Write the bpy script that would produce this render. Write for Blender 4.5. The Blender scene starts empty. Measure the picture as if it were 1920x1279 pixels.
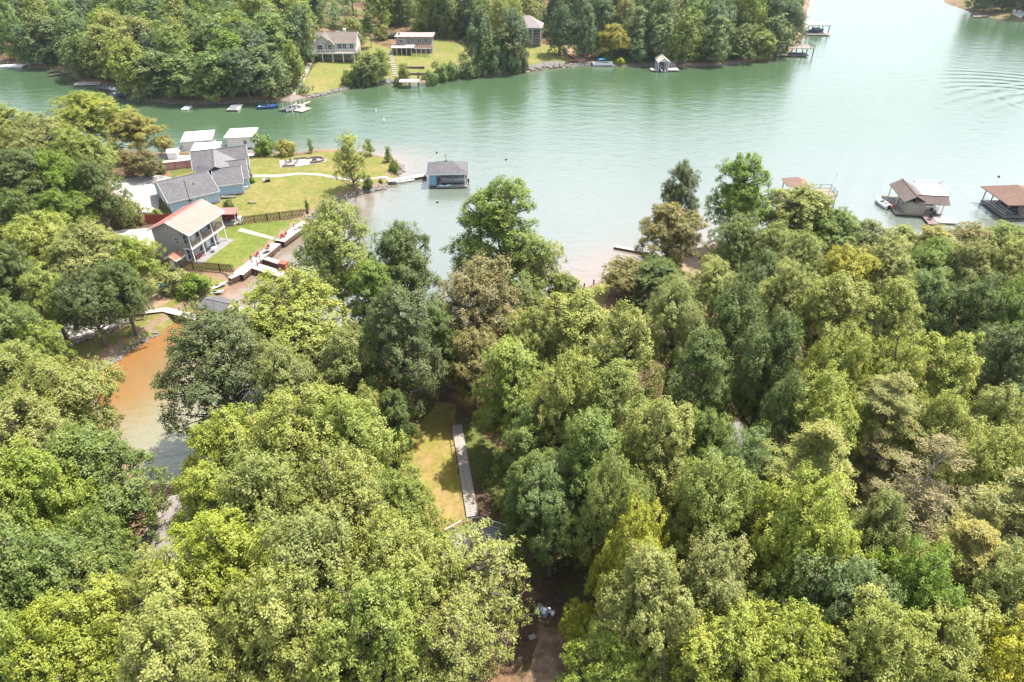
import bpy, math, random
import numpy as np
from mathutils import Vector, Matrix
from mathutils.geometry import delaunay_2d_cdt

# ------------------------------------------------------------------ camera
CAM_H, FOC, PITCH = 60.0, 1280.0, math.radians(35.0)
scn = bpy.context.scene
COL = scn.collection
cam_data = bpy.data.cameras.new('camera')
cam = bpy.data.objects.new('camera', cam_data)
COL.objects.link(cam)
cam.location = (0, 0, CAM_H)
cam.rotation_euler = (math.radians(90) - PITCH, 0, 0)
cam_data.sensor_width = 36.0
cam_data.lens = 24.0
cam_data.clip_start = 0.5
cam_data.clip_end = 6000
scn.camera = cam

# ------------------------------------------------------------------ light
SUN = Vector((0.35, 0.21, 0.91)).normalized()      # direction towards the sun
SUN_EL = math.asin(SUN.z)
SUN_AZ = math.atan2(SUN.x, SUN.y)
sd = bpy.data.lights.new('sun', 'SUN')
sd.energy = 5.0
sd.angle = math.radians(0.6)
sd.color = (1.0, 0.955, 0.88)
sun = bpy.data.objects.new('sun', sd)
COL.objects.link(sun)
sun.rotation_euler = SUN.to_track_quat('Z', 'Y').to_euler()
sun.location = (60, 20, 120)

world = bpy.data.worlds.new('World')
scn.world = world
world.use_nodes = True
wt = world.node_tree
wt.nodes.clear()
def wn(t, **k):
    n = wt.nodes.new(t)
    for a, b in k.items():
        setattr(n, a, b)
    return n
sky = wn('ShaderNodeTexSky', sky_type='NISHITA')
sky.sun_disc = False
sky.sun_elevation = SUN_EL
sky.sun_rotation = SUN_AZ
sky.air_density = 1.0
sky.dust_density = 3.0
sky.ozone_density = 1.0
bg = wn('ShaderNodeBackground'); bg.inputs['Strength'].default_value = 0.11
wt.links.new(sky.outputs[0], bg.inputs['Color'])
# thin unseen cloud veil, brighter towards the sun, shaped to whiten the water
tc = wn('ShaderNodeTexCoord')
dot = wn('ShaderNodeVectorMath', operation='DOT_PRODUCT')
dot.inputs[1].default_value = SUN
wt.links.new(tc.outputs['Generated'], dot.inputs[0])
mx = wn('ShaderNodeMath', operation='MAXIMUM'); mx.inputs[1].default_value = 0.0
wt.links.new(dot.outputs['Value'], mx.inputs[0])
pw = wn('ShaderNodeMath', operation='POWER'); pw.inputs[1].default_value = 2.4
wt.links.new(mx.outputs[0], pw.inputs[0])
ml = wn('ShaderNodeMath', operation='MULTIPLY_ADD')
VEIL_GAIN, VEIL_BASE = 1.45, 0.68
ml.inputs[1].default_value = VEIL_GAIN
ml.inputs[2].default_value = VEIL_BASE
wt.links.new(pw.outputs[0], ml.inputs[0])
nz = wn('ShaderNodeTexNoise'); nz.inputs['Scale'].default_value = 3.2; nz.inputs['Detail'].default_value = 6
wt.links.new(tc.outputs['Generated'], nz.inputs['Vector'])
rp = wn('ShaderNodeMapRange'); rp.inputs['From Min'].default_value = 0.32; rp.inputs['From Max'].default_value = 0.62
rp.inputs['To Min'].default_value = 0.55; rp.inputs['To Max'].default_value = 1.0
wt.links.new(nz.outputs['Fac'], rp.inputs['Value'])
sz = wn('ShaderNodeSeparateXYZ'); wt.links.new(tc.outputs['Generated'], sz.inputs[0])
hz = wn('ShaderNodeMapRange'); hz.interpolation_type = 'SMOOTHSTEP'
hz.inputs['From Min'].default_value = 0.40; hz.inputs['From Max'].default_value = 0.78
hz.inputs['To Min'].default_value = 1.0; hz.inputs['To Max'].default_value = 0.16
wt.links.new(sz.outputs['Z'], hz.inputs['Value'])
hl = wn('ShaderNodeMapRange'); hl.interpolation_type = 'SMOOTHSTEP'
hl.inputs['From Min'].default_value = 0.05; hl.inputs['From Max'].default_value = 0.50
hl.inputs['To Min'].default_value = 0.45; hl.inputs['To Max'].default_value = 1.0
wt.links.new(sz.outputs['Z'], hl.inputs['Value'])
mh = wn('ShaderNodeMath', operation='MULTIPLY')  # veil kept to middle elevations for the sake of the lake reflection
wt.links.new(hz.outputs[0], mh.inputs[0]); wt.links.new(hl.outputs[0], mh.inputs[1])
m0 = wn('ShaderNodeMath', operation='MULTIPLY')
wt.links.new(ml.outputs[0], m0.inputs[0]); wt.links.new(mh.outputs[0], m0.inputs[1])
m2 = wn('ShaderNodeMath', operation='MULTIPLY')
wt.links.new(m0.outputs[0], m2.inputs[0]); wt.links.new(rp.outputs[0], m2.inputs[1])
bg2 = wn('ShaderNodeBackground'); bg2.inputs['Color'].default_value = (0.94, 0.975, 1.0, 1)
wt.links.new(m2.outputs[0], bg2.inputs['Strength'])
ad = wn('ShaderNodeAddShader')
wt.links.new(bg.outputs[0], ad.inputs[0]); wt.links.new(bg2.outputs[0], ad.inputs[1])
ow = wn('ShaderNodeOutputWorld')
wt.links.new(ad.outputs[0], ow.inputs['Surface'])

vs = scn.view_settings
vs.view_transform = 'Standard'; vs.look = 'None'; vs.gamma = 1.0; vs.use_curve_mapping = False
vs.exposure = 1.0
scn.display_settings.display_device = 'sRGB'
scn.render.engine = 'CYCLES'
scn.cycles.max_bounces = 8
scn.cycles.diffuse_bounces = 4
scn.cycles.glossy_bounces = 3
scn.cycles.transmission_bounces = 4
scn.cycles.transparent_max_bounces = 8
scn.cycles.sample_clamp_indirect = 6.0
scn.cycles.use_denoising = True
scn.cycles.use_adaptive_sampling = True

RND = random.Random(7)

# ------------------------------------------------------------------ helpers
def ray(px, py):
    x = (px - 960) / FOC; u = (639.5 - py) / FOC
    return x, math.cos(PITCH) + u * math.sin(PITCH), -math.sin(PITCH) + u * math.cos(PITCH)
def PZ(px, py, z=0.0):
    """world point of a place seen at (px, py) standing at height z"""
    x, y, dz = ray(px, py)
    t = (z - CAM_H) / dz
    return Vector((x * t, y * t, z))
def depth_of(v):
    return v.y * math.cos(PITCH) - (v.z - CAM_H) * math.sin(PITCH)

def tag(o, label=None, cat=None, group=None, kind=None):
    if label: o['label'] = label
    if cat: o['category'] = cat
    if group: o['group'] = group
    if kind: o['kind'] = kind
    return o
def empty(name, loc=(0, 0, 0), rz=0.0, label=None, cat=None, group=None):
    o = bpy.data.objects.new(name, None)
    o.empty_display_size = 0.3
    COL.objects.link(o)
    o.location = loc
    o.rotation_euler = (0, 0, rz)
    return tag(o, label, cat, group)

class MB:
    def __init__(s): s.v = []; s.f = []
    def add(s, vs_, fs):
        b = len(s.v); s.v += [tuple(p) for p in vs_]; s.f += [tuple(b + i for i in f) for f in fs]; return s
    def box(s, x0, x1, y0, y1, z0, z1):
        return s.add([(x0,y0,z0),(x1,y0,z0),(x1,y1,z0),(x0,y1,z0),(x0,y0,z1),(x1,y0,z1),(x1,y1,z1),(x0,y1,z1)],
              [(3,2,1,0),(4,5,6,7),(0,1,5,4),(1,2,6,5),(2,3,7,6),(3,0,4,7)])
    def beam(s, p, q, w=0.1, h=None):
        p = Vector(p); q = Vector(q); h = h or w
        d = (q - p).normalized()
        a = d.cross(Vector((0, 0, 1)))
        a = a.normalized() if a.length > 1e-3 else Vector((1, 0, 0))
        b = a.cross(d).normalized()
        a = a * w / 2; b = b * h / 2
        return s.add([p-a-b,p+a-b,p+a+b,p-a+b,q-a-b,q+a-b,q+a+b,q-a+b],
              [(3,2,1,0),(4,5,6,7),(0,1,5,4),(1,2,6,5),(2,3,7,6),(3,0,4,7)])
    def tube(s, p, q, r0, r1=None, n=6, cap=True):
        p = Vector(p); q = Vector(q); r1 = r0 if r1 is None else r1
        d = (q - p).normalized()
        a = d.cross(Vector((0, 0, 1)))
        a = a.normalized() if a.length > 1e-3 else Vector((1, 0, 0))
        b = a.cross(d).normalized()
        c = [(math.cos(2*math.pi*i/n), math.sin(2*math.pi*i/n)) for i in range(n)]
        vv = [p + (a*x + b*y)*r0 for x, y in c] + [q + (a*x + b*y)*r1 for x, y in c]
        fs = [(i, (i+1) % n, n+(i+1) % n, n+i) for i in range(n)]
        if cap: fs += [tuple(range(n-1, -1, -1)), tuple(range(n, 2*n))]
        return s.add(vv, fs)
    def prism(s, pts, z0, z1):
        n = len(pts)
        ar = sum(pts[i][0]*pts[(i+1) % n][1]-pts[(i+1) % n][0]*pts[i][1] for i in range(n))
        if ar < 0: pts = list(pts)[::-1]
        return s.add([(p[0], p[1], z0) for p in pts]+[(p[0], p[1], z1) for p in pts],
              [tuple(range(n-1, -1, -1)), tuple(range(n, 2*n))]+[(i, (i+1) % n, n+(i+1) % n, n+i) for i in range(n)])
    def slab(s, pts, t=0.14):
        """thin plate: the polygon pts (3-D), thickness t straight down"""
        n = len(pts)
        return s.add([tuple(p) for p in pts]+[(p[0], p[1], p[2]-t) for p in pts],
              [tuple(range(n)), tuple(range(2*n-1, n-1, -1))]+[(i, n+i, n+(i+1) % n, (i+1) % n) for i in range(n)])
    def lathe(s, prof, cx=0, cy=0, n=10):
        b = len(s.v)
        for r, z in prof:
            for i in range(n):
                a = 2*math.pi*i/n
                s.v.append((cx+r*math.cos(a), cy+r*math.sin(a), z))
        for j in range(len(prof)-1):
            for i in range(n):
                s.f.append((b+j*n+i, b+j*n+(i+1) % n, b+(j+1)*n+(i+1) % n, b+(j+1)*n+i))
        s.f.append(tuple(b+i for i in range(n-1, -1, -1)))
        s.f.append(tuple(b+(len(prof)-1)*n+i for i in range(n)))
        return s
    def mesh(s, name, mat, smooth=False):
        me = bpy.data.meshes.new(name)
        me.from_pydata(s.v, [], s.f)
        if mat: me.materials.append(mat)
        if smooth: me.polygons.foreach_set('use_smooth', [True]*len(me.polygons))
        me.update()
        return me
    def build(s, name, mat, parent=None, loc=(0, 0, 0), rz=0.0, smooth=False):
        return obj(name, s.mesh(name, mat, smooth), parent, loc, rz)
def obj(name, me, parent=None, loc=(0, 0, 0), rz=0.0):
    o = bpy.data.objects.new(name, me)
    COL.objects.link(o)
    if parent is not None: o.parent = parent
    o.location = loc
    o.rotation_euler = (0, 0, rz)
    return o
def copy_tree(o, parent=None):
    c = o.copy(); COL.objects.link(c); c.parent = parent
    for ch in list(o.children): copy_tree(ch, c)
    return c

# ------------------------------------------------------------------ materials
def new_mat(name):
    m = bpy.data.materials.new(name); m.use_nodes = True
    nt = m.node_tree; nt.nodes.clear()
    out = nt.nodes.new('ShaderNodeOutputMaterial')
    return m, nt, out
def N(nt, t, ins=None, **k):
    n = nt.nodes.new(t)
    for a, b in k.items(): setattr(n, a, b)
    if ins:
        for a, b in ins.items():
            if hasattr(b, 'is_output') or isinstance(b, bpy.types.NodeSocket): nt.links.new(b, n.inputs[a])
            else: n.inputs[a].default_value = b
    return n
def c4(c): return (c[0], c[1], c[2], 1.0)
def mixc(nt, fac, a, b, mode='MIX'):
    n = nt.nodes.new('ShaderNodeMix'); n.data_type = 'RGBA'; n.blend_type = mode
    for idx, v in ((0, fac), (6, a), (7, b)):
        if isinstance(v, bpy.types.NodeSocket): nt.links.new(v, n.inputs[idx])
        else: n.inputs[idx].default_value = v if idx == 0 else c4(v)
    return n.outputs[2]
def noise(nt, vec, scale, detail=3.0, rough=0.55):
    n = N(nt, 'ShaderNodeTexNoise', {'Scale': scale, 'Detail': detail, 'Roughness': rough})
    if vec is not None: nt.links.new(vec, n.inputs['Vector'])
    return n.outputs['Fac']
def rng(nt, val, a, b, c=0.0, d=1.0):
    return N(nt, 'ShaderNodeMapRange', {'Value': val, 'From Min': a, 'From Max': b, 'To Min': c, 'To Max': d}).outputs[0]
_mc = {}
def mat(name, col, col2=None, rough=0.7, scale=3.0, bump=0.0, metal=0.0, spec=0.3, bscale=None, lines=None):
    """painted / weathered surface: two tones broken up by noise, optional course lines along local z or y"""
    if name in _mc: return _mc[name]
    m, nt, out = new_mat(name)
    tcn = N(nt, 'ShaderNodeTexCoord')
    vec = tcn.outputs['Object']
    col2 = col2 or tuple(c*0.78 for c in col)
    f = rng(nt, noise(nt, vec, scale, 5.0, 0.65), 0.35, 0.68)
    base = mixc(nt, f, col, col2)
    p = N(nt, 'ShaderNodeBsdfPrincipled', {'Roughness': rough, 'Metallic': metal, 'Specular IOR Level': spec})
    nrm = None
    if lines:
        ax, pitch, depth, tone = lines
        sep = N(nt, 'ShaderNodeSeparateXYZ', {'Vector': vec})
        q = N(nt, 'ShaderNodeMath', {0: sep.outputs[ax], 1: pitch}, operation='DIVIDE')
        fr = N(nt, 'ShaderNodeMath', {0: q.outputs[0]}, operation='FRACT')
        fl = N(nt, 'ShaderNodeMath', {0: q.outputs[0]}, operation='FLOOR')
        edge = N(nt, 'ShaderNodeMath', {0: fr.outputs[0], 1: 0.16}, operation='LESS_THAN')
        base = mixc(nt, edge.outputs[0], base, (tone, tone, tone), 'MULTIPLY')
        wn_ = N(nt, 'ShaderNodeTexWhiteNoise', noise_dimensions='1D'); nt.links.new(fl.outputs[0], wn_.inputs['W'])
        base = mixc(nt, rng(nt, wn_.outputs['Value'], 0, 1, 0.0, 0.25), base, (0.5, 0.5, 0.5), 'MULTIPLY')
        bm = N(nt, 'ShaderNodeBump', {'Height': fr.outputs[0], 'Strength': depth, 'Distance': 0.03})
        nrm = bm
    if bump:
        bm = N(nt, 'ShaderNodeBump', {'Height': noise(nt, vec, bscale or scale*6, 4.0), 'Strength': bump, 'Distance': 0.05})
        if nrm: nt.links.new(nrm.outputs[0], bm.inputs['Normal'])
        nrm = bm
    nt.links.new(base, p.inputs['Base Color'])
    if nrm: nt.links.new(nrm.outputs[0], p.inputs['Normal'])
    nt.links.new(p.outputs[0], out.inputs['Surface'])
    _mc[name] = m
    return m
def speckle(name, c1, c2, c3, scale, rough=0.9):
    """shingle / stone / gravel surface of irregular cells"""
    if name in _mc: return _mc[name]
    m, nt, out = new_mat(name)
    vec = N(nt, 'ShaderNodeTexCoord').outputs['Object']
    v = N(nt, 'ShaderNodeTexVoronoi', {'Vector': vec, 'Scale': scale})
    sp = N(nt, 'ShaderNodeSeparateColor', {'Color': v.outputs['Color']})
    base = mixc(nt, sp.outputs[0], c1, c2)
    base = mixc(nt, rng(nt, sp.outputs[1], 0.7, 1.0), base, c3)
    base = mixc(nt, rng(nt, noise(nt, vec, 0.35, 4), 0.3, 0.7, 0, 0.35), base, tuple(c*0.6 for c in c1))
    bm = N(nt, 'ShaderNodeBump', {'Height': v.outputs['Distance'], 'Strength': 0.4, 'Distance': 0.05})
    p = N(nt, 'ShaderNodeBsdfPrincipled', {'Roughness': rough, 'Specular IOR Level': 0.2, 'Base Color': base, 'Normal': bm.outputs[0]})
    nt.links.new(p.outputs[0], out.inputs['Surface'])
    _mc[name] = m
    return m

WHITE = mat('white_paint', (0.74, 0.74, 0.72), (0.62, 0.62, 0.60), rough=0.5)
TRIM = mat('white_trim', (0.62, 0.62, 0.60), rough=0.5)
GLASS = mat('dark_glass', (0.03, 0.04, 0.05), (0.06, 0.07, 0.08), rough=0.08, spec=0.8)
WOODW = mat('weathered_deck_wood', (0.24, 0.21, 0.18), (0.18, 0.155, 0.13), rough=0.85, scale=2.0)
WOODD = mat('dark_wet_wood', (0.10, 0.075, 0.06), rough=0.8)
WOODB = mat('brown_wood', (0.135, 0.08, 0.055), (0.095, 0.058, 0.04), rough=0.8)
GREYW = mat('grey_weathered_wood', (0.20, 0.185, 0.17), (0.13, 0.12, 0.11), rough=0.85)
CONC = mat('pale_concrete', (0.32, 0.29, 0.245), (0.25, 0.225, 0.185), rough=0.9, scale=0.8)
SHINGLE = speckle('grey_shingles', (0.105, 0.10, 0.105), (0.145, 0.14, 0.145), (0.07, 0.068, 0.07), 5.0)
SHINGLE_T = speckle('taupe_shingles', (0.115, 0.088, 0.078), (0.15, 0.118, 0.105), (0.085, 0.065, 0.058), 5.0)
SHINGLE_P = speckle('pinkish_tan_shingles', (0.17, 0.14, 0.12), (0.215, 0.18, 0.155), (0.13, 0.10, 0.085), 4.0)
STEEL = mat('grey_metal', (0.36, 0.37, 0.39), rough=0.4, metal=0.5)
BLACK = mat('black_plastic', (0.02, 0.02, 0.022), rough=0.5)
REDP = mat('red_paint', (0.36, 0.06, 0.045), (0.27, 0.045, 0.035), rough=0.6)
BRICK = mat('red_brown_brick', (0.28, 0.13, 0.09), (0.18, 0.09, 0.07), rough=0.9, scale=4)
# ------------------------------------------------------------------ shorelines (points on the waterline)
def L(*pts):
    out = []
    for p in pts:
        if p[0] == 'w': out.append((p[1], p[2]))
        else:
            q = PZ(p[0], p[1], 0.0); out.append((q.x, q.y))
    return out
SHORE_AB = L(('w', -1500, 190), (-420, 268), (-100, 262), (60, 262), (150, 268), (205, 278), (245, 288), (290, 291), (330, 289), (400, 287), (470, 287),
    (500, 290), (556, 291), (588, 285), (627, 284), (698, 292), (730, 299), (750, 308), (754, 319), (746, 329), (733, 338), (721, 354),
    (703, 358), (680, 363), (652, 371), (630, 382), (597, 401), (579, 413), (563, 428), (531, 455), (502, 480), (474, 502), (450, 520),
    (430, 526), (424, 539), (418, 546), (402, 557), (385, 568), (365, 580), (342, 594), (327, 603), (297, 624), (252, 648), (208, 680),
    (178, 698), (172, 720), (182, 765), (212, 825), (240, 880), (262, 907), (300, 914), (345, 908), (388, 888), (430, 850), (470, 790), (510, 720),
    (545, 665), (590, 632), (650, 618), (720, 614), (790, 622), (850, 618), (910, 598), (970, 578), (1040, 558), (1090, 543), (1120, 533),
    (1145, 520), (1180, 502), (1220, 486), (1280, 472), (1330, 462), (1400, 462), (1480, 470), (1580, 474), (1700, 478), (1820, 474),
    (1930, 466), (2150, 452), (2600, 430), ('w', 500, 130), ('w', 900, 90), ('w', 1500, 0), ('w', 1500, -600), ('w', -1500, -600))
SHORE_C = L(('w', -1500, 330), (-500, 120), (-150, 119), (0, 118), (60, 125), (110, 131), (135, 140), (152, 152), (205, 163), (243, 184), (300, 192),
    (380, 195), (450, 192), (520, 190), (575, 184), (610, 177), (645, 168), (660, 162), (720, 157), (780, 156), (830, 149), (850, 146),
    (930, 141), (985, 135), (1020, 129), (1060, 126), (1090, 122), (1115, 122), (1130, 124), (1200, 123), (1270, 125), (1330, 123),
    (1400, 117), (1445, 110), (1480, 97), (1500, 80), (1508, 55), (1512, 20), (1518, -10), (1530, -40), ('w', 220, 640), ('w', 260, 1100), ('w', -1500, 1100))
SHORE_D = L((1772, 4), (1800, 14), (1830, 28), (1875, 35), (1925, 42), (2100, 60), ('w', 700, 260), ('w', 1500, 300), ('w', 1500, 1100), ('w', 330, 1100), ('w', 290, 700), (1775, -20))

def sdist(X, Y, poly):
    """signed distance, positive inside"""
    P = np.stack([X, Y], -1)
    best = np.full(X.shape, 1e18); inside = np.zeros(X.shape, bool)
    n = len(poly)
    for i in range(n):
        a = np.array(poly[i]); b = np.array(poly[(i+1) % n])
        ab = b - a
        t = np.clip(((P - a) @ ab) / max(ab @ ab, 1e-9), 0, 1)
        d = P - a - t[..., None] * ab
        best = np.minimum(best, (d * d).sum(-1))
        if a[1] != b[1]:
            cond = (a[1] > Y) != (b[1] > Y)
            xi = (b[0]-a[0]) * (Y - a[1]) / (b[1]-a[1]) + a[0]
            inside ^= cond & (X < xi)
    d = np.sqrt(best)
    return np.where(inside, d, -d)
def sstep(a, b, x):
    t = np.clip((x - a) / (b - a), 0, 1)
    return t * t * (3 - 2 * t)
_rs = np.random.RandomState(3)
_W = [(_rs.uniform(0.01, 0.06), _rs.uniform(0, 6.28), _rs.uniform(0, 6.28)) for _ in range(10)] + \
     [(_rs.uniform(0.12, 0.35), _rs.uniform(0, 6.28), _rs.uniform(0, 6.28)) for _ in range(14)]
def bumps(X, Y, lo, hi):
    s = 0
    for f, a, ph in _W[lo:hi]:
        s = s + np.sin((X*np.cos(a)+Y*np.sin(a))*f*6.28/6.28 + ph)
    return s / math.sqrt(max(1, hi-lo))
def height_fn(X, Y):
    wob = 0.25 * bumps(X*3, Y*3, 10, 24)
    dab = sdist(X, Y, SHORE_AB); dc = sdist(X, Y, SHORE_C); dd = sdist(X, Y, SHORE_D)
    dw = np.maximum(np.maximum(dab, dc), dd)
    maskA = sstep(-95, -80, X) * (1-sstep(-22, -8, X)) * sstep(88, 100, Y)
    hill = 0.085*np.clip(dab-7, 0, 90)*(1-maskA)
    # the lawn strip with the long board walk stays lower than the woods either side
    trough = np.exp(-((X+5.5)/11.0)**2) * (1-sstep(20, 90, np.abs(Y-50)))
    hill = hill * (1-0.35*trough)
    hab = 1.1*sstep(-0.3, 1.4, dab) + hill
    hc = 0.7*sstep(-0.3, 1.5, dc) + 0.095*np.clip(dc-2, 0, 190) + 0.6*bumps(X, Y, 0, 10)*sstep(25, 80, dc)
    hd = 0.8*sstep(-0.3, 1.5, dd) + 0.12*np.clip(dd-2, 0, 150)
    nat = (1-maskA)*sstep(1, 6, dab)*0.22*bumps(X*1.5, Y*1.5, 10, 24)
    h = np.where(dab > -0.3, hab + nat, np.where(dc > -0.3, hc, np.where(dd > -0.3, hd, 0)))
    return np.where(dw > -0.3, h, -0.05 - np.clip(-dw-0.3, 0, 30)*0.16), dw, dab, dc, dd
def axis(segs):
    out = [segs[0][0]]
    for a, b, st in segs:
        n = max(1, int(round((b-a)/st))); out += list(np.linspace(a, b, n+1)[1:])
    return np.array(out)
GX = axis([(-1500, -400, 60), (-400, -150, 6), (-150, -95, 2.4), (-95, 30, 1.0), (30, 150, 2.0), (150, 320, 5), (320, 1500, 60)])
GY = axis([(-600, -40, 40), (-40, 20, 4), (20, 175, 1.0), (175, 200, 2.5), (200, 290, 1.8), (290, 420, 5), (420, 700, 20), (700, 1700, 100)])
MX, MY = np.meshgrid(GX, GY)
HZ, DW, DAB, DC, DD = height_fn(MX, MY)
def ground(x, y):
    i = int(np.clip(np.searchsorted(GX, x)-1, 0, len(GX)-2)); j = int(np.clip(np.searchsorted(GY, y)-1, 0, len(GY)-2))
    u = (x-GX[i])/(GX[i+1]-GX[i]); v = (y-GY[j])/(GY[j+1]-GY[j])
    return float((HZ[j, i]*(1-u)+HZ[j, i+1]*u)*(1-v)+(HZ[j+1, i]*(1-u)+HZ[j+1, i+1]*u)*v)
def dwat(x, y):
    i = int(np.clip(np.searchsorted(GX, x)-1, 0, len(GX)-2)); j = int(np.clip(np.searchsorted(GY, y)-1, 0, len(GY)-2))
    return float(DW[j, i])
def PG(px, py, dz=0.0):
    """world point of the ground seen at (px, py)"""
    z = 1.0
    for _ in range(14):
        p = PZ(px, py, z + dz); z = 0.5*z + 0.5*max(0.0, ground(p.x, p.y))
    return Vector((p.x, p.y, z + dz))
def inpoly(x, y, poly):
    c = False; n = len(poly)
    for i in range(n):
        ax, ay = poly[i][:2]; bx, by = poly[(i+1) % n][:2]
        if (ay > y) != (by > y) and x < (bx-ax)*(y-ay)/(by-ay)+ax: c = not c
    return c

# ------------------------------------------------------------------ ground sheet
def tensor_mesh(name, Z, keep=None):
    ny, nx = Z.shape
    co = np.stack([MX, MY, Z], -1).reshape(-1, 3)
    idx = np.arange(ny*nx).reshape(ny, nx)
    q = np.stack([idx[:-1, :-1], idx[:-1, 1:], idx[1:, 1:], idx[1:, :-1]], -1).reshape(-1, 4)
    if keep is not None: q = q[keep.reshape(-1)]
    return raw_mesh(name, co, q)
def raw_mesh(name, co, q, smooth=False):
    me = bpy.data.meshes.new(name)
    k = q.shape[1]
    me.vertices.add(len(co)); me.vertices.foreach_set('co', np.asarray(co, np.float32).ravel())
    me.loops.add(q.size); me.loops.foreach_set('vertex_index', q.astype(np.int32).ravel())
    me.polygons.add(len(q))
    me.polygons.foreach_set('loop_start', np.arange(0, q.size, k, dtype=np.int32))
    try: me.polygons.foreach_set('loop_total', np.full(len(q), k, dtype=np.int32))
    except Exception: pass
    if smooth: me.polygons.foreach_set('use_smooth', np.ones(len(q), bool))
    me.update(calc_edges=True)
    return me
def vcol(me, name, arr):
    a = me.attributes.new(name, 'FLOAT_COLOR', 'POINT')
    arr = np.concatenate([arr, np.ones((len(arr), 1))], 1) if arr.shape[1] == 3 else arr
    a.data.foreach_set('color', arr.astype(np.float32).ravel())

gm, gnt, gout = new_mat('woodland_floor')
gv = N(gnt, 'ShaderNodeTexCoord').outputs['Object']
litter = mixc(gnt, rng(gnt, noise(gnt, gv, 2.2, 6, 0.7), 0.35, 0.65), (0.075, 0.052, 0.034), (0.14, 0.092, 0.06))
clay = mixc(gnt, rng(gnt, noise(gnt, gv, 5.0, 4), 0.35, 0.7), (0.20, 0.115, 0.065), (0.25, 0.165, 0.10))
g1 = mixc(gnt, rng(gnt, noise(gnt, gv, 0.16, 4), 0.50, 0.60), litter, clay)
grassc = mixc(gnt, rng(gnt, noise(gnt, gv, 3.0, 5), 0.3, 0.7), (0.085, 0.11, 0.03), (0.15, 0.16, 0.05))
g2 = mixc(gnt, rng(gnt, noise(gnt, gv, 0.11, 5), 0.48, 0.60), g1, grassc)
gatt = N(gnt, 'ShaderNodeAttribute', attribute_name='bank')
gsep = N(gnt, 'ShaderNodeSeparateColor', {'Color': gatt.outputs['Color']})
bankc = mixc(gnt, rng(gnt, noise(gnt, gv, 1.5, 5, 0.7), 0.35, 0.65), (0.19, 0.125, 0.08), (0.24, 0.18, 0.125))
g3 = mixc(gnt, gsep.outputs[0], g2, bankc)
gb = N(gnt, 'ShaderNodeBump', {'Height': noise(gnt, gv, 4.0, 6, 0.7), 'Strength': 0.8, 'Distance': 0.25})
gp = N(gnt, 'ShaderNodeBsdfPrincipled', {'Base Color': g3, 'Roughness': 1.0, 'Specular IOR Level': 0.05, 'Normal': gb.outputs[0]})
gnt.links.new(gp.outputs[0], gout.inputs['Surface'])
gme = tensor_mesh('ground', HZ)
bank = (1-sstep(0.8, 3.0, np.abs(DW-0.6))).reshape(-1)
vcol(gme, 'bank', np.stack([bank, bank*0, bank*0], 1))
gme.polygons.foreach_set('use_smooth', [True]*len(gme.polygons))
gme.materials.append(gm)
tag(obj('ground', gme), 'sloping brown and green land around the lake', kind='structure')

# ------------------------------------------------------------------ water sheet
keepv = DW < 4.0
keepc = keepv[:-1, :-1] | keepv[1:, :-1] | keepv[:-1, 1:] | keepv[1:, 1:]
wme = tensor_mesh('lake_water', np.zeros_like(HZ), keepc)
def blob(px, py, r):
    p = PZ(px, py, 0); return np.exp(-(((MX-p.x)**2+(MY-p.y)**2)/(r*r)))
# sediment: red clay shallows of the cove, pale silt along the beach and the sea wall
dsh = np.clip(-DW, 0, 100)
orange = np.clip(1.15*blob(235, 665, 9.5)+1.0*blob(330, 640, 7.0)+0.65*blob(205, 715, 7.5)+0.5*blob(420, 540, 2.6)+0.6*blob(380, 592, 5)+0.35*blob(300, 740, 8), 0, 1)*np.exp(-dsh/14.0)
tan = np.clip(0.95*blob(450, 560, 11)+0.9*blob(500, 520, 9)+0.8*blob(620, 410, 9)+0.55*blob(690, 385, 7)+0.75*blob(590, 440, 8)+0.5*blob(790, 310, 11)+0.5*blob(720, 290, 9)+
      0.8*blob(1085, 525, 9)+0.7*blob(1140, 480, 8)+0.7*blob(1300, 430, 12)+0.5*blob(400, 640, 10)+0.3*blob(600, 290, 10), 0, 1)*np.exp(-dsh/16.0)
shallow = np.exp(-dsh/2.2)*0.75
cove = np.clip(blob(310, 860, 13)+blob(290, 770, 12), 0, 1)
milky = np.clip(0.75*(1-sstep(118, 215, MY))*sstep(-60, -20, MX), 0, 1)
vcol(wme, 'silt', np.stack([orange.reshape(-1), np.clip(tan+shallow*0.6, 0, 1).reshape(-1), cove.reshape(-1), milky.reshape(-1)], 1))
wm, wnt, wout = new_mat('lake_water')
geo = N(wnt, 'ShaderNodeNewGeometry')
wv = geo.outputs['Position']
att = N(wnt, 'ShaderNodeAttribute', attribute_name='silt')
sp = N(wnt, 'ShaderNodeSeparateColor', {'Color': att.outputs['Color']})
deep = mixc(wnt, rng(wnt, noise(wnt, wv, 0.012, 3), 0.35, 0.65), (0.046, 0.086, 0.040), (0.058, 0.098, 0.050))
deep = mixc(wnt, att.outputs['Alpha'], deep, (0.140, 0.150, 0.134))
b1 = mixc(wnt, sp.outputs[2], deep, (0.19, 0.195, 0.11))
b2 = mixc(wnt, sp.outputs[1], b1, (0.20, 0.145, 0.11))
b3 = mixc(wnt, sp.outputs[0], b2, (0.245, 0.112, 0.034))
mp = N(wnt, 'ShaderNodeMapping', {'Vector': wv, 'Scale': (0.55, 1.0, 1.0), 'Rotation': (0, 0, 0.25)})
n1 = noise(wnt, mp.outputs[0], 1.3, 4, 0.6)
n2 = noise(wnt, mp.outputs[0], 0.35, 3, 0.5)
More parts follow.
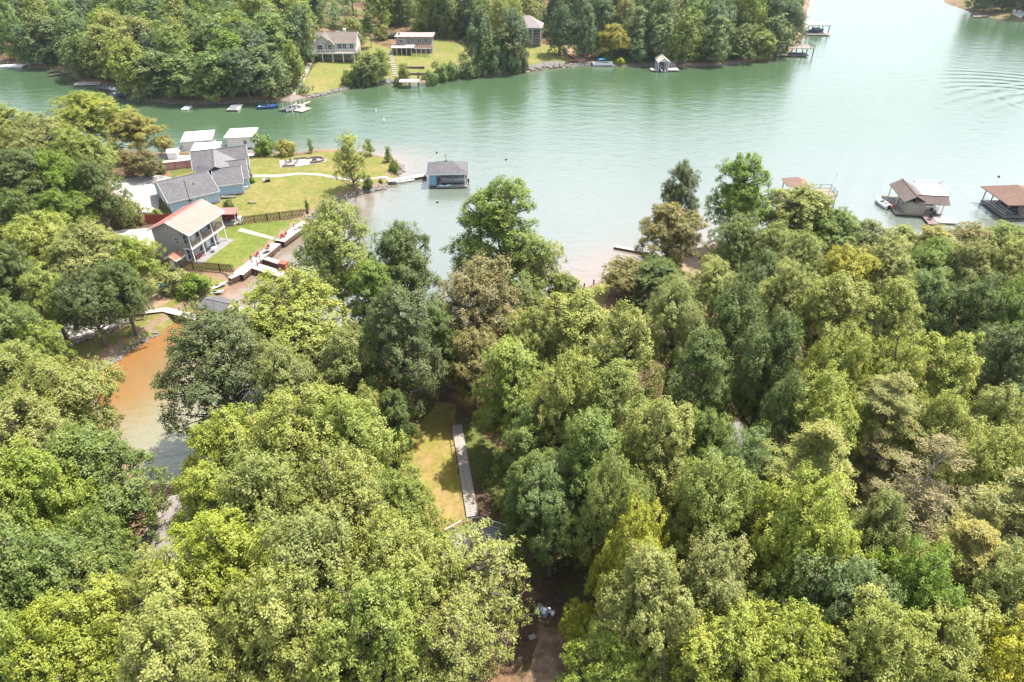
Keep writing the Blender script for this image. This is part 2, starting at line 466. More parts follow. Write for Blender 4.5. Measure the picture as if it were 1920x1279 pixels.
# boat wakes: long curved ripple trains on the open water at right
def wake(cx, cy, r0, r1, freq, amp):
    s = N(wnt, 'ShaderNodeVectorMath', {0: wv, 1: (cx, cy, 0)}, operation='SUBTRACT')
    ln = N(wnt, 'ShaderNodeVectorMath', {0: s.outputs[0]}, operation='LENGTH')
    d = ln.outputs['Value']
    sn = N(wnt, 'ShaderNodeMath', {0: N(wnt, 'ShaderNodeMath', {0: d, 1: freq}, operation='MULTIPLY').outputs[0]}, operation='SINE')
    a = rng(wnt, d, r0, r0+4); b = rng(wnt, d, r1-4, r1, 1.0, 0.0)
    m = N(wnt, 'ShaderNodeMath', {0: a, 1: b}, operation='MULTIPLY')
    m = N(wnt, 'ShaderNodeMath', {0: m.outputs[0], 1: sn.outputs[0]}, operation='MULTIPLY')
    sx = N(wnt, 'ShaderNodeSeparateXYZ', {'Vector': s.outputs[0]})
    side = rng(wnt, N(wnt, 'ShaderNodeMath', {0: noise(wnt, wv, 0.02, 2), 1: 1.0}, operation='MULTIPLY').outputs[0], 0.36, 0.56)
    m = N(wnt, 'ShaderNodeMath', {0: m.outputs[0], 1: side}, operation='MULTIPLY')
    return N(wnt, 'ShaderNodeMath', {0: m.outputs[0], 1: amp}, operation='MULTIPLY').outputs[0]
def addv(a, b): return N(wnt, 'ShaderNodeMath', {0: a, 1: b}, operation='ADD').outputs[0]
wk = addv(wake(152, 204, 22, 54, 1.25, 1.3), wake(172, 210, 8, 26, 1.5, 1.1))
wk = addv(wk, wake(240, 60, 172, 196, 1.1, 1.3))
wk = addv(wk, wake(-115, 175, 96, 108, 2.0, 0.25))
hsum = addv(addv(N(wnt, 'ShaderNodeMath', {0: n1, 1: 0.5}, operation='MULTIPLY').outputs[0], n2), N(wnt, 'ShaderNodeMath', {0: wk, 1: 0.30}, operation='MULTIPLY').outputs[0])
wb = N(wnt, 'ShaderNodeBump', {'Height': hsum, 'Strength': 0.8, 'Distance': 0.20})
wp = N(wnt, 'ShaderNodeBsdfPrincipled', {'Base Color': b3, 'Roughness': 0.11, 'IOR': 1.85, 'Specular IOR Level': 0.5, 'Normal': wb.outputs[0]})
wnt.links.new(wp.outputs[0], wout.inputs['Surface'])
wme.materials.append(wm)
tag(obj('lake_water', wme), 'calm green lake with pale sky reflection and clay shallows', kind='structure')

# ------------------------------------------------------------------ draped ground patches
def drape(name, poly, m, off=0.05, step=1.2, label=None, holes=None, jit=0.0):
    pts = []
    n = len(poly)
    for i in range(n):
        a = Vector(poly[i][:2]); b = Vector(poly[(i+1) % n][:2])
        k = max(1, int((b-a).length/step))
        for t in range(k):
            q = a.lerp(b, t/k)
            if jit: q = q + Vector((RND.uniform(-jit, jit), RND.uniform(-jit, jit)))
            pts.append(q)
    nb = len(pts)
    xs = [p.x for p in pts]; ys = [p.y for p in pts]
    bp = [(p.x, p.y) for p in pts]
    x = min(xs)
    while x < max(xs):
        y = min(ys)
        while y < max(ys):
            if inpoly(x, y, bp): pts.append(Vector((x+0.01*RND.random(), y+0.01*RND.random())))
            y += step
        x += step
    vo, eo, fo, _, _, _ = delaunay_2d_cdt(pts, [(i, (i+1) % nb) for i in range(nb)], [], 1, 1e-4)
    mb = MB(); mb.v = [(v.x, v.y, ground(v.x, v.y)+off) for v in vo]; mb.f = [tuple(f) for f in fo]
    o = mb.build(name, m, smooth=True)
    tag(o, label, kind='structure')
    return o
def GP(*pts): return [tuple(PG(a, b)[:2]) for a, b in pts]
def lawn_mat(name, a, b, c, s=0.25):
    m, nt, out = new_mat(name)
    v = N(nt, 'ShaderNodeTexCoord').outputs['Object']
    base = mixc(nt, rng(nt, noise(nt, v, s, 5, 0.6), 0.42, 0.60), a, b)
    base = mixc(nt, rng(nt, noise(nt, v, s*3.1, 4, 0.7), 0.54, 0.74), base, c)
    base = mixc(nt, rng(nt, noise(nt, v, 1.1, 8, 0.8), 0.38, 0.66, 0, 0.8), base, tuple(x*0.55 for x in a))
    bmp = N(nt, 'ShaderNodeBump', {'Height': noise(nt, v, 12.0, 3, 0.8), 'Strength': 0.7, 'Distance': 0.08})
    p = N(nt, 'ShaderNodeBsdfPrincipled', {'Base Color': base, 'Roughness': 1.0, 'Specular IOR Level': 0.05, 'Normal': bmp.outputs[0]})
    nt.links.new(p.outputs[0], out.inputs['Surface'])
    return m
LAWN = lawn_mat('lawn_grass', (0.165, 0.175, 0.045), (0.235, 0.195, 0.075), (0.26, 0.185, 0.09))
LAWN_G = lawn_mat('lush_lawn_grass', (0.125, 0.16, 0.034), (0.17, 0.185, 0.045), (0.21, 0.19, 0.065))
LAWN_F = lawn_mat('far_lawn_grass', (0.165, 0.185, 0.05), (0.235, 0.21, 0.078), (0.265, 0.195, 0.095), 0.12)
GRAVEL = mat('white_gravel', (0.40, 0.375, 0.345), (0.31, 0.29, 0.265), rough=0.95, scale=1.2, bump=0.4)
DIRT = mat('tan_dirt', (0.29, 0.205, 0.125), (0.20, 0.135, 0.08), rough=1.0, scale=0.7, bump=0.5)
SAND = mat('pale_beach_sand', (0.28, 0.205, 0.14), (0.20, 0.14, 0.09), rough=1.0, scale=0.6, bump=0.3)

drape('lawn', GP((500, 291), (556, 292), (588, 286), (627, 285), (698, 293), (730, 300), (749, 309), (753, 319), (744, 330), (732, 338), (720, 353),
      (703, 357), (680, 362), (651, 370), (629, 381), (597, 399), (577, 413), (450, 424), (405, 400), (320, 402), (300, 385), (330, 330), (440, 300), (478, 296)), LAWN, 0.04,
      label='yellow green lawn of the blue house running out to the point')
drape('lawn', GP((447, 423), (572, 418), (529, 451), (491, 485), (450, 519), (340, 503), (372, 470), (415, 432)), LAWN_G, 0.05,
      label='bright green lawn between the balcony house and the sea wall')
drape('lawn', GP((120, 690), (170, 700), (206, 683), (252, 650), (296, 626), (328, 606), (340, 596), (363, 582), (384, 570), (402, 557), (417, 545), (424, 528), (395, 519), (338, 507),
      (290, 512), (262, 535), (262, 590), (235, 615), (170, 640), (60, 668), (60, 700)), LAWN, 0.04, label='dry grassy bank along the orange cove below the kayaks', jit=0.2)
drape('driveway', GP((205, 340), (290, 328), (335, 335), (345, 345), (315, 350), (297, 345), (300, 400), (250, 400), (225, 380)), GRAVEL, 0.09,
      label='white gravel driveway left of the blue garage', jit=0.25)
drape('driveway', GP((165, 435), (280, 428), (300, 445), (285, 460), (180, 455)), GRAVEL, 0.09, label='pale gravel drive behind the balcony house', jit=0.25)
drape('patio', GP((285, 290), (380, 293), (378, 310), (300, 322), (275, 312)), GRAVEL, 0.09, label='white paved lot behind the red fence')
drape('path', GP((466, 328), (520, 328), (562, 324), (600, 326), (640, 333), (680, 337), (733, 335), (733, 339), (680, 341), (640, 338), (600, 330), (562, 328), (520, 333), (466, 333)), CONC, 0.08, 0.6,
      label='curved pale concrete path from the blue house to the dock')
drape('path', GP((452, 428), (515, 447), (510, 451), (445, 434)), CONC, 0.10, 0.6, label='straight concrete path to the sea wall boardwalk')
drape('driveway', GP((60, 612), (120, 596), (225, 592), (238, 604), (190, 622), (110, 640), (70, 636)), GRAVEL, 0.09, label='shaded gravel parking area under the trees at left')
drape('bare_ground', GP((258, 560), (300, 545), (330, 558), (300, 578), (262, 582)), DIRT, 0.07, label='bare sunlit dirt beside the kayak rack', jit=0.35)
# near woods clearing
drape('lawn', GP((820, 755), (850, 760), (858, 800), (875, 900), (888, 985), (835, 1000), (770, 960), (740, 880), (760, 820)), lawn_mat('patchy_lawn', (0.25, 0.235, 0.05), (0.34, 0.235, 0.10), (0.36, 0.225, 0.13), 0.14), 0.07,
      label='patchy orange and yellow lawn beside the long boardwalk', jit=0.3)
drape('beach', GP((1085, 545), (1122, 536), (1150, 524), (1140, 560), (1110, 600), (1070, 590)), LAWN, 0.06, label='small grassy point by the two short posts')
drape('beach', GP((1285, 472), (1332, 463), (1345, 500), (1330, 560), (1270, 560), (1275, 510)), SAND, 0.06, label='sunlit sandy shore gap between the olive and deep green trees', jit=0.3)
SUN_DAPPLE = lawn_mat('tan_dirt_painted_dapples', (0.20, 0.13, 0.08), (0.33, 0.24, 0.16), (0.40, 0.32, 0.23), 0.5)  # mottled tan dirt with sun dapples painted into the colour
drape('bare_ground', GP((1012, 1178), (1042, 1172), (1060, 1200), (1058, 1240), (1085, 1290), (1095, 1360), (980, 1380), (955, 1300), (985, 1262), (1000, 1225)), SUN_DAPPLE, 0.06, 0.7, label='bare tan dirt yard at the bottom centre', jit=0.4)
drape('driveway', GP((170, 1200), (240, 1105), (300, 1090), (330, 1150), (280, 1300), (150, 1330)), mat('grey_asphalt', (0.15, 0.135, 0.135), rough=0.95), 0.08, label='grey drive between trees at the lower left')  # plain grey asphalt colour
# far shore
drape('lawn', GP((575, 180), (610, 174), (645, 165), (660, 158), (665, 120), (600, 113), (590, 125), (572, 150), (560, 168)), LAWN_F, 0.25, 2.0, label='far sloping lawn below the white and grey house')
drape('lawn', GP((660, 158), (720, 153), (780, 152), (830, 146), (890, 140), (930, 120), (905, 95), (820, 75), (740, 95), (690, 78), (672, 100)), LAWN_F, 0.25, 2.0, label='far lawn below the low stone house')
drape('lawn', GP((985, 128), (1020, 124), (1050, 122), (1075, 116), (1040, 85), (985, 84)), LAWN_F, 0.25, 2.0, label='far lawn below the brick two storey house')
drape('lawn', GP((1130, 121), (1200, 119), (1330, 118), (1400, 112), (1430, 95), (1300, 70), (1180, 85), (1120, 100)), lawn_mat('dark_lawn', (0.07, 0.11, 0.03), (0.10, 0.13, 0.04), (0.17, 0.14, 0.06), 0.1), 0.25, 2.5, label='darker grassy shore under tall trees behind the small white boathouse')
drape('bare_ground', GP((1048, 88), (1062, 86), (1100, 115), (1085, 121)), DIRT, 0.3, 2.0, label='worn dirt track down the far shore beside the brick house')
drape('bare_ground', GP((220, 168), (300, 182), (380, 188), (460, 188), (520, 184), (555, 168), (500, 158), (380, 165), (250, 155)), DIRT, 0.25, 2.5, label='bare tan bank under the wooded point')
drape('path', GP((577, 120), (587, 118), (566, 165), (556, 185), (548, 184), (558, 160)), CONC, 0.4, 1.5, label='white path down to the far covered dock')
# ------------------------------------------------------------------ foliage materials
def leaf_mat(name, c1, c2, c3, trans=0.24):
    m, nt, out = new_mat(name)
    a = N(nt, 'ShaderNodeAttribute', attribute_name='tint')
    sp = N(nt, 'ShaderNodeSeparateColor', {'Color': a.outputs['Color']})
    oi = N(nt, 'ShaderNodeObjectInfo')
    base = mixc(nt, sp.outputs[0], c1, c2)
    base = mixc(nt, rng(nt, sp.outputs[1], 0.55, 1.0, 0, 0.75), base, c3)
    hs = N(nt, 'ShaderNodeHueSaturation', {'Hue': rng(nt, oi.outputs['Random'], 0, 1, 0.491, 0.506), 'Saturation': rng(nt, oi.outputs['Random'], 0, 1, 0.94, 1.12),
                                          'Value': rng(nt, oi.outputs['Random'], 0, 1, 1.1, 1.40), 'Color': base})
    d = N(nt, 'ShaderNodeBsdfDiffuse', {'Color': hs.outputs[0]})
    t = N(nt, 'ShaderNodeBsdfTranslucent', {'Color': mixc(nt, 1.0, hs.outputs[0], (1.15, 1.2, 0.55), 'MULTIPLY')})
    g = N(nt, 'ShaderNodeBsdfGlossy', {'Color': (0.9, 0.95, 1, 1), 'Roughness': 0.55})
    s1 = N(nt, 'ShaderNodeMixShader', {0: trans, 1: d.outputs[0], 2: t.outputs[0]})
    s2 = N(nt, 'ShaderNodeMixShader', {0: 0.028, 1: s1.outputs[0], 2: g.outputs[0]})
    nt.links.new(s2.outputs[0], out.inputs['Surface'])
    return m
LEAF = {
 'mid':    leaf_mat('leaves_mid_green', (0.106, 0.142, 0.022), (0.190, 0.217, 0.042), (0.322, 0.316, 0.084)),
 'yellow': leaf_mat('leaves_yellow_green', (0.128, 0.154, 0.024), (0.228, 0.242, 0.046), (0.370, 0.348, 0.092)),
 'deep':   leaf_mat('leaves_deep_green', (0.071, 0.113, 0.015), (0.131, 0.175, 0.026), (0.240, 0.263, 0.049)),
 'dark':   leaf_mat('leaves_dark_green', (0.055, 0.080, 0.016), (0.098, 0.126, 0.028), (0.185, 0.196, 0.054)),
 'blue':   leaf_mat('leaves_blue_green', (0.076, 0.118, 0.028), (0.136, 0.180, 0.048), (0.240, 0.268, 0.082)),
 'olive':  leaf_mat('leaves_olive_brown', (0.131, 0.122, 0.031), (0.207, 0.180, 0.051), (0.305, 0.252, 0.086)),
 'lime':   leaf_mat('leaves_lime_yellow', (0.169, 0.191, 0.020), (0.289, 0.288, 0.033), (0.414, 0.371, 0.066)),
 'pale':   leaf_mat('leaves_pale_green', (0.136, 0.160, 0.034), (0.234, 0.242, 0.064), (0.360, 0.335, 0.111)),
 'gold':   leaf_mat('leaves_gold_green', (0.164, 0.170, 0.023), (0.283, 0.258, 0.037), (0.414, 0.340, 0.066)),
 'needle': leaf_mat('pine_needles', (0.136, 0.149, 0.033), (0.229, 0.227, 0.059), (0.327, 0.278, 0.098), 0.2),
 'dead':   leaf_mat('dead_needles', (0.169, 0.154, 0.045), (0.256, 0.221, 0.070), (0.316, 0.252, 0.107), 0.2),
 'far':    leaf_mat('leaves_far_woods', (0.085, 0.129, 0.035), (0.152, 0.196, 0.057), (0.268, 0.286, 0.097)),
 'fard':   leaf_mat('leaves_far_dark', (0.057, 0.098, 0.034), (0.106, 0.149, 0.055), (0.194, 0.224, 0.090)),
}
BARK = mat('grey_brown_bark', (0.17, 0.13, 0.105), (0.10, 0.08, 0.065), rough=0.95, scale=4, bump=0.8)
BARKP = mat('pale_bark', (0.25, 0.215, 0.18), (0.15, 0.125, 0.105), rough=0.95, scale=3, bump=0.6)

def leaf_mesh(name, tc_, tn, tl, nl, size, spread, rs, aspect=0.62, up=0.5):
    """tc_: tuft centres, tn: outward dirs, tl: tint rows; nl leaves each"""
    n = len(tc_)
    c = np.repeat(tc_, nl, 0) + rs.normal(0, 1, (n*nl, 3))*spread
    d = np.repeat(tn, nl, 0)
    nor = d*0.85 + rs.normal(0, 0.42, (n*nl, 3)); nor[:, 2] += up*0.8
    nor /= np.linalg.norm(nor, axis=1, keepdims=True)+1e-9
    a = np.cross(nor, rs.normal(0, 1, (n*nl, 3))); a /= np.linalg.norm(a, axis=1, keepdims=True)+1e-9
    b = np.cross(nor, a)
    s = size*rs.uniform(0.6, 1.35, (n*nl, 1))
    a = a*s; b = b*s*aspect
    co = np.stack([c-a, c-b*0.9+a*0.1-nor*s*0.15, c+a, c+b*0.9+a*0.1-nor*s*0.15], 1).reshape(-1, 3)
    q = np.arange(len(co)).reshape(-1, 4)
    me = raw_mesh(name, co, q)
    at = me.attributes.new('tint', 'FLOAT_COLOR', 'FACE')
    t = np.repeat(tl, nl, 0)
    t0 = np.clip(t[:, 0]*0.55 + rs.uniform(0, 0.45, n*nl), 0, 1)
    t1 = np.clip(t[:, 1]*0.55 + rs.uniform(0, 0.45, n*nl), 0, 1)
    at.data.foreach_set('color', np.stack([t0, t1, t0*0, t0*0+1], 1).astype(np.float32).ravel())
    return me
def dirs(rs, n, zmin):
    z = rs.uniform(zmin, 1, n); a = rs.uniform(0, 2*math.pi, n); r = np.sqrt(1-z*z)
    return np.stack([r*np.cos(a), r*np.sin(a), z], 1)
def branch(mb, p, q, r0, r1, rs, n=5, bend=0.12):
    p = np.array(p, float); q = np.array(q, float); L_ = np.linalg.norm(q-p)
    m1 = p+(q-p)*0.4+rs.normal(0, bend*L_*0.5, 3); m1[2] -= 0.04*L_
    mb.tube(p, m1, r0, (r0*1.3+r1)/2.3, n, False); mb.tube(m1, q, (r0*1.3+r1)/2.3, r1, n, False)
    return m1
def make_tree(kind, seed, R=5.0, H=18.0, zb=5.0, lobes=62, tufts=48, nl=23, leaf=0.096, spread=np.array([0.13, 0.13, 0.19]), lobe_r=0.255, wide=0.33, gap=0.0, flat=1.2, tr=0.36):
    """unit tree R wide, H tall, crown from zb; returns (crown mesh, trunk mesh)"""
    rs = np.random.RandomState(seed)
    Hc = H-zb
    lc, lr = [], []
    ga = 2.399963
    for i in range(lobes):
        t = (i+0.5)/lobes
        zt = 0.03+0.90*t**0.85
        uu = abs(zt-wide)/(1.03-wide if zt > wide else wide+0.25)
        e = max(0.1, 1-min(1, uu)**(1.9 if zt > wide else 2.0))**(0.62 if zt > wide else 0.5)
        az = i*ga+rs.uniform(-0.5, 0.5)
        rr = R*e*0.70*rs.uniform(0.55, 1.30)
        lc.append((rr*math.cos(az), rr*math.sin(az), zb+Hc*(zt*0.90)+rs.normal(0, 0.75)))
        lr.append(R*lobe_r*rs.uniform(0.55, 1.35)*(0.75+0.25*e))
    for k in range(6):
        lc.append((rs.uniform(-.2, .2)*R, rs.uniform(-.2, .2)*R, zb+Hc*(0.2+0.12*k))); lr.append(R*(0.38-0.02*k))
    lc.append((rs.uniform(-.1, .1)*R, rs.uniform(-.1, .1)*R, zb+Hc*0.90)); lr.append(R*0.26)
    C_, D_, T_ = [], [], []
    cen = np.array([0, 0, zb+Hc*0.42])
    for i, (c, r) in enumerate(zip(lc, lr)):
        n = int(1.45*tufts*(r/(R*lobe_r))**2*rs.uniform(0.8, 1.15))
        if gap and rs.rand() < gap: n = int(n*0.35)
        d = dirs(rs, n, -0.55)
        # clumpy lobes: three or four low bumps each
        nb_ = max(6, int(13*(r/1.3)**1.3))
        bd = dirs(rs, nb_, -0.5)
        bump = np.clip((d @ bd.T).max(1), 0, 1)**(10*max(0.6, r/1.3))
        kp = bump > rs.uniform(0.0, 0.42, n)
        d, bump = d[kp], bump[kp]; n = len(d)
        rad = r*(0.52+0.58*bump+rs.uniform(-0.08, 0.08, n))
        p = np.array(c)+d*rad[:, None]*np.array([1, 1, flat])
        o = p-cen; o /= np.linalg.norm(o, axis=1, keepdims=True)
        keep = (d*o).sum(1) > -0.35
        p, d2 = p[keep], d[keep]*0.7+o[keep]*0.5
        lt = rs.rand(2)
        C_.append(p); D_.append(d2); T_.append(np.clip(np.stack([np.full(len(p), lt[0])*0.5+rs.rand(len(p))*0.5, np.full(len(p), lt[1])*0.6+rs.rand(len(p))*0.4], 1), 0, 1))
    C_ = np.concatenate(C_); D_ = np.concatenate(D_); T_ = np.concatenate(T_)
    crown = leaf_mesh(kind+'_crown', C_, D_, T_, nl, leaf, spread, rs)
    mb = MB()
    top = zb+Hc*0.82
    pts = [(0, 0, -0.6)]
    for k in range(1, 6):
        pts.append((rs.normal(0, 0.12)*k*0.5, rs.normal(0, 0.12)*k*0.5, top*k/5))
    for k in range(5):
        mb.tube(pts[k], pts[k+1], tr*(1-k*0.17), tr*(1-(k+1)*0.17), 8, False)
    for c, r in zip(lc, lr):
        z0 = max(zb*0.55, min(top*0.93, c[2]-0.55*math.hypot(c[0], c[1])-0.6))
        f = z0/top*5; k = min(4, int(f)); a = np.array(pts[k]); b = np.array(pts[k+1]); s = a+(b-a)*(f-k)
        m1 = branch(mb, s, c, 0.13, 0.045, rs)
        for j in range(3):
            e = np.array(c)+rs.normal(0, 1, 3)*r*0.5
            mb.tube(c, e, 0.04, 0.015, 4, False)
    return crown, mb.mesh(kind+'_trunk', BARK, True)
def make_pine(kind, seed, R=4.2, H=18.0, dead=False):
    rs = np.random.RandomState(seed)
    mb = MB(); C_, D_, T_ = [], [], []
    lean = rs.normal(0, 0.5, 2)
    def tp(z): return np.array([lean[0]*(z/H)**2, lean[1]*(z/H)**2, z])
    for k in range(6): mb.tube(tp(H*k/6.2)-np.array([0, 0, 0.5 if k == 0 else 0]), tp(H*(k+1)/6.2), 0.26*(1-k*0.15), 0.26*(1-(k+1)*0.15), 7, False)
    nlev = 10 if not dead else 11
    for i in range(nlev):
        t = i/(nlev-1); z = H*(0.34+0.60*t)
        rr = R*(1-t)**0.45*(0.75+0.35*rs.rand())+0.5
        for j in range(6 if t < .8 else 4):
            az = rs.uniform(0, 6.28)
            ln = rr*rs.uniform(0.55, 1.05)
            s = tp(z)
            e = s+np.array([math.cos(az)*ln, math.sin(az)*ln, ln*rs.uniform(-0.05, 0.32)])
            branch(mb, s, e, 0.07, 0.025, rs, 4)
            if t < 0.18 and rs.rand() < 0.6: continue
            lt = rs.rand(2)
            for k in range(10 if not dead else 3):
                u = rs.uniform(0.35, 1.08); side = rs.normal(0, 0.26*ln*u+0.12)
                p = s+(e-s)*u+np.array([-math.sin(az)*side, math.cos(az)*side, rs.normal(0.08, 0.12)])
                if rs.rand() < 0.4: mb.tube(s+(e-s)*min(u, 0.95)*0.85, p, 0.02, 0.008, 3, False)
                for q in range(3):
                    C_.append(p+rs.normal(0, 0.28, 3)*np.array([1, 1, 0.35])); D_.append((math.cos(az)*0.4, math.sin(az)*0.4, 0.9)); T_.append((lt[0]*0.6+rs.rand()*0.4, lt[1]*0.6+0.4*rs.rand()))
            if dead:
                for k in range(6):
                    u = rs.uniform(0.3, 1.0); a = s+(e-s)*u
                    b = a+rs.normal(0, 0.45, 3)+np.array([math.cos(az), math.sin(az), 0.1])*0.3
                    mb.tube(a, b, 0.02, 0.008, 3, False); mb.tube(b, b+rs.normal(0, 0.3, 3), 0.01, 0.006, 3, False)
    crown = leaf_mesh(kind+'_crown', np.array(C_), np.array(D_), np.array(T_), 24 if not dead else 14, 0.17, np.array([0.21, 0.21, 0.07]), rs, 0.22, 0.9)
    return crown, mb.mesh(kind+'_trunk', BARKP if dead else BARK, True)
def make_snag(seed, R=3.0, H=10.0):
    rs = np.random.RandomState(seed); mb = MB()
    def grow(p, d, ln, r, lev):
        q = p+d*ln
        mb.tube(p, q, r, r*0.62, 5 if lev < 2 else 3, False)
        if lev >= 5: return
        for _ in range(3 if lev < 3 else 2):
            nd = d+rs.normal(0, 0.48, 3); nd[2] += 0.12; nd /= np.linalg.norm(nd)
            grow(p+d*ln*rs.uniform(0.55, 1.0), nd, ln*rs.uniform(0.58, 0.8), r*0.58, lev+1)
    grow(np.array([0, 0, -0.4]), np.array([0.05, 0, 1.0]), H*0.34, 0.16, 0)
    return mb.mesh('bare_branches', BARKP)
PROTO = {
 'round': [make_tree('round_tree', 11), make_tree('round_tree', 12, lobes=54, lobe_r=0.27, wide=0.28), make_tree('round_tree', 13, lobes=72, lobe_r=0.23, gap=0.12), make_tree('round_tree', 14, wide=0.32, gap=0.14, zb=4), make_tree('round_tree', 15, lobes=50, lobe_r=0.28, wide=0.3, gap=0.1, zb=4)],
 'tall':  [make_tree('tall_tree', 21, R=4.2, H=20, zb=4, lobes=64, lobe_r=0.27, tufts=40, wide=0.26), make_tree('tall_tree', 22, R=4.2, H=20, zb=5, lobes=72, lobe_r=0.25, tufts=36, wide=0.2),
           make_tree('tall_tree', 23, R=4.4, H=20, zb=4, lobes=60, lobe_r=0.28, tufts=42, wide=0.3, gap=0.14)],
 'full':  [make_tree('full_tree', 25, R=4.6, H=18, zb=0.6, lobes=44, lobe_r=0.36, tufts=34, nl=9, leaf=0.21, spread=0.22, wide=0.30), make_tree('full_tree', 26, R=4.6, H=18, zb=0.8, lobes=50, lobe_r=0.33, tufts=32, nl=9, leaf=0.21, spread=0.22, wide=0.36),
           make_tree('full_tree', 27, R=4.6, H=18, zb=1.5, lobes=42, lobe_r=0.36, tufts=34, nl=9, leaf=0.21, spread=0.22, wide=0.42, gap=0.1)],
 'wispy': [make_tree('wispy_tree', 31, R=5.4, H=16, zb=3, lobes=80, lobe_r=0.17, tufts=22, nl=13, leaf=0.095, spread=0.13, flat=0.7)],
 'airy':  [make_tree('airy_tree', 35, R=4.6, H=13, zb=2.2, lobes=62, lobe_r=0.21, tufts=24, nl=11, leaf=0.11, spread=0.14, wide=0.30, gap=0.2, tr=0.2)],
 'pine':  [make_pine('pine', 41), make_pine('pine', 42, R=4.6)],
 'deadpine': [make_pine('dead_pine', 45, R=4.4, dead=True)],
 'bush':  [make_tree('bush', 51, R=2.0, H=2.6, zb=0.1, lobes=16, lobe_r=0.40, tufts=46, nl=10, leaf=0.10, spread=0.10), make_tree('bush', 52, R=2.0, H=2.6, zb=0.1, lobes=20, lobe_r=0.36, tufts=40, nl=10, leaf=0.10, spread=0.10)],
 'small': [make_tree('small_tree', 61, R=1.3, H=3.4, zb=1.2, lobes=16, lobe_r=0.42, tufts=22, nl=9, leaf=0.09, spread=0.09)],
}
DIM = {'round': (5, 18), 'tall': (4.25, 20), 'wispy': (5.4, 16), 'full': (4.6, 18), 'airy': (4.6, 13.0), 'pine': (4.2, 18), 'deadpine': (4.2, 18), 'bush': (2.0, 2.6), 'small': (1.3, 3.4)}
NAME = {'full': 'broadleaf_tree', 'round': 'broadleaf_tree', 'tall': 'tall_broadleaf_tree', 'wispy': 'broadleaf_tree', 'airy': 'broadleaf_tree', 'pine': 'pine_tree', 'deadpine': 'dead_pine_tree', 'bush': 'bush', 'small': 'small_tree'}
CATG = {'bush': 'bush', 'pine': 'pine tree', 'deadpine': 'pine tree'}
_tk = [0]
def plant(x, y, z, r, h, kind, leaf, label, group=None, rz=None):
    _tk[0] += 1
    pr = PROTO[kind][_tk[0] % len(PROTO[kind])]
    R0, H0 = DIM[kind]
    t = empty(NAME[kind], (x, y, z), RND.uniform(0, 6.28) if rz is None else rz, label, CATG.get(kind, 'tree'), group)
    t.scale = (r/R0, r/R0, h/H0)
    for nm, me in (('crown', pr[0]), ('trunk', pr[1])):
        if nm == 'crown' and not me.materials: me.materials.append(LEAF['mid'])
        o = obj(nm, me, t)
        if nm == 'crown':
            o.material_slots[0].link = 'OBJECT'; o.material_slots[0].material = LEAF[leaf]
    return t
def tree_px(cx, cy, w, h, kind, leaf, label, group=None, k=0.60):
    """tree whose crown centre is seen at (cx, cy), w pixels wide, h metres tall"""
    def solve(cx_, h_):
        g_ = 1.0
        for _ in range(16):
            q = PZ(cx_, cy, g_+k*h_); g_ = 0.5*g_+0.5*max(0.2, ground(q.x, q.y))
        return q, g_
    p, g = solve(cx, h)
    if dwat(p.x, p.y) < 0.8:                      # every trunk stands on dry ground
        best = None
        for dh in [s*0.5*i for i in range(0, 19) for s in (-1, 1)]:
            for dx in (0, -12, 12, -24, 24, -38, 38):
                c_ = abs(dh)*(1.0 if dh < 0 else 1.3)+abs(dx)/9
                if (best is None or c_ < best[0]) and h+dh > 5.5:
                    q, g_ = solve(cx+dx, h+dh)
                    if dwat(q.x, q.y) >= 0.8: best = (c_, q, g_, h+dh, dx)
        if best is None: print('WATER TREE', cx, cy, h, label)
        else: _, p, g, h, dx = best
    r = w/2*depth_of(p)/FOC
    return plant(p.x, p.y, g-0.1, r, h, kind, leaf, label, group)
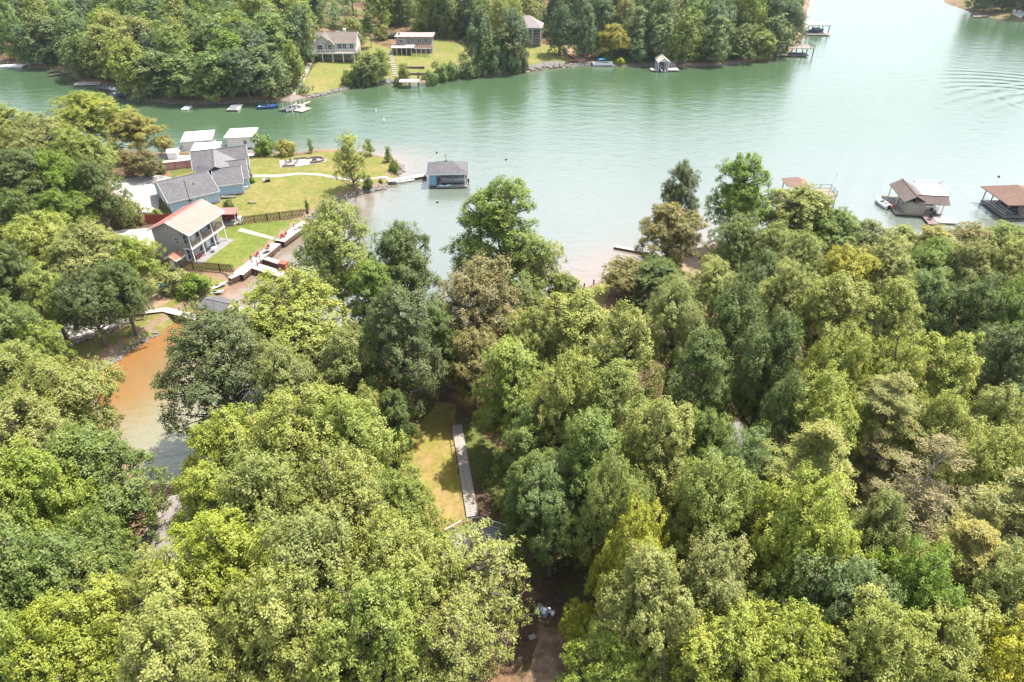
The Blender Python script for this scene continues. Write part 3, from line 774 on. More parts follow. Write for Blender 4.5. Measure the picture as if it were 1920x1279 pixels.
T = [
# ---- left column by the houses
(165,222,150,15,'round','yellow','large round yellow green tree by the water behind the left woods'),
(250,245,112,12,'round','gold','dark round tree with golden tips overhanging the water left of the white boathouses'),
(20,255,150,17,'round','mid','mid green tree at the far left edge just below the narrow water'),
(85,275,130,16,'round','pale','pale green tree second in from the left edge below the narrow water'),
(150,300,130,16,'round','mid','light green tree below the large round waterside tree'),
(40,345,150,17,'tall','dark','dark tree at the left edge beside the white gravel driveway woods'),
(115,350,130,17,'round','deep','deep green tree left of the white gravel driveway, upper'),
(178,355,105,16,'round','dark','dark green tree touching the left end of the white driveway'),
(240,300,62,7,'wispy','olive','thin olive tree at the left end of the red fence'),
(272,303,56,7,'round','olive','olive brown tree in front of the red fence'),
(307,270,38,5,'round','gold','small round golden green tree on the white paved lot'),
(120,405,110,13,'round','deep','green tree between the driveway woods and the pale gravel drive'),
(30,410,120,14,'round','dark','dark tree at the left edge level with the balcony house roof'),
(70,465,150,15,'round','pale','broad pale green tree left of the pale gravel drive'),
(165,480,140,14,'round','pale','pale green tree just left of the balcony house'),
(245,490,110,11,'round','mid','leafy tree whose crown touches the grey siding of the balcony house'),
(15,520,120,15,'round','dark','dark tree on the left edge above the shaded gravel parking'),
(90,560,110,13,'round','mid','tree with a visible bare trunk standing in the shaded gravel parking'),
(165,565,115,13,'round','dark','dark tree on the bank above the grassy strip of the orange cove, left'),
(225,545,100,13,'round','dark','dark tree beside the wooden foot bridge path'),
(20,620,130,14,'round','deep','dense tree on the left edge beside the gravel parking'),
(75,650,100,10,'round','mid','round tree at the left end of the shaded grassy bank'),
# ---- left foreground
(40,735,170,16,'tall','mid','green tree on the left edge left of the orange cove'),
(130,760,200,17,'round','yellow','broad yellow green tree hugging the left shore of the orange cove'),
(60,850,190,18,'tall','yellow','yellow green tree on the left edge left of the narrow green water'),
(186,905,205,18,'tall','deep','rich green conical tree directly left of the narrow green water'),
(90,960,200,20,'round','mid','mid green tree in the lower left below the yellow green tree'),
(20,1000,190,20,'round','mid','tree on the left edge in the lower left quarter'),
(195,1050,170,14,'round','deep','shaded green tree left of the tan roof slab'),
(70,1120,250,20,'round','deep','broad deep green tree in the bottom left corner woods'),
(160,1235,230,17,'round','yellow','yellow green tree at the bottom left above the grey drive'),
(20,1260,220,19,'round','mid','tree in the extreme bottom left corner'),
# ---- centre left mass
(400,690,240,11,'round','dark','large dark tree leaning over the narrow water of the cove'),
(560,605,240,17,'round','yellow','broad yellow green tree right of the covered boat dock'),
(468,650,95,12,'round','pale','pale tree crown over the foot bridge dock'),
(628,480,170,15,'round','mid','green tree at the water right of the red dock chairs'),
(755,500,150,15,'round','dark','dark tree right of the dockside green tree by the bay'),
(700,560,110,16,'tall','deep','deep green tree tucked behind the broad yellow green tree'),
(750,650,165,22,'tall','dark','very tall dark tree left of the brown olive tree'),
(660,700,150,17,'tall','mid','mid green tree below the broad yellow green tree'),
(540,730,150,16,'round','mid','green tree right of the large dark cove tree'),
(690,790,90,13,'tall','yellow','slender yellow green tree beside the patchy lawn'),
(740,790,80,12,'tall','dark','dark slender tree at the upper left edge of the patchy lawn'),
(560,850,240,20,'round','yellow','large yellow green tree left of the patchy lawn'),
(450,862,190,16,'round','yellow','yellow green tree at the right bank of the narrow green water'),
(660,870,200,19,'round','mid','dense tree bordering the patchy lawn on its left'),
(425,990,200,19,'round','yellow','broad tree right of the hidden tan roof'),
(510,990,230,21,'round','mid','big mid green tree in the centre left woods'),
(650,1000,240,21,'round','yellow','broad tree left of the white deck railing'),
(745,975,160,16,'round','mid','tree just below the patchy lawn'),
(440,1110,240,20,'round','yellow','yellow green tree below the tan roof in the lower left'),
(320,1150,200,17,'round','yellow','low yellow green tree right of the grey drive'),
(600,1110,250,21,'round','mid','big tree in the bottom centre left woods, upper row'),
(750,1090,230,19,'round','yellow','tree left of the wispy pale tree'),
(545,1215,260,20,'round','yellow','yellow green tree on the bottom edge left of centre'),
(360,1245,260,19,'round','pale','pale green tree on the bottom edge at lower left'),
(700,1220,250,20,'round','mid','mid green tree on the bottom edge left of the wispy tree'),
(885,1092,275,15,'wispy','pale','wispy pale tree with thin twigs above the dirt yard'),
(850,1225,230,15,'wispy','pale','wispy pale tree on the bottom edge left of the dirt yard'),
# ---- centre
(938,440,190,20,'tall','deep','tall glossy green tree standing alone against the bay'),
(1000,505,120,14,'round','yellow','yellow green tree at the right foot of the tall bayside tree'),
(1060,545,80,8,'round','mid','small tree beside the grassy point with two posts'),
(900,580,195,19,'round','olive','brown olive tree in the middle of the woods'),
(820,640,110,15,'tall','dark','dark tree on the left side of the brown olive tree'),
(985,590,100,13,'round','mid','light green tree right of the brown olive tree'),
(1000,660,130,15,'round','pale','pale green tree below the brown olive tree on the right'),
(890,680,130,13,'round','olive','olive tree over the top of the long boardwalk'),
(960,730,150,17,'tall','mid','mid green tree right of the boardwalk top'),
(1085,640,175,18,'tall','yellow','bright yellow green tree below the grassy point'),
(1165,690,150,20,'tall','yellow','bright tree left of the dome shaped tree'),
(1265,620,140,18,'round','mid','dome shaped light green tree below the bare branches'),
(990,845,125,15,'tall','deep','deep green tree along the right edge of the boardwalk'),
(1060,780,170,20,'round','yellow','yellow green tree in the exact middle right of the boardwalk woods'),
(1150,800,150,19,'tall','mid','tall tree in the middle woods below the dome shaped tree'),
(1000,930,130,15,'tall','deep','shadowed tree right of the long boardwalk foot'),
(1035,960,150,15,'round','blue','blue green tree above the dark gap near the dirt yard'),
(1110,890,160,19,'tall','deep','deep green tree above the blue green tree'),
(1225,870,170,20,'tall','yellow','yellow green crown in the middle woods left of the grey patch'),
(1150,970,150,19,'round','mid','light tipped tree right of the blue green tree'),
(1190,1060,150,17,'round','lime','bright lime yellow tree in the lower centre woods'),
(1090,1180,90,7,'round','lime','small lime yellow tree at the edge of the dirt yard'),
(1210,1170,220,19,'round','yellow','full green tree right of the small lime tree'),
(1150,1268,200,13,'round','mid','tree on the bottom edge right of the dirt yard'),
(1320,970,190,19,'round','mid','rounded light green tree in the lower right centre'),
(1330,1130,190,17,'round','pale','pale green tree in the lower right centre near the bottom'),
(1350,1250,220,16,'round','yellow','yellow green tree on the bottom edge right of centre'),
# ---- shoreline right of centre
(1258,435,135,13,'round','olive','olive brown tree at the beach gap'),
(1272,375,88,15,'tall','dark','thin dark crown rising behind the olive beach tree'),
(1176,516,100,7,'round','olive','olive tree by the small white pier'),
(1230,520,120,8,'round','dark','dark shaded shrub like tree behind the bare branches'),
(1392,365,125,19,'tall','deep','tall deep green tree highest on the right shoreline'),
(1500,405,165,14,'round','yellow','yellow green tree in front of the small roofed deck'),
(1380,455,110,13,'round','deep','deep green tree at the foot of the tallest shoreline tree'),
(1440,470,100,13,'round','mid','mid green tree below the shoreline yellow green tree'),
(1562,438,115,11,'round','deep','low green tree at the shore below the small roofed deck'),
(1625,450,100,9,'round','mid','low green tree left of the taupe roofed boathouse'),
(1685,455,90,8,'round','pale','low pale green tree right below the taupe roofed boathouse'),
(1750,455,95,8,'round','gold','low golden tree between the two right hand boathouses'),
(1815,450,85,8,'round','olive','low dark olive tree left of the brown roofed boathouse'),
(1885,450,95,8,'round','mid','low tree in front of the brown roofed boathouse'),
# ---- right woods rows
(1340,545,110,13,'round','pale','pale tree beside the sunlit sandy shore gap'),
(1420,540,110,15,'round','dark','dark tree behind the pale tree of the sandy gap'),
(1500,500,110,14,'round','mid','green tree in the upper right woods, leftmost of its row'),
(1580,515,120,13,'round','gold','gold tinted tree in the upper right woods'),
(1660,510,120,13,'round','pale','pale tree in the upper right woods behind the taupe boathouse shore'),
(1740,505,110,13,'round','deep','deep green tree in the upper right woods behind the golden shore tree'),
(1815,510,110,14,'round','yellow','yellow green tree in the upper right woods near the edge'),
(1890,515,120,15,'round','yellow','bright yellow green tree on the right edge of the upper woods'),
(1380,620,130,18,'round','dark','dark tree left of the paired yellow green tops'),
(1470,580,130,17,'round','pale','pale blue tinted tree in the right woods'),
(1550,610,150,19,'tall','yellow','pointed yellow green tree in the right woods, left of the pair'),
(1660,630,140,19,'tall','yellow','pointed yellow green tree in the right woods, right of the pair'),
(1730,585,120,16,'round','blue','bluish green tree in the right woods'),
(1810,600,140,17,'round','dark','dark tree in the right woods near the right edge'),
(1895,610,130,17,'round','deep','deep green tree against the right edge, upper middle'),
(1310,730,130,19,'tall','dark','dark tree above the small grey clearing'),
(1435,700,150,20,'round','dark','shadowed tree in the right woods above the grey patch'),
(1560,720,150,19,'round','yellow','yellow green tree under the pointed pair'),
(1660,740,150,18,'round','yellow','bright tree right below the pointed pair'),
(1760,730,150,18,'tall','yellow','broad yellow green tree beside the dark right edge tree'),
(1875,710,150,18,'round','dark','very dark tree on the right edge of the woods'),
(1320,850,130,14,'round','deep','small deep green tree left of the grey patch'),
(1460,810,110,19,'tall','dark','dark tree immediately right of the grey patch'),
(1540,810,180,19,'round','yellow','broad yellow green tree right of the grey patch'),
(1650,820,150,19,'pine','needle','pine with olive sprays in the middle of the right woods'),
(1740,850,150,17,'round','yellow','yellow green tree right of the upper pine'),
(1850,820,140,16,'round','pale','pale green tree near the right edge below the very dark tree'),
(1905,780,110,15,'pine','blue','blue tinted pine on the right edge'),
(1385,910,150,16,'round','blue','blue green tree below the grey patch'),
(1510,920,180,20,'pine','needle','flat topped pine with layered sprays in the lower right'),
(1620,890,110,15,'deadpine','dead','brown twiggy pine between the two green pines'),
(1715,950,190,20,'deadpine','dead','large half dead pine with bare grey limbs in the lower right'),
(1830,920,170,18,'round','yellow','yellow green tree on the right behind the dead pine'),
(1900,890,120,16,'round','mid','tree on the right edge above the lowest pine'),
(1500,1040,220,20,'round','yellow','big yellow green tree in front of the flat topped pine'),
(1420,1010,130,14,'round','mid','green tree left of the big lower right tree'),
(1630,1040,150,17,'round','mid','light green tree between big tree and dead pine'),
(1870,1020,210,20,'pine','needle','leaning pine on the right edge in the lower right'),
(1780,1090,170,17,'pine','dead','brownish pine near the lower right corner'),
(1700,1150,190,17,'round','deep','deep green tree under the half dead pine'),
(1560,1160,200,17,'round','blue','blue green tree in the bottom right woods'),
(1450,1170,170,14,'round','dark','dark low tree beside the bare earth in the lower right'),
(1860,1170,200,17,'round','mid','tree on the right edge near the bottom right corner'),
(1480,1265,210,16,'round','yellow','yellow green tree on the bottom edge in the lower right'),
(1620,1250,230,17,'round','yellow','bright tree on the bottom edge second from the right corner group'),
(1760,1260,220,16,'round','yellow','yellow green tree on the bottom edge near the right corner'),
(1890,1270,200,17,'round','gold','gold green tree in the bottom right corner'),
]
for row in T: tree_px(row[0], row[1], row[2]*1.04, *row[3:])
# the bare grey branches above the dome tree
for (px, py, s, rzz, lab) in ((1215, 560, 1.0, 0.4, 'bare grey dead tree between the olive pier tree and the dome shaped tree'), (1745, 985, 1.25, 2.0, 'bare grey snag beside the large half dead pine')):
    p = PG(px, py+60)
    sn = empty('dead_tree', p, rzz, lab, 'tree'); sn.scale = (s, s, s)
    obj('branches', make_snag(5 if px < 1500 else 9), sn)
# lone lawn tree and garden plants
p = PG(664, 357)
plant(p.x, p.y, p.z-0.05, 4.6, 13.2, 'airy', 'pale', 'lone airy tree on the lawn edge by the sea wall')
for (px, py, r, h, kind, leaf, lab) in (
 (498,290,2.7,3.6,'bush','deep','round dark bush by the water, left of the pair'),
 (537,290,2.8,3.6,'bush','gold','round green bush by the water, right of the pair'),
 (584,287,0.8,2.9,'small','mid','tiny tree on the lawn edge beyond the fire pit'),
 (694,292,1.4,3.2,'small','deep','small tree half hidden behind the lone airy tree'),
 (728,304,1.15,3.0,'small','deep','small dark tree near the tip of the point, farther one'),
 (740,322,1.4,2.8,'bush','deep','rounded small tree near the tip of the point, nearer one'),
 (691,356,1.2,2.6,'bush','dark','dark bush beside the trunk of the lone airy tree'),
 (714,343,0.6,1.0,'bush','mid','little round shrub beside the concrete path'),
 (577,394,0.55,1.9,'small','dark','sapling in a pot on the lawn above the picket fence'),
 (430,393,1.2,2.2,'bush','deep','dark green shrub in front of the blue house wall'),
 (468,334,0.8,1.4,'bush','olive','flowering shrub at the corner of the blue house'),
 (473,343,0.8,1.4,'bush','mid','green shrub below the flowering shrub of the blue house'),
 (305,325,1.2,2.4,'bush','mid','small bush in front of the long red fence'),
 (282,330,1.4,2.2,'bush','deep','low bush at the left end of the long red fence'),
 (376,318,0.9,1.2,'bush','deep','low shrub beside the blue house at the fence end'),
 (248,420,3.4,5.4,'bush','yellow','large bright yellow green bush beside the white driveway'),
 (208,420,2.3,4.4,'bush','olive','pale olive bush left of the bright yellow green bush'),
 (295,412,1.4,2.2,'bush','mid','small bush behind the short red fence'),
 (335,548,2.6,3.0,'bush','pale','pale bush behind the kayak rack, left'),
 (370,552,2.9,3.4,'bush','deep','dark bush behind the kayak rack, right'),
 (655,161,2.6,3.6,'bush','deep','dark shore bush left of the big far lawn tree'),
 (745,162,1.4,2.6,'bush','dark','dark bush left of the far raised dock'),
 (758,150,2.2,3.8,'bush','mid','leafy bush above the far raised dock'),
 (808,158,3.0,4.0,'bush','blue','far shore bush, first right of the raised dock'),
 (828,152,3.2,4.4,'bush','blue','far shore bush, second right of the raised dock'),
 (850,148,3.4,5.0,'bush','blue','far shore bush, third right of the raised dock'),
 (873,146,3.4,5.0,'bush','blue','far shore bush, fourth right of the raised dock'),
 (892,144,3.0,5.0,'bush','deep','far shore bush beside the tall dark trees'),
 (716,74,3.0,3.6,'bush','pale','pale bush left of the low stone house'),
 (1162,121,1.8,2.2,'bush','lime','small bright yellow bush on the far shore edge'),
 (785,62,1.8,2.2,'bush','deep','small bush by the end of the far stone house'),
 (905,140,3.6,6.5,'bush','fard','tall shrub at the water under the dark trees, first from the left'),
 (930,138,4.0,7.5,'bush','fard','tall shrub at the water under the dark trees, second from the left'),
 (957,135,4.2,7.0,'bush','fard','tall shrub at the water under the dark trees, third from the left'),
 (978,133,2.8,4.5,'bush','fard','shrub at the right foot of the dark waterside trees'),
 (672,160,3.0,5.0,'bush','fard','dark shore shrub under the big far lawn tree, left'),
 (700,159,3.0,4.0,'bush','deep','dark shore shrub under the big far lawn tree, right'),
):
    p = PG(px, py); plant(p.x, p.y, p.z-0.05, r, h, kind, leaf, lab)
# ---- far shore trees that can be told apart
FT = [
(688,118,62,17,'full','deep','large tree on the far lawn hiding the corner of the white house'),
(712,108,36,9,'full','mid','small tree at the right side of the big far lawn tree'),
(664,55,36,12,'full','pale','pale round tree behind the white and grey far house'),
(692,48,26,13,'pine','dark','dark narrow tree between the two far houses'),
(1150,70,66,12,'round','gold','round yellow topped tree on the far shore right of the brick house'),
(912,90,46,18,'full','dark','tall dark tree at the far waterside left of the brick house'),
(950,80,60,21,'full','dark','broad dark waterside tree left of the brick house'),
(900,55,52,22,'full','fard','tall dark tree above the far shore bushes'),
(966,58,56,22,'full','fard','tall dark tree partly covering the brick house'),
(548,108,44,15,'full','mid','green tree at the left edge of the far sloping lawn'),
(500,120,80,19,'full','far','broad tree on the wooded point behind the covered dock'),
(455,125,80,19,'full','fard','dark tree on the wooded point above the white floating lift'),
(400,125,85,20,'full','far','tree on the wooded point between the two small white docks'),
(345,130,85,20,'full','far','tree on the wooded point above the first small white dock'),
(290,125,85,20,'full','far','tree on the wooded point near its left end'),
(243,112,78,18,'full','mid','tree above the long pale floating dock'),
(190,84,84,18,'full','mid','tree on the far left shore above the cluttered dock'),
(205,60,80,20,'full','yellow','light topped tree in the far left woods'),
(110,90,75,18,'full','far','tree on the far left shore above the dark pier'),
(80,60,80,18,'full','far','tree on the far left shore above the white swim dock'),
(40,70,60,18,'full','fard','dark tree on the far left edge shore'),
(325,75,80,19,'full','mid','green tree in the second row of the wooded point'),
(260,70,80,19,'full','pale','pale tree in the second row of the wooded point'),
(390,70,80,19,'full','far','tree in the second row above the point, middle'),
(450,65,80,20,'full','mid','tree in the second row above the point, right'),
(510,55,80,20,'full','far','tree in the second row left of the white far house'),
(560,50,60,20,'full','fard','tall dark tree immediately left of the white far house'),
(1050,42,46,19,'full','fard','dark tree with a pale trunk right of the brick house'),
(1098,46,50,19,'full','fard','dark tree above the moored pontoon boat'),
(1245,60,60,18,'full','far','tree above the small white boathouse'),
(1290,55,56,19,'full','mid','light crowned tree with pale trunks behind the small boathouse'),
(1345,62,64,18,'full','far','tree on the far shore right of the pale trunks'),
(1395,70,62,17,'full','deep','broad waterside tree left of the far pier'),
(1430,75,50,14,'full','mid','lower waterside tree beside the far pier'),
(1460,55,62,19,'full','far','waterside tree at the end of the far shore'),
(1488,35,50,20,'full','fard','last tall tree at the right end of the far shore'),
(1200,90,40,9,'full','fard','small dark tree between the yellow topped tree and the boathouse'),
]
for row in FT: tree_px(*row)
# ---- forest fill behind, individually grown, grouped by stretch
clear = [GP((575,185),(660,165),(860,150),(985,140),(1080,125),(1110,118),(1075,80),(1010,66),(975,78),(930,110),(880,84),(835,70),(790,58),(730,56),(690,56),(650,52),(600,52),(575,100),(560,150))]
taken = []
for o in list(COL.objects):
    if o.get('category') in ('tree', 'pine tree') : taken.append((o.location.x, o.location.y, 5.0*o.scale[0] if 'tall' not in o.name else 4.2*o.scale[0]))
def free(x, y, d):
    return all((x-a)**2+(y-b)**2 > (d)**2 for a, b, c in taken)
ZL = ((-999, -95, 'dense green tree in the woods behind the far left shore', 'woods behind the far left shore'),
      (-95, -30, 'dense green tree in the woods behind the two far houses', 'woods behind the two far houses'),
      (-30, 35, 'tall tree in the woods behind the far brick house', 'woods behind the far brick house'),
      (35, 160, 'dense tree in the woods above the small white boathouse shore', 'woods above the small boathouse shore'))
cand = []
yy = 205.0
rr = random.Random(21)
while yy < 480:
    xx = -260.0 + rr.uniform(0, 9)
    while xx < 150:
        cand.append((xx+rr.uniform(-3.2, 3.2), yy+rr.uniform(-3.2, 3.2))); xx += 8.4
    yy += 8.2
rr.shuffle(cand)
nfar = 0; later = []
cand.sort(key=lambda c: c[1])
for x, y in cand:
    d = float(DC[min(len(GY)-1, np.searchsorted(GY, y)), min(len(GX)-1, np.searchsorted(GX, x))])
    if d < 5 or not free(x, y, 6.6) or inpoly(x, y, clear[0]): continue
    z = ground(x, y); h = rr.uniform(17, 23)
    dd = depth_of(Vector((x, y, z+h*0.6))); px = 960+FOC*x/dd
    top_v = Vector((x, y, z+h)); u = ((top_v.y)*math.sin(PITCH)+(top_v.z-CAM_H)*math.cos(PITCH))/depth_of(top_v)
    if px < -60 or px > 1990: continue
    py = 639.5-FOC*u
    if py < -75: continue
    taken.append((x, y, 5))
    if nfar >= 120 or py < -68: later.append((x, y, z, h)); continue
    nfar += 1
    for a, b, lb, gr in ZL:
        if a <= x < b: break
    kd = 'full'
    lf = rr.choice(['far', 'far', 'fard', 'fard', 'fard', 'deep', 'mid', 'pale'])
    row = 'front row' if d < 32 else ('middle row' if d < 55 else 'back row')
    tone = {'far': 'mid green', 'fard': 'dark green', 'deep': 'deep green', 'mid': 'fresh green', 'pale': 'pale green'}[lf]
    if a == -999: lb = lb.replace('in the woods behind the far left shore', 'at the far left edge of the far woods' if px < 110 else ('in the woods above the long pale floating dock' if px < 260 else ('in the woods over the left half of the point' if px < 400 else 'in the woods over the right half of the point')))
    elif a == 35: lb = lb.replace('above the small white boathouse shore', 'left of the small white boathouse' if px < 1230 else ('above the small white boathouse' if px < 1370 else 'near the end of the far shore'))
    lb = tone + lb[lb.index(' tree'):] + ', ' + row
    plant(x, y, z-0.2, rr.uniform(4.6, 6.6), h, kd, lf, lb, gr)
print('far trees', nfar, 'woods', len(later))
# top right shore and the woods farther back: one mass of crowns each
def wood_mass(name, spots, leaf, label, seed):
    rs = np.random.RandomState(seed); C_, D_, T_ = [], [], []
    mb = MB()
    for (x, y, z, h) in spots:
        for k in range(11):
            r = rs.uniform(1.6, 2.6); a = rs.uniform(0, 6.28); ro = rs.uniform(0.5, 3.6)
            c = np.array([x+ro*math.cos(a), y+ro*math.sin(a), z+h*(0.93-0.10*ro-rs.uniform(0, 0.22))])
            d = dirs(rs, 34, -0.3); lt = rs.rand(2)
            C_.append(c+d*r); D_.append(d); T_.append(np.tile(lt, (34, 1))*0.6+rs.rand(34, 2)*0.4)
        mb.tube((x, y, z-0.5), (x, y, z+h*0.8), 0.3, 0.1, 5, False)
    me = leaf_mesh(name, np.concatenate(C_), np.concatenate(D_), np.concatenate(T_), 5, 0.42, 0.28, rs)
    me.materials.append(LEAF[leaf])
    o = obj(name, me); tag(o, label, 'woodland', kind='stuff')
    t = mb.build('trunks', BARK, o); t['kind'] = 'stuff'
wood_mass('distant_woodland', later, 'fard', 'far off wooded hillside behind the far shore trees at the top of the view', 3)
sp2 = []
for k in range(900):
    x, y = rr.uniform(205, 330), rr.uniform(300, 440)
    d = float(DD[min(len(GY)-1, np.searchsorted(GY, y)), min(len(GX)-1, np.searchsorted(GX, x))])
    if d < 3 or not free(x, y, 7.5) or 960+FOC*x/depth_of(Vector((x, y, 8))) > 1985 or 639.5-FOC*(y*math.sin(PITCH)+(20-CAM_H)*math.cos(PITCH))/depth_of(Vector((x, y, 20))) < -70: continue
    taken.append((x, y, 5))
    if len([1 for q in sp2]) < 60: sp2.append((x, y, ground(x, y), rr.uniform(16, 20)))
sp2.sort(key=lambda q: q[1]+0.0*q[0])
for (x, y, z, h) in sp2[:18]:
    plant(x, y, z, rr.uniform(4.8, 6), h, 'full', 'fard', 'dark tree on the wooded shore in the top right corner', 'trees on the top right shore')
if len(sp2) > 18: wood_mass('distant_woodland', sp2[18:], 'fard', 'shadowed woods filling the shore in the top right corner', 4)
# ---- undergrowth between the near trees
rs = np.random.RandomState(77)
C_, D_, T_ = [], [], []
n = 0
keepout = [GP((815,750),(905,750),(905,990),(760,990),(735,880)), GP((985,1150),(1130,1130),(1220,1400),(880,1400)), GP((160,1200),(250,1090),(340,1090),(300,1330),(130,1330)),
           GP((1280,470),(1345,460),(1350,560),(1265,570)), GP((1080,540),(1160,522),(1160,600),(1070,600)), GP((60,600),(270,590),(420,520),(350,600),(180,705),(60,700)), GP((1350,780),(1410,780),(1410,840),(1350,840)), GP((285,920),(420,920),(420,1110),(235,1120))]
while n < 1500:
    x, y = rs.uniform(-75, 110), rs.uniform(12, 128)
    if dwat(x, y) < 1.0 or (x < -22 and y > 86): continue
    if any(inpoly(x, y, k) for k in keepout): continue
    n += 1
    z = ground(x, y); r = rs.uniform(0.5, 1.5); d = dirs(rs, 9, 0.0); lt = rs.rand(2)
    C_.append(np.array([x, y, z+0.1])+d*r*np.array([1, 1, 0.9])); D_.append(d); T_.append(np.tile(lt, (9, 1))*0.6+rs.rand(9, 2)*0.4)
me = leaf_mesh('undergrowth', np.concatenate(C_), np.concatenate(D_), np.concatenate(T_), 9, 0.17, 0.26, rs)
me.materials.append(LEAF['deep'])
tag(obj('undergrowth', me), 'leafy undergrowth covering the forest floor between the trees', 'undergrowth', kind='stuff')
C_, D_, T_ = [], [], []
n = 0
while n < 1500:
    x, y = rs.uniform(-215, 140), rs.uniform(205, 335)
    d = float(DC[min(len(GY)-1, np.searchsorted(GY, y)), min(len(GX)-1, np.searchsorted(GX, x))])
    if d < 1.5 or inpoly(x, y, clear[0]): continue
    qx = 960+FOC*x/depth_of(Vector((x, y, 3)))
    if 1150 < qx < 1400 and d < 20: continue
    if d < 12 and rs.rand() < 0.5: continue
    n += 1
    z = ground(x, y); r = rs.uniform(1.0, 2.6); dd_ = dirs(rs, 10, -0.1); lt = rs.rand(2)
    C_.append(np.array([x, y, z+0.1])+dd_*r*np.array([1, 1, 1.1])); D_.append(dd_); T_.append(np.tile(lt, (10, 1))*0.6+rs.rand(10, 2)*0.4)
me = leaf_mesh('undergrowth', np.concatenate(C_), np.concatenate(D_), np.concatenate(T_), 8, 0.36, 0.45, rs)
me.materials.append(LEAF['fard'])
tag(obj('undergrowth', me), 'dark shrub layer under the woods along the far shore', 'undergrowth', kind='stuff')
# boulders along the shores
STONE = mat('pale_boulder', (0.21, 0.19, 0.175), (0.13, 0.118, 0.108), rough=0.9, scale=2, bump=0.5)
def riprap(pts, n, s0, s1, width, label, off=0.0, m=STONE):
    mb = MB(); rs = np.random.RandomState(n)
    seg = [PZ(a, b, 0) for a, b in pts]
    for k in range(n):
        i = rs.randint(len(seg)-1); t = rs.rand(); p = seg[i].lerp(seg[i+1], t)
        x, y = p.x+rs.normal(0, width), p.y+off+rs.normal(0, width); s = rs.uniform(s0, s1)
        z = max(-0.05, ground(x, y))+s*0.15
        vs_ = [np.array(v)*s*rs.uniform(0.7, 1.2, 3)*0.62 for v in ((1,0,0),(-1,0,0),(0,1,0),(0,-1,0),(0,0,.8),(0,0,-.8),(.7,.7,.4),(-.7,.7,.3),(.7,-.7,.3),(-.7,-.7,.4))]
        c = np.array([x, y, z]); base = len(mb.v)
        import bmesh
        bm = bmesh.new()
        for v in vs_: bm.verts.new(c+v)
        bmesh.ops.convex_hull(bm, input=bm.verts)
        bm.verts.index_update()
        for v in bm.verts: mb.v.append(tuple(v.co))
        for f in bm.faces: mb.f.append(tuple(base+v.index for v in f.verts))
        bm.free()
    o = mb.build('riprap', m); tag(o, label, 'rocks', kind='stuff')
riprap([(733,342),(721,354),(703,358),(680,363),(652,371),(630,382),(597,401),(579,413)], 420, 0.25, 0.6, 0.25, 'line of grey rocks edging the lawn from the dock to the sea wall', 0.2)
riprap([(753,310),(754,319),(746,329)], 60, 0.3, 0.6, 0.3, 'grey rocks around the tip of the lawn point')
riprap([(575,184),(610,177),(645,168),(662,161)], 260, 0.35, 0.8, 0.4, 'rocks edging the far lawn below the white house', 0.3)
riprap([(985,134),(1020,128),(1055,125)], 420, 0.5, 1.1, 0.9, 'pale boulders piled below the lawn of the brick house', 1.2)
riprap([(1060,126),(1110,122)], 90, 0.4, 0.9, 0.6, 'scattered rocks on the far shore left of the pontoon boat', 0.5)
riprap([(715,157),(745,156)], 70, 0.4, 0.9, 0.6, 'brown rocks left of the far raised dock', 0.5)
riprap([(90,680),(150,655),(205,632),(245,612)], 150, 0.25, 0.6, 0.35, 'row of stones between gravel parking and grassy bank', 0.6)
riprap([(175,699),(208,681),(252,649),(297,625)], 150, 0.2, 0.5, 0.3, 'small rocks along the waterline of the orange cove')
riprap([(1130,124),(1230,124),(1330,124),(1400,118)], 240, 0.3, 0.6, 0.25, 'low stone edge along the far shore by the white boathouse', 0.2)
riprap([(243,185),(300,193),(380,196),(450,193),(520,191)], 200, 0.3, 0.7, 0.4, 'rocks along the foot of the wooded point', 0.3)
# ------------------------------------------------------------------ shared building pieces
_wc = {}
def window(parent, x, y, z, w, h, rz=0.0, fm=None, label=None, cross=True):
    """window on a wall facing local -y after turning rz; (x, y, z) is its lower centre"""
    fm = fm or TRIM
    k = (round(w, 2), round(h, 2), fm.name, cross)
    if k not in _wc:
        f = MB(); t = 0.09
        f.box(-w/2-t, w/2+t, -0.07, 0.0, -t, 0); f.box(-w/2-t, w/2+t, -0.07, 0, h, h+t)
        f.box(-w/2-t, -w/2, -0.07, 0, 0, h); f.box(w/2, w/2+t, -0.07, 0, 0, h)
        if cross: f.box(-0.03, 0.03, -0.065, 0, 0, h); f.box(-w/2, -0.03, -0.06, 0, h/2-0.025, h/2+0.025); f.box(0.03, w/2, -0.06, 0, h/2-0.025, h/2+0.025)
        p = MB().box(-w/2, w/2, -0.03, -0.003, 0, h)
        _wc[k] = (f.mesh('window', fm), p.mesh('pane', GLASS))
    o = obj('window', _wc[k][0], parent, (x, y, z), rz)
    obj('pane', _wc[k][1], o)
    if label: o['label'] = label
    return o
def door(parent, x, y, z, w, h, rz=0.0, m=None):
    d = MB().box(-w/2, w/2, -0.06, 0, 0, h); d.box(-w/2-0.08, -w/2, -0.08, 0, 0, h+0.08); d.box(w/2, w/2+0.08, -0.08, 0, 0, h+0.08)
    o = d.build('door', m or WHITE, parent, (x, y, z), rz)
    MB().box(w*0.32, w*0.42, -0.12, -0.06, h*0.46, h*0.5).build('handle', BLACK, o)
    return o
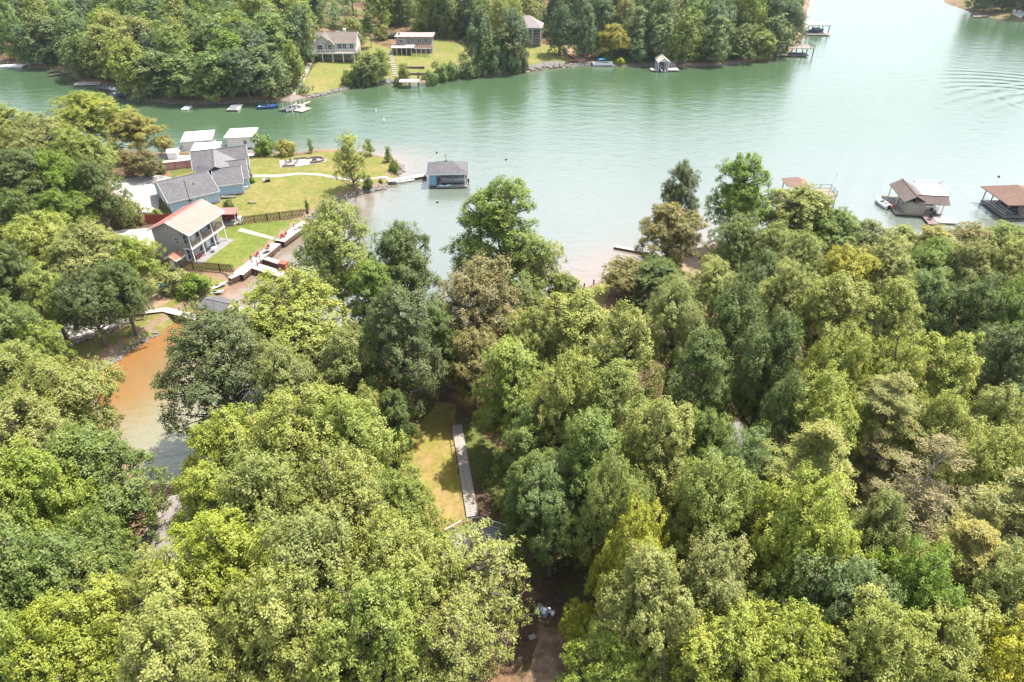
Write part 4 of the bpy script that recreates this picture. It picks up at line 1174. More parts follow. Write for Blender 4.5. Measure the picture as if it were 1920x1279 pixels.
def gable_body(x0, x1, y0, y1, ze, rise, z0=0.0, ridge='x'):
    m = MB()
    if ridge == 'x':
        ym = (y0+y1)/2
        v = [(x0,y0,z0),(x1,y0,z0),(x1,y1,z0),(x0,y1,z0),(x0,y0,ze),(x1,y0,ze),(x1,y1,ze),(x0,y1,ze),(x0,ym,ze+rise),(x1,ym,ze+rise)]
        f = [(3,2,1,0),(0,1,5,4),(2,3,7,6),(1,2,6,9,5),(3,0,4,8,7),(4,5,9,8),(6,7,8,9)]
    else:
        xm = (x0+x1)/2
        v = [(x0,y0,z0),(x1,y0,z0),(x1,y1,z0),(x0,y1,z0),(x0,y0,ze),(x1,y0,ze),(x1,y1,ze),(x0,y1,ze),(xm,y0,ze+rise),(xm,y1,ze+rise)]
        f = [(3,2,1,0),(0,1,5,8,4),(2,3,7,9,6),(1,2,6,5),(3,0,4,7),(5,6,9,8),(7,4,8,9)]
    return m.add(v, f)
def gable_roof(parent, x0, x1, y0, y1, ze, rise, m, ridge='x', ov=0.35, lift=0.03, t=0.16, m2=None, l2=None, fascia=TRIM):
    """two roof planes proud of the body, a ridge cap and white fascia boards"""
    if ridge == 'x':
        ym = (y0+y1)/2; sl = rise/(ym-y0); a, b = x0-ov, x1+ov
        e0, e1 = y0-ov, y1+ov; ze_ = ze-ov*sl+lift+t; zr = ze+rise+lift+t
        A = [(a,e0,ze_),(b,e0,ze_),(b,ym,zr),(a,ym,zr)]; B = [(b,e1,ze_),(a,e1,ze_),(a,ym,zr),(b,ym,zr)]
        MB().beam((a,ym,zr+0.02),(b,ym,zr+0.02),0.28,0.06).build('ridge_cap', m, parent)
        fa = [((a,e0-.02,ze_-.10),(b,e0-.02,ze_-.10)),((a,e1+.02,ze_-.10),(b,e1+.02,ze_-.10)),((a-.02,e0,ze_-.10),(a-.02,ym,zr-.10)),((a-.02,ym,zr-.10),(a-.02,e1,ze_-.10)),((b+.02,e0,ze_-.10),(b+.02,ym,zr-.10)),((b+.02,ym,zr-.10),(b+.02,e1,ze_-.10))]
    else:
        xm = (x0+x1)/2; sl = rise/(xm-x0); a, b = y0-ov, y1+ov
        e0, e1 = x0-ov, x1+ov; ze_ = ze-ov*sl+lift+t; zr = ze+rise+lift+t
        A = [(e0,b,ze_),(e0,a,ze_),(xm,a,zr),(xm,b,zr)]; B = [(e1,a,ze_),(e1,b,ze_),(xm,b,zr),(xm,a,zr)]
        MB().beam((xm,a,zr+0.02),(xm,b,zr+0.02),0.28,0.06).build('ridge_cap', m2 or m, parent)
        fa = [((e0-.02,a,ze_-.10),(e0-.02,b,ze_-.10)),((e1+.02,a,ze_-.10),(e1+.02,b,ze_-.10)),((e0,a-.02,ze_-.10),(xm,a-.02,zr-.10)),((xm,a-.02,zr-.10),(e1,a-.02,ze_-.10)),((e0,b+.02,ze_-.10),(xm,b+.02,zr-.10)),((xm,b+.02,zr-.10),(e1,b+.02,ze_-.10))]
    r1 = MB().slab(A, t).build('roof', m, parent); r2 = MB().slab(B, t).build('roof', m2 or m, parent)
    if l2: r2['label'] = l2
    if fascia:
        f = MB()
        for p, q in fa: f.beam(p, q, 0.05, 0.20)
        f.build('fascia', fascia, parent)
    return r1, r2
def hip_roof(parent, x0, x1, y0, y1, ze, rise, m, ov=0.35, t=0.14, inset=None, name='roof', fascia=None):
    x0 -= ov; x1 += ov; y0 -= ov; y1 += ov
    w, d = x1-x0, y1-y0; i = inset if inset is not None else min(w, d)/2
    if w >= d: a, b = (x0+i, (y0+y1)/2), (x1-i, (y0+y1)/2)
    else: a, b = ((x0+x1)/2, y0+i), ((x0+x1)/2, y1-i)
    z = ze+0.03+t; zr = z+rise
    q = [(x0,y0,z),(x1,y0,z),(x1,y1,z),(x0,y1,z)]; A = (a[0],a[1],zr); B = (b[0],b[1],zr)
    g = MB()
    v = q+[A, B]+[(x0,y0,z-t),(x1,y0,z-t),(x1,y1,z-t),(x0,y1,z-t)]
    if w >= d: f = [(0,1,5,4),(1,2,5),(2,3,4,5),(3,0,4)]
    else: f = [(0,1,4),(1,2,5,4),(2,3,5),(3,0,4,5)]
    f += [(6,7,1,0),(7,8,2,1),(8,9,3,2),(9,6,0,3),(9,8,7,6)]
    g.add(v, f)
    o = g.build(name, m, parent)
    if fascia: MB().box(x0-.03,x1+.03,y0-.04,y0-.01,z-t-.06,z-.02).box(x0-.03,x1+.03,y1+.01,y1+.04,z-t-.06,z-.02).box(x0-.04,x0-.01,y0,y1,z-t-.06,z-.02).box(x1+.01,x1+.04,y0,y1,z-t-.06,z-.02).build('fascia', fascia, parent)
    return o
def rail(parent, pts, h=0.95, m=WHITE, post=0.09, sp=0.16, name='railing', zb=0.0, bal=True):
    g = MB()
    for a, b in zip(pts, pts[1:]):
        a = Vector(a); b = Vector(b); up = Vector((0, 0, 1))
        g.beam(a+up*h, b+up*h, 0.08, 0.06); g.beam(a+up*0.12, b+up*0.12, 0.05, 0.05)
        n = max(1, int((b-a).length/1.6))
        for i in range(n+1):
            p = a.lerp(b, i/n); g.beam(p+up*zb, p+up*(h+0.04), post, post)
        if bal:
            k = max(1, int((b-a).length/sp))
            for i in range(1, k):
                p = a.lerp(b, i/k); g.beam(p+up*0.12, p+up*h, 0.03, 0.03)
    return g.build(name, m, parent)
def siding(name, c, c2=None): return mat(name, c, c2, rough=0.75, scale=1.5, lines=(2, 0.2, 0.5, 0.62))
SHIN = lambda nm, c: c

# ------------------------------------------------------------------ balcony house (grey siding, red metal roof)
ZL_ = 1.1
GREYS = siding('grey_siding', (0.42, 0.405, 0.40), (0.37, 0.36, 0.355))
ROOF_P = mat('sun_faded_pink_metal_roof', (0.275, 0.20, 0.165), (0.24, 0.17, 0.14), rough=0.5, scale=0.5, lines=(1, 0.45, 0.4, 0.90))
ROOF_R = mat('red_metal_roof', (0.47, 0.085, 0.06), (0.40, 0.07, 0.05), rough=0.45, scale=0.5, lines=(1, 0.45, 0.4, 0.90))
o0 = PZ(278, 431, 6.9)
H1 = empty('two_storey_house', (o0.x, o0.y, ZL_), math.radians(-15.3), 'two storey grey sided house with pinkish red metal roof and white posted balcony', 'house')
bw = gable_body(0.35, 7.0, 0.3, 10.0, 5.7, 1.9*0.87, -0.4, 'y')
MB().box(0.35, 6.0, 0.3, 10.0, 0, 5.70).build('wall', GREYS, H1)
# gable triangles and porch end
g = MB(); 
for yy0, yy1 in ((0.3, 0.45), (9.85, 10.0)):
    g.add([(0.35,yy0,5.705),(7.7,yy0,5.705),(4.0,yy0,7.45),(0.35,yy1,5.705),(7.7,yy1,5.705),(4.0,yy1,7.45)], [(0,1,2),(5,4,3),(0,3,4,1),(1,4,5,2),(2,5,3,0)])
g.build('gable', GREYS, H1)
MB().box(0.30, 6.05, 0.25, 10.05, -0.6, -0.003).build('foundation', mat('stone_block', (0.30, 0.28, 0.26), rough=0.95, scale=5, bump=0.5), H1)
gable_roof(H1, 0.0, 8.0, 0.2, 10.1, 5.72, 1.85, ROOF_R, 'y', 0.3, m2=ROOF_P, l2='sun faded pink roof plane over the balconies')
MB().box(6.003, 7.75, 0.35, 10.0, 2.72, 2.92).build('balcony_floor', WOODW, H1)
MB().box(7.753, 7.80, 0.3, 10.05, 2.66, 2.96).box(6.0, 7.75, 0.28, 0.345, 2.66, 2.96).build('balcony_edge', WHITE, H1)
MB().box(6.003, 8.9, 0.3, 10.4, -0.5, 0.06).build('patio_floor', mat('grey_paver', (0.25, 0.24, 0.24), (0.20, 0.19, 0.19), rough=0.95, lines=(1, 0.6, 0.4, 0.8)), H1)  # paver floor in its own grey tones
MB().box(6.0, 7.7, 0.4, 9.95, 5.55, 5.68).build('porch_ceiling', WOODW, H1)
for y_ in (0.42, 3.4, 6.6, 9.85):
    MB().box(7.56, 7.72, y_-0.08, y_+0.08, 0.063, 2.655).box(7.56, 7.72, y_-0.08, y_+0.08, 2.925, 5.545).build('post', WHITE, H1)
rail(H1, [(6.1, 0.42, 2.925), (7.64, 0.42, 2.925), (7.64, 9.9, 2.925), (6.1, 9.9, 2.925)], 0.95, mat('tan_rail', (0.38, 0.30, 0.24), rough=0.8), 0.07, 0.13)
for y_ in (1.6, 4.9, 8.2):
    window(H1, 6.0, y_, 3.1, 1.5, 1.9, math.pi/2, TRIM); window(H1, 6.0, y_, 0.25, 1.7, 2.0, math.pi/2, TRIM)
door(H1, 6.0, 3.25, 2.93, 0.9, 2.1, math.pi/2); door(H1, 6.0, 6.6, 0.07, 0.9, 2.1, math.pi/2)
window(H1, 5.2, 0.3, 3.7, 0.7, 1.1); window(H1, 4.0, 0.3, 6.2, 0.35, 0.4, cross=False); window(H1, 3.4, 0.3, 1.2, 0.3, 0.3, cross=False)
MB().box(6.1, 6.35, 0.20, 0.297, 2.6, 2.85).build('gutter_elbow', WHITE, H1)
def chair(x, y, z, rz, m, label, group=None, s=1.0):
    c = empty('chair', (x, y, z), rz, label, 'chair', group); c.scale = (s, s, s)
    MB().box(-.3, .3, -.28, .30, .32, .37).build('seat', m, c)
    b = MB()
    for i in range(5): b.add([(-.28+i*.115,.26,.30),(-.19+i*.115,.26,.30),(-.19+i*.115,.29,.30),(-.28+i*.115,.29,.30),(-.30+i*.125,.50,1.0),(-.20+i*.125,.50,1.0),(-.20+i*.125,.53,1.0),(-.30+i*.125,.53,1.0)],[(3,2,1,0),(4,5,6,7),(0,1,5,4),(1,2,6,5),(2,3,7,6),(3,0,4,7)])
    b.build('backrest', m, c)
    for sx in (-.36, .33):
        MB().box(sx, sx+.07, -.34, .42, .55, .59).build('armrest', m, c)
        MB().box(sx+.01, sx+.06, -.30, -.22, 0, .55).build('leg', m, c); MB().box(sx+.01, sx+.06, .25, .33, 0, .55).build('leg', m, c)
    return c
def at(root, x, y, z=0.0):
    r = root.rotation_euler.z; return (root.location.x+x*math.cos(r)-y*math.sin(r), root.location.y+x*math.sin(r)+y*math.cos(r), root.location.z+z)
for (x, y, z, m, lb) in ((7.0, 1.6, .06, REDP, 'red chair on the ground floor patio of the balcony house, nearest corner'), (7.0, 2.4, .06, REDP, 'second red chair on the patio of the balcony house'),
     (6.9, 4.9, 2.93, BLACK, 'dark chair on the upper balcony near its middle'), (6.9, 8.0, 2.93, REDP, 'red chair on the upper balcony near the far end'), (6.95, 8.3, .06, WHITE, 'white chair on the patio near the far end post')):
    p = at(H1, x, y, z); chair(*p, H1.rotation_euler.z-math.pi/2+0.2, m, lb)
# round patio table
p = at(H1, 8.2, 5.2, 0.06)
tb = empty('patio_table', p, 0, 'white wire patio table on the paved strip before the lawn', 'table')
MB().lathe([(0.5, .70), (0.5, .73)], n=12).build('tabletop', WHITE, tb); MB().lathe([(0.25, 0), (0.05, .04), (0.04, .70)], n=8).build('pedestal', WHITE, tb)

# lean-to beside the house
p = PG(432, 421)
LT = empty('open_shed', (p.x, p.y, ZL_), math.radians(4), 'small open shed with pinkish roof and dark red walls beside the balcony house', 'shed')
MB().box(-1.6, 1.3, 1.6, 1.7, 0, 2.0).box(-1.6, -1.5, 0, 1.6, 0, 2.0).build('wall', mat('maroon_boards', (0.28, 0.05, 0.06), rough=0.8, lines=(0, 0.2, 0.4, 0.7)), LT)
MB().slab([(-2.0, -0.4, 2.35), (1.6, -0.4, 2.35), (1.6, 2.0, 2.75), (-2.0, 2.0, 2.75)], 0.1).build('roof', mat('faded_pink_roof', (0.32, 0.15, 0.125), (0.27, 0.12, 0.10), rough=0.6, lines=(0, 0.4, 0.4, 0.88)), LT)
for x_, y_ in ((-1.5, -0.1), (1.3, -0.1), (1.3, 1.5)): MB().box(x_-.05, x_+.05, y_-.05, y_+.05, 0, 2.26).build('post', WHITE, LT)
MB().box(-1.7, 1.5, -0.3, 1.55, -0.2, 0.1).build('floor', CONC, LT)
for (x_, y_, m, nm, lb) in ((-0.9, .9, REDP, 'barbecue_grill', 'dark grill inside the open shed, left'), (0.5, .9, STEEL, 'cooler_box', 'pale cooler on the floor inside the open shed')):
    q = at(LT, x_, y_, 0.1); e = empty(nm, q, 0.1, lb, nm.split('_')[1] if nm.startswith('barb') else 'cooler')
    if nm == 'barbecue_grill':
        MB().lathe([(.05, .62), (.32, .75), (.34, .9)], n=10).build('bowl', BLACK, e); MB().lathe([(.34, .905), (.28, 1.08), (.05, 1.15)], n=10).build('lid', REDP, e)
        for a in (0, 2.1, 4.2): MB().beam((.1*math.cos(a), .1*math.sin(a), .7), (.35*math.cos(a), .35*math.sin(a), 0), .03).build('leg', STEEL, e)
    else:
        MB().box(-.4, .4, -.22, .22, 0, .38).build('body', mat('grey_blue_plastic', (.35, .42, .48), rough=.5), e); MB().box(-.42, .42, -.24, .24, .382, .46).build('lid', WHITE, e)
p = PG(452, 420)
tk = empty('gas_tank', (p.x, p.y, ZL_), 0.2, 'small upright white gas tank at the left end of the picket fence', 'gas tank')
MB().lathe([(.38, .15), (.48, .3), (.5, .7), (.5, 1.3), (.42, 1.55), (.2, 1.68)], n=14).build('tank', WHITE, tk, smooth=True); MB().lathe([(.16, 1.685), (.16, 1.82)], n=8).build('cap', STEEL, tk)
for a in (0.5, 2.6, 4.7): MB().box(-.04, .04, -.04, .04, 0, .3).build('leg', STEEL, tk, (.36*math.cos(a), .36*math.sin(a), 0))
# little shed with orange roof at the house corner
p = PG(326, 505)
SH = empty('garden_shed', (p.x, p.y, p.z), math.radians(-18), 'tiny wooden shed with orange roof at the corner of the lower picket fence', 'shed')
MB().box(-1.0, 1.0, 0, 1.9, -0.3, 2.0).build('wall', mat('grey_brown_boards', (0.20, 0.15, 0.12), rough=0.9, lines=(0, 0.2, 0.5, 0.7)), SH)
MB().add([(-1, 0, 2.003), (1, 0, 2.003), (0, 0, 2.6), (-1, 1.9, 2.003), (1, 1.9, 2.003), (0, 1.9, 2.6)], [(0,1,2),(5,4,3),(0,3,4,1),(1,4,5,2),(2,5,3,0)]).build('gable', WHITE, SH)
gable_roof(SH, -1.0, 1.0, 0, 1.9, 2.0, .6, mat('orange_roof', (0.32, 0.13, 0.08), (0.27, 0.105, 0.065), rough=0.7, lines=(1, 0.3, 0.4, 0.85)), 'y', 0.25, t=0.08)
door(SH, 0.1, 0.0, 0.0, 0.8, 1.8, 0, WHITE); window(SH, 1.0, 1.0, 0.9, .5, .6, math.pi/2)

# ------------------------------------------------------------------ blue ranch house
BLUE = siding('pale_blue_siding', (0.40, 0.53, 0.66), (0.37, 0.50, 0.62))
SEAF = siding('pale_seafoam_siding', (0.46, 0.56, 0.54), (0.43, 0.52, 0.50))
go = PZ(317, 381, 3.6)
H2 = empty('ranch_house', (go.x, go.y, ZL_), math.radians(37), 'long pale blue ranch house with grey shingle roofs in three stepped wings', 'house')
def wing(parent, x, y, rz, L_, D_, ze, rise, mside, fnd=0.5, ov=0.35, hipend=False):
    e = empty('wing', (x, y, 0), rz); e.parent = parent
    gable_body(0, L_, 0, D_, ze, rise, -0.3+fnd, 'x').build('wall', mside, e)
    MB().box(0.03, L_-0.03, 0.03, D_-0.03, -0.6, -0.303+fnd).build('foundation', BRICK, e)
    r1, r2 = gable_roof(e, 0, L_, 0, D_, ze, rise, SHINGLE, 'x', ov)
    return e
W1 = wing(H2, 0.15, 0.35, 0.0, 9.7, 12.0, 2.5, 2.35, BLUE)
W2 = wing(H2, 10.35, 3.4, math.radians(-17), 5.4, 9.0, 2.5, 2.0, BLUE)
W3 = wing(H2, 13.6, 5.6, math.radians(-17), 4.2, 9.0, 2.5, 2.3, BLUE)
W4 = wing(H2, 9.0, 13.0, math.radians(-17), 11.3, 7.5, 3.6, 2.6, BLUE)
for o_ in W1.children:
    pass
# pale trim boards and windows on the garage wing
for x_ in (0.0, 4.9, 7.2, 9.7): MB().box(x_-.07, x_+.07, -0.04, -0.003, 0.2, 2.40).build('trim_board', WHITE, W1)
window(W1, 3.9, 0, 1.75, 0.9, 0.3, cross=False)
MB().box(-0.04, -0.003, 1.2, 4.2, 0.25, 2.3).box(-0.04, -0.003, 5.0, 8.0, 0.25, 2.3).build('garage_door', WHITE, W1)
MB().box(5.9, 6.05, 3.0, 3.15, 3.5, 4.3).build('vent_pipe', BLACK, W1)
window(W3, 3.0, 0, 1.2, .9, .9)
MB().box(1.4, 1.8, 2.3, 2.7, 3.42, 3.62).build('roof_vent', WHITE, W2)
MB().box(3.0, 3.9, -.85, -.05, -.1, .65).build('air_conditioner', mat('beige_metal', (.55, .53, .48), rough=.5), W3)
# front cross gable coming forward from the main wing
e = W4
ym = 3.75; x0c, xmc, x1c = 0.5, 4.6, 9.2; zc0 = 2.9; zr_ = 3.6+2.6+0.17
f = MB(); f.slab([(x0c-.4, -4.2, zc0-.1), (xmc, -5.0, 5.35), (xmc, ym, zr_+.01), (x0c-.4, 1.0, zc0+1.45)], .12)
f.build('roof', SHINGLE, e); MB().slab([(xmc, -5.0, 5.35), (x1c, -3.0, zc0-.1), (x1c, 1.0, zc0+1.45), (xmc, ym, zr_+.01)], .12).build('roof', speckle('pale_grey_shingles', (0.155, 0.15, 0.155), (0.19, 0.185, 0.19), (0.12, 0.117, 0.12), 5.0), e)['label'] = 'paler grey roof plane of the front cross gable'
MB().box(x0c, x1c-.3, -2.9, -0.03, 0.2, 2.7).build('wall', BLUE, e)
window(W4, 9.9, 0, 2.2, 0.9, 0.9); window(W4, 11.0, 0, 2.2, 0.6, 0.9)
# side ramp
r_ = at(H2, 10.6, 2.2); rl = empty('wooden_ramp', (r_[0], r_[1], ZL_), math.radians(15), 'grey wooden ramp with rails against the blue house wall', 'ramp')
MB().slab([(0, -.5, .45), (3.0, -.5, .15), (3.0, .5, .15), (0, .5, .45)], .1).build('deck', GREYW, rl)
rail(rl, [(0, -.5, .42), (3.0, -.5, .12)], .8, GREYW, .07, .3)
# dark utility mast
p = PG(361, 395)
mp_ = empty('utility_mast', (p.x, p.y, ZL_), 0, 'thin dark antenna mast rising in front of the garage roof', 'mast')
MB().tube((0, 0, 0), (0, 0, 6.6), .07, .05, 8).build('pole', BLACK, mp_)
MB().beam((-.35, 0, 6.1), (.35, 0, 6.1), .04).beam((-.25, 0, 5.6), (.25, 0, 5.6), .04).build('crossarm', BLACK, mp_)
# riding mower on the lawn
p = PG(502, 341)
rm = empty('riding_mower', (p.x, p.y, p.z), 0.5, 'small dark mower with white hood parked on the lawn by the path', 'mower')
MB().box(-.5, .5, -.35, .35, .25, .5).build('body', BLACK, rm); MB().box(-.9, -.45, -.28, .28, .3, .75).build('hood', WHITE, rm); MB().box(.1, .5, -.22, .22, .52, .62).box(.42, .52, -.22, .22, .62, 1.0).build('seat', GREYW, rm)
for a, b in ((-.6, -.38), (-.6, .30), (.35, -.45), (.35, .33)): MB().tube((a, b, .22), (a, b+.12, .22), .22 if a > 0 else .17, n=10).build('wheel', BLACK, rm)

# ------------------------------------------------------------------ fences
PICK = MB().box(-.085, .085, -.02, .02, 0.05, 1.15).mesh('picket', WOODB)
def picket_fence(a, b, label, sp=0.24, h=1.0):
    a = Vector(a); b = Vector(b); d = b-a; L_ = d.length; rz = math.atan2(d.y, d.x)
    f = empty('picket_fence', a, rz, label, 'fence', 'brown picket fences by the sea wall lawn')
    n = int(L_/sp)
    for i in range(n): 
        o = obj('picket', PICK, f, (i*sp+.06, -.03, 0)); o.scale = (1, 1, h)
    k = max(1, round(L_/2.4))
    for i in range(k+1): MB().box(-.05, .05, 0.003, .10, -.3, 1.1*h).build('post', WOODB, f, (i*L_/k, 0, 0))
    for z in (.35, .9): MB().box(0, L_, -.015, .0, z*h, z*h+.08).build('rail', WOODB, f)
picket_fence(PG(455, 421), PG(572, 412), 'brown picket fence running from the white gas tank to the sea wall', 0.27, 1.5)
picket_fence(PG(338, 503), PG(441, 521), 'brown picket fence from the tiny orange roofed shed down to the sea wall', 0.27, 1.5)
REDF = mat('red_stained_boards', (0.30, 0.055, 0.045), (0.22, 0.04, 0.035), rough=0.8, scale=2)
BRD = MB().box(-.075, .075, -.012, .012, 0.04, 1.8).mesh('board', REDF)
def board_fence(a, b, label, h=1.0):
    a = Vector(a); b = Vector(b); d = b-a; L_ = d.length; rz = math.atan2(d.y, d.x)
    f = empty('board_fence', a, rz, label, 'fence', 'red board fences')
    n = int(L_/.17)
    for i in range(n):
        o = obj('board', BRD, f, (i*.17+.08, -.03, 0)); o.scale = (1, 1, h*(1+RND.uniform(-.015, .015)))
    k = max(1, round(L_/2.4))
    for i in range(k+1): MB().box(-.06, .06, .03, .15, -.3, 1.9*h).build('post', REDF, f, (i*L_/k, 0, 0))
    MB().box(0, L_, -.015, .028, 1.4*h, 1.5*h).build('rail', REDF, f)
board_fence(PG(286, 322), PG(374, 313), 'long red board fence between the grass strip and the white paved lot')
board_fence(PG(236, 330), PG(284, 323), 'red board fence section in shade behind the olive brown tree')
board_fence(PG(276, 420), PG(322, 417), 'short red board fence behind the balcony house roof', 1.05)

# ------------------------------------------------------------------ white boathouses and the white dock
BR = mat('bright_white_roof', (0.82, 0.82, 0.82), (0.76, 0.76, 0.77), rough=0.6, lines=(1, 0.5, 0.3, 0.95))
def white_boathouse(px, py, rz, w, d, h, label, rise=0.9):
    p = PZ(px, py, 0.0)
    e = empty('white_boathouse', (p.x, p.y, 0.0), rz, label, 'boathouse', 'white boathouses behind the blue house')
    MB().box(0, w, 0, .9, .25, .45).box(0, w, d-.9, d, .25, .45).box(0, .9, .903, d-.903, .25, .45).build('deck', WHITE, e)
    for x_ in (.1, w-.1):
        for k in range(3): MB().box(x_-.09, x_+.09, .1+k*(d-.2)/2-.09, .1+k*(d-.2)/2+.09, -.6, h).build('post', WHITE, e)
    MB().box(.25, w-.25, 0.2, .26, .46, h-.3).build('wall', WHITE, e)
    MB().box(0, w, .03, .12, h-.28, h).box(0, w, d-.12, d-.03, h-.28, h).box(0, .09, .13, d-.13, h-.28, h).box(w-.09, w, .13, d-.13, h-.28, h).build('beam', WHITE, e)
    window(e, w*.7, .2, 1.2, .8, .8)
    hip_roof(e, 0, w, 0, d, h, rise, BR, .35, fascia=WHITE)
    return e
white_boathouse(348, 288, math.radians(14), 6.6, 7.0, 3.0, 'left hand white boathouse with a peaked white roof, beside the boat lift')
white_boathouse(428, 280, math.radians(6), 6.4, 6.5, 3.0, 'right hand white boathouse with a peaked white roof')
# low white building behind the ranch roof
p = PG(365, 302)
e = empty('white_annex', (p.x, p.y, ZL_), math.radians(8), 'low white outbuilding with flat white roof behind the grey shingle roof', 'outbuilding')
MB().box(0, 5.6, 0, 4.5, -.3, 2.3).build('wall', WHITE, e); MB().slab([(-.4, -.5, 2.5), (6.0, -.5, 2.5), (6.0, 4.9, 2.8), (-.4, 4.9, 2.8)], .15).build('roof', BR, e)
for x_ in (.7, 1.6): window(e, x_, 0, .9, .7, 1.0)
p = PG(430, 292)
e = empty('white_deck', (p.x, p.y, 0.9), math.radians(3), 'white deck along the water below the right hand boathouse', 'deck')
MB().box(-1, 6.0, -.3, 1.0, 0.0, .25).build('decking', WHITE, e); rail(e, [(-1, .9, .25), (6.0, .9, .25)], .9, WHITE, .08, .2)
p = PZ(335, 290, 0); 
def pontoon(x, y, z, rz, L_, W_, label, canopy=None, rail_m=WHITE, group=None, motor=True):
    e = empty('pontoon_boat', (x, y, z), rz, label, 'boat', group)
    for s in (-1, 1): MB().tube((-L_/2, s*(W_/2-.35), -.02), (L_/2-.5, s*(W_/2-.35), -.02), .28, n=10).tube((L_/2-.5, s*(W_/2-.35), -.02), (L_/2, s*(W_/2-.35), .12), .28, .06, 10).build('pontoon', STEEL, e)
    MB().box(-L_/2, L_/2-.15, -W_/2, W_/2, .27, .36).build('deck', mat('boat_carpet', (.42, .40, .38), rough=.95), e)
    g = MB()
    for s in (-1, 1): g.box(-L_/2+.1, L_/2-.3, s*(W_/2-.06)-.02, s*(W_/2-.06)+.02, .363, 1.0)
    g.box(L_/2-.34, L_/2-.30, -W_/2+.08, W_/2-.08, .363, 1.0).box(-L_/2+.1, -L_/2+.14, -W_/2+.08, W_/2-.08, .363, 1.0)
    g.build('side_panel', rail_m, e)
    for bx in ((-L_/2+.2, -L_/2+.8, -W_/2+.1, W_/2-.1), (L_/2-1.9, L_/2-.4, -W_/2+.1, -W_/2+.6), (L_/2-1.9, L_/2-.4, W_/2-.6, W_/2-.1)):
        MB().box(*bx, .363, .75).build('seat', mat('cream_vinyl', (.6, .57, .5), rough=.6), e)
    MB().box(-.3, .15, -.9, -.4, .363, 1.1).build('console', STEEL, e)
    if canopy:
        MB().slab([(-1.6, -W_/2+.1, 2.15), (.8, -W_/2+.1, 2.2), (.8, W_/2-.1, 2.2), (-1.6, W_/2-.1, 2.15)], .05).build('canopy', canopy, e)
        g = MB()
        for s in (-1, 1): g.beam((-1.5, s*(W_/2-.12), 2.1), (-.3, s*(W_/2-.12), .9), .04); g.beam((.7, s*(W_/2-.12), 2.15), (-.3, s*(W_/2-.12), .9), .04)
        g.build('canopy_frame', STEEL, e)
    if motor: MB().box(-L_/2-.45, -L_/2-.05, -.2, .2, .1, .85).build('outboard_motor', BLACK, e)
    return e
def hull_mesh(L_, W_, h, m, name='hull', cockpit=True):
    n = 9; g = MB(); rows = []
    for i in range(n):
        t = i/(n-1); x = -L_/2+L_*t
        w = W_/2*(1-max(0, (t-.45)/.55)**2.2)*(0.92 if i == 0 else 1); w = max(w, .02)
        rows.append([(x, 0, -.18*h*(1-t**3)), (x, w*.75, 0.02+.25*h*t**4), (x, w, h*(.8+.35*t**2)), (x, w*.72, h*(.82+.35*t**2))])
    b = 0
    for i, r in enumerate(rows):
        g.v += [r[0], r[1], r[2], r[3], (r[1][0], -r[1][1], r[1][2]), (r[2][0], -r[2][1], r[2][2]), (r[3][0], -r[3][1], r[3][2])]
    for i in range(n-1):
        a = i*7; c = a+7
        g.f += [(a, a+1, c+1, c), (a+1, a+2, c+2, c+1), (a+2, a+3, c+3, c+2), (a+4, a, c, c+4), (a+5, a+4, c+4, c+5), (a+6, a+5, c+5, c+6)]
        if not cockpit or i >= 5: g.f.append((a+3, a+6, c+6, c+3))
    g.f.append((0, 4, 5, 6, 3, 2, 1))
    return g
def motorboat(x, y, z, rz, L_, W_, m, label, m2=WHITE, cover=None):
    e = empty('motorboat', (x, y, z), rz, label, 'boat')
    hull_mesh(L_, W_, .8, m).build('hull', m, e)
    MB().box(-L_/2+.3, L_*.06, -W_*.34, W_*.34, .15, .3).build('cockpit_floor', m2, e)
    for bx in ((-L_/2+.35, -L_/2+.8, -W_*.33, W_*.33), (-.2, .2, -W_*.32, -W_*.08), (-.2, .2, W_*.08, W_*.32)): MB().box(*bx, .303, .62).build('seat', m2, e)
    MB().add([(L_*.06, -W_*.36, .7), (L_*.06, W_*.36, .7), (L_*.0, W_*.33, 1.05), (L_*.0, -W_*.33, 1.05), (L_*.08, -W_*.36, .7), (L_*.08, W_*.36, .7), (L_*.02, W_*.33, 1.05), (L_*.02, -W_*.33, 1.05)], [(0,1,2,3),(7,6,5,4),(0,4,5,1),(1,5,6,2),(2,6,7,3),(3,7,4,0)]).build('windscreen', GLASS, e)
    MB().box(-L_/2-.35, -L_/2-.02, -.2, .2, .1, .95).build('outboard_motor', BLACK, e)
    if cover: MB().slab([(-1.4, -W_*.4, 1.9), (.6, -W_*.4, 1.95), (.6, W_*.4, 1.95), (-1.4, W_*.4, 1.9)], .05).build('canopy', cover, e)
    return e
def kayak(x, y, z, rz, m, label, L_=3.2, W_=.7, tilt=0.0, cat='kayak', group=None):
    e = empty('kayak', (x, y, z), rz, label, cat, group); e.rotation_euler = (tilt, 0, rz)
    n = 11; g = MB()
    for i in range(n):
        t = i/(n-1)*2-1; w = W_/2*max(.04, 1-abs(t)**2.4); zz = .10*abs(t)**3
        g.v += [(t*L_/2, 0, -.0+zz), (t*L_/2, w, .14+zz), (t*L_/2, w*.5, .26+zz), (t*L_/2, -w*.5, .26+zz), (t*L_/2, -w, .14+zz)]
    for i in range(n-1):
        a = i*5; c = a+5
        for k in range(5): g.f.append((a+k, a+(k+1) % 5, c+(k+1) % 5, c+k))
    g.f += [(0, 1, 2, 3, 4), tuple(range(len(g.v)-1, len(g.v)-6, -1))]
    g.build('hull', m, e, smooth=True)
    MB().lathe([(.30, .262), (.33, .30), (.26, .31)], n=10).build('cockpit_rim', BLACK, e).scale = (1.4, .7, 1)
    return e
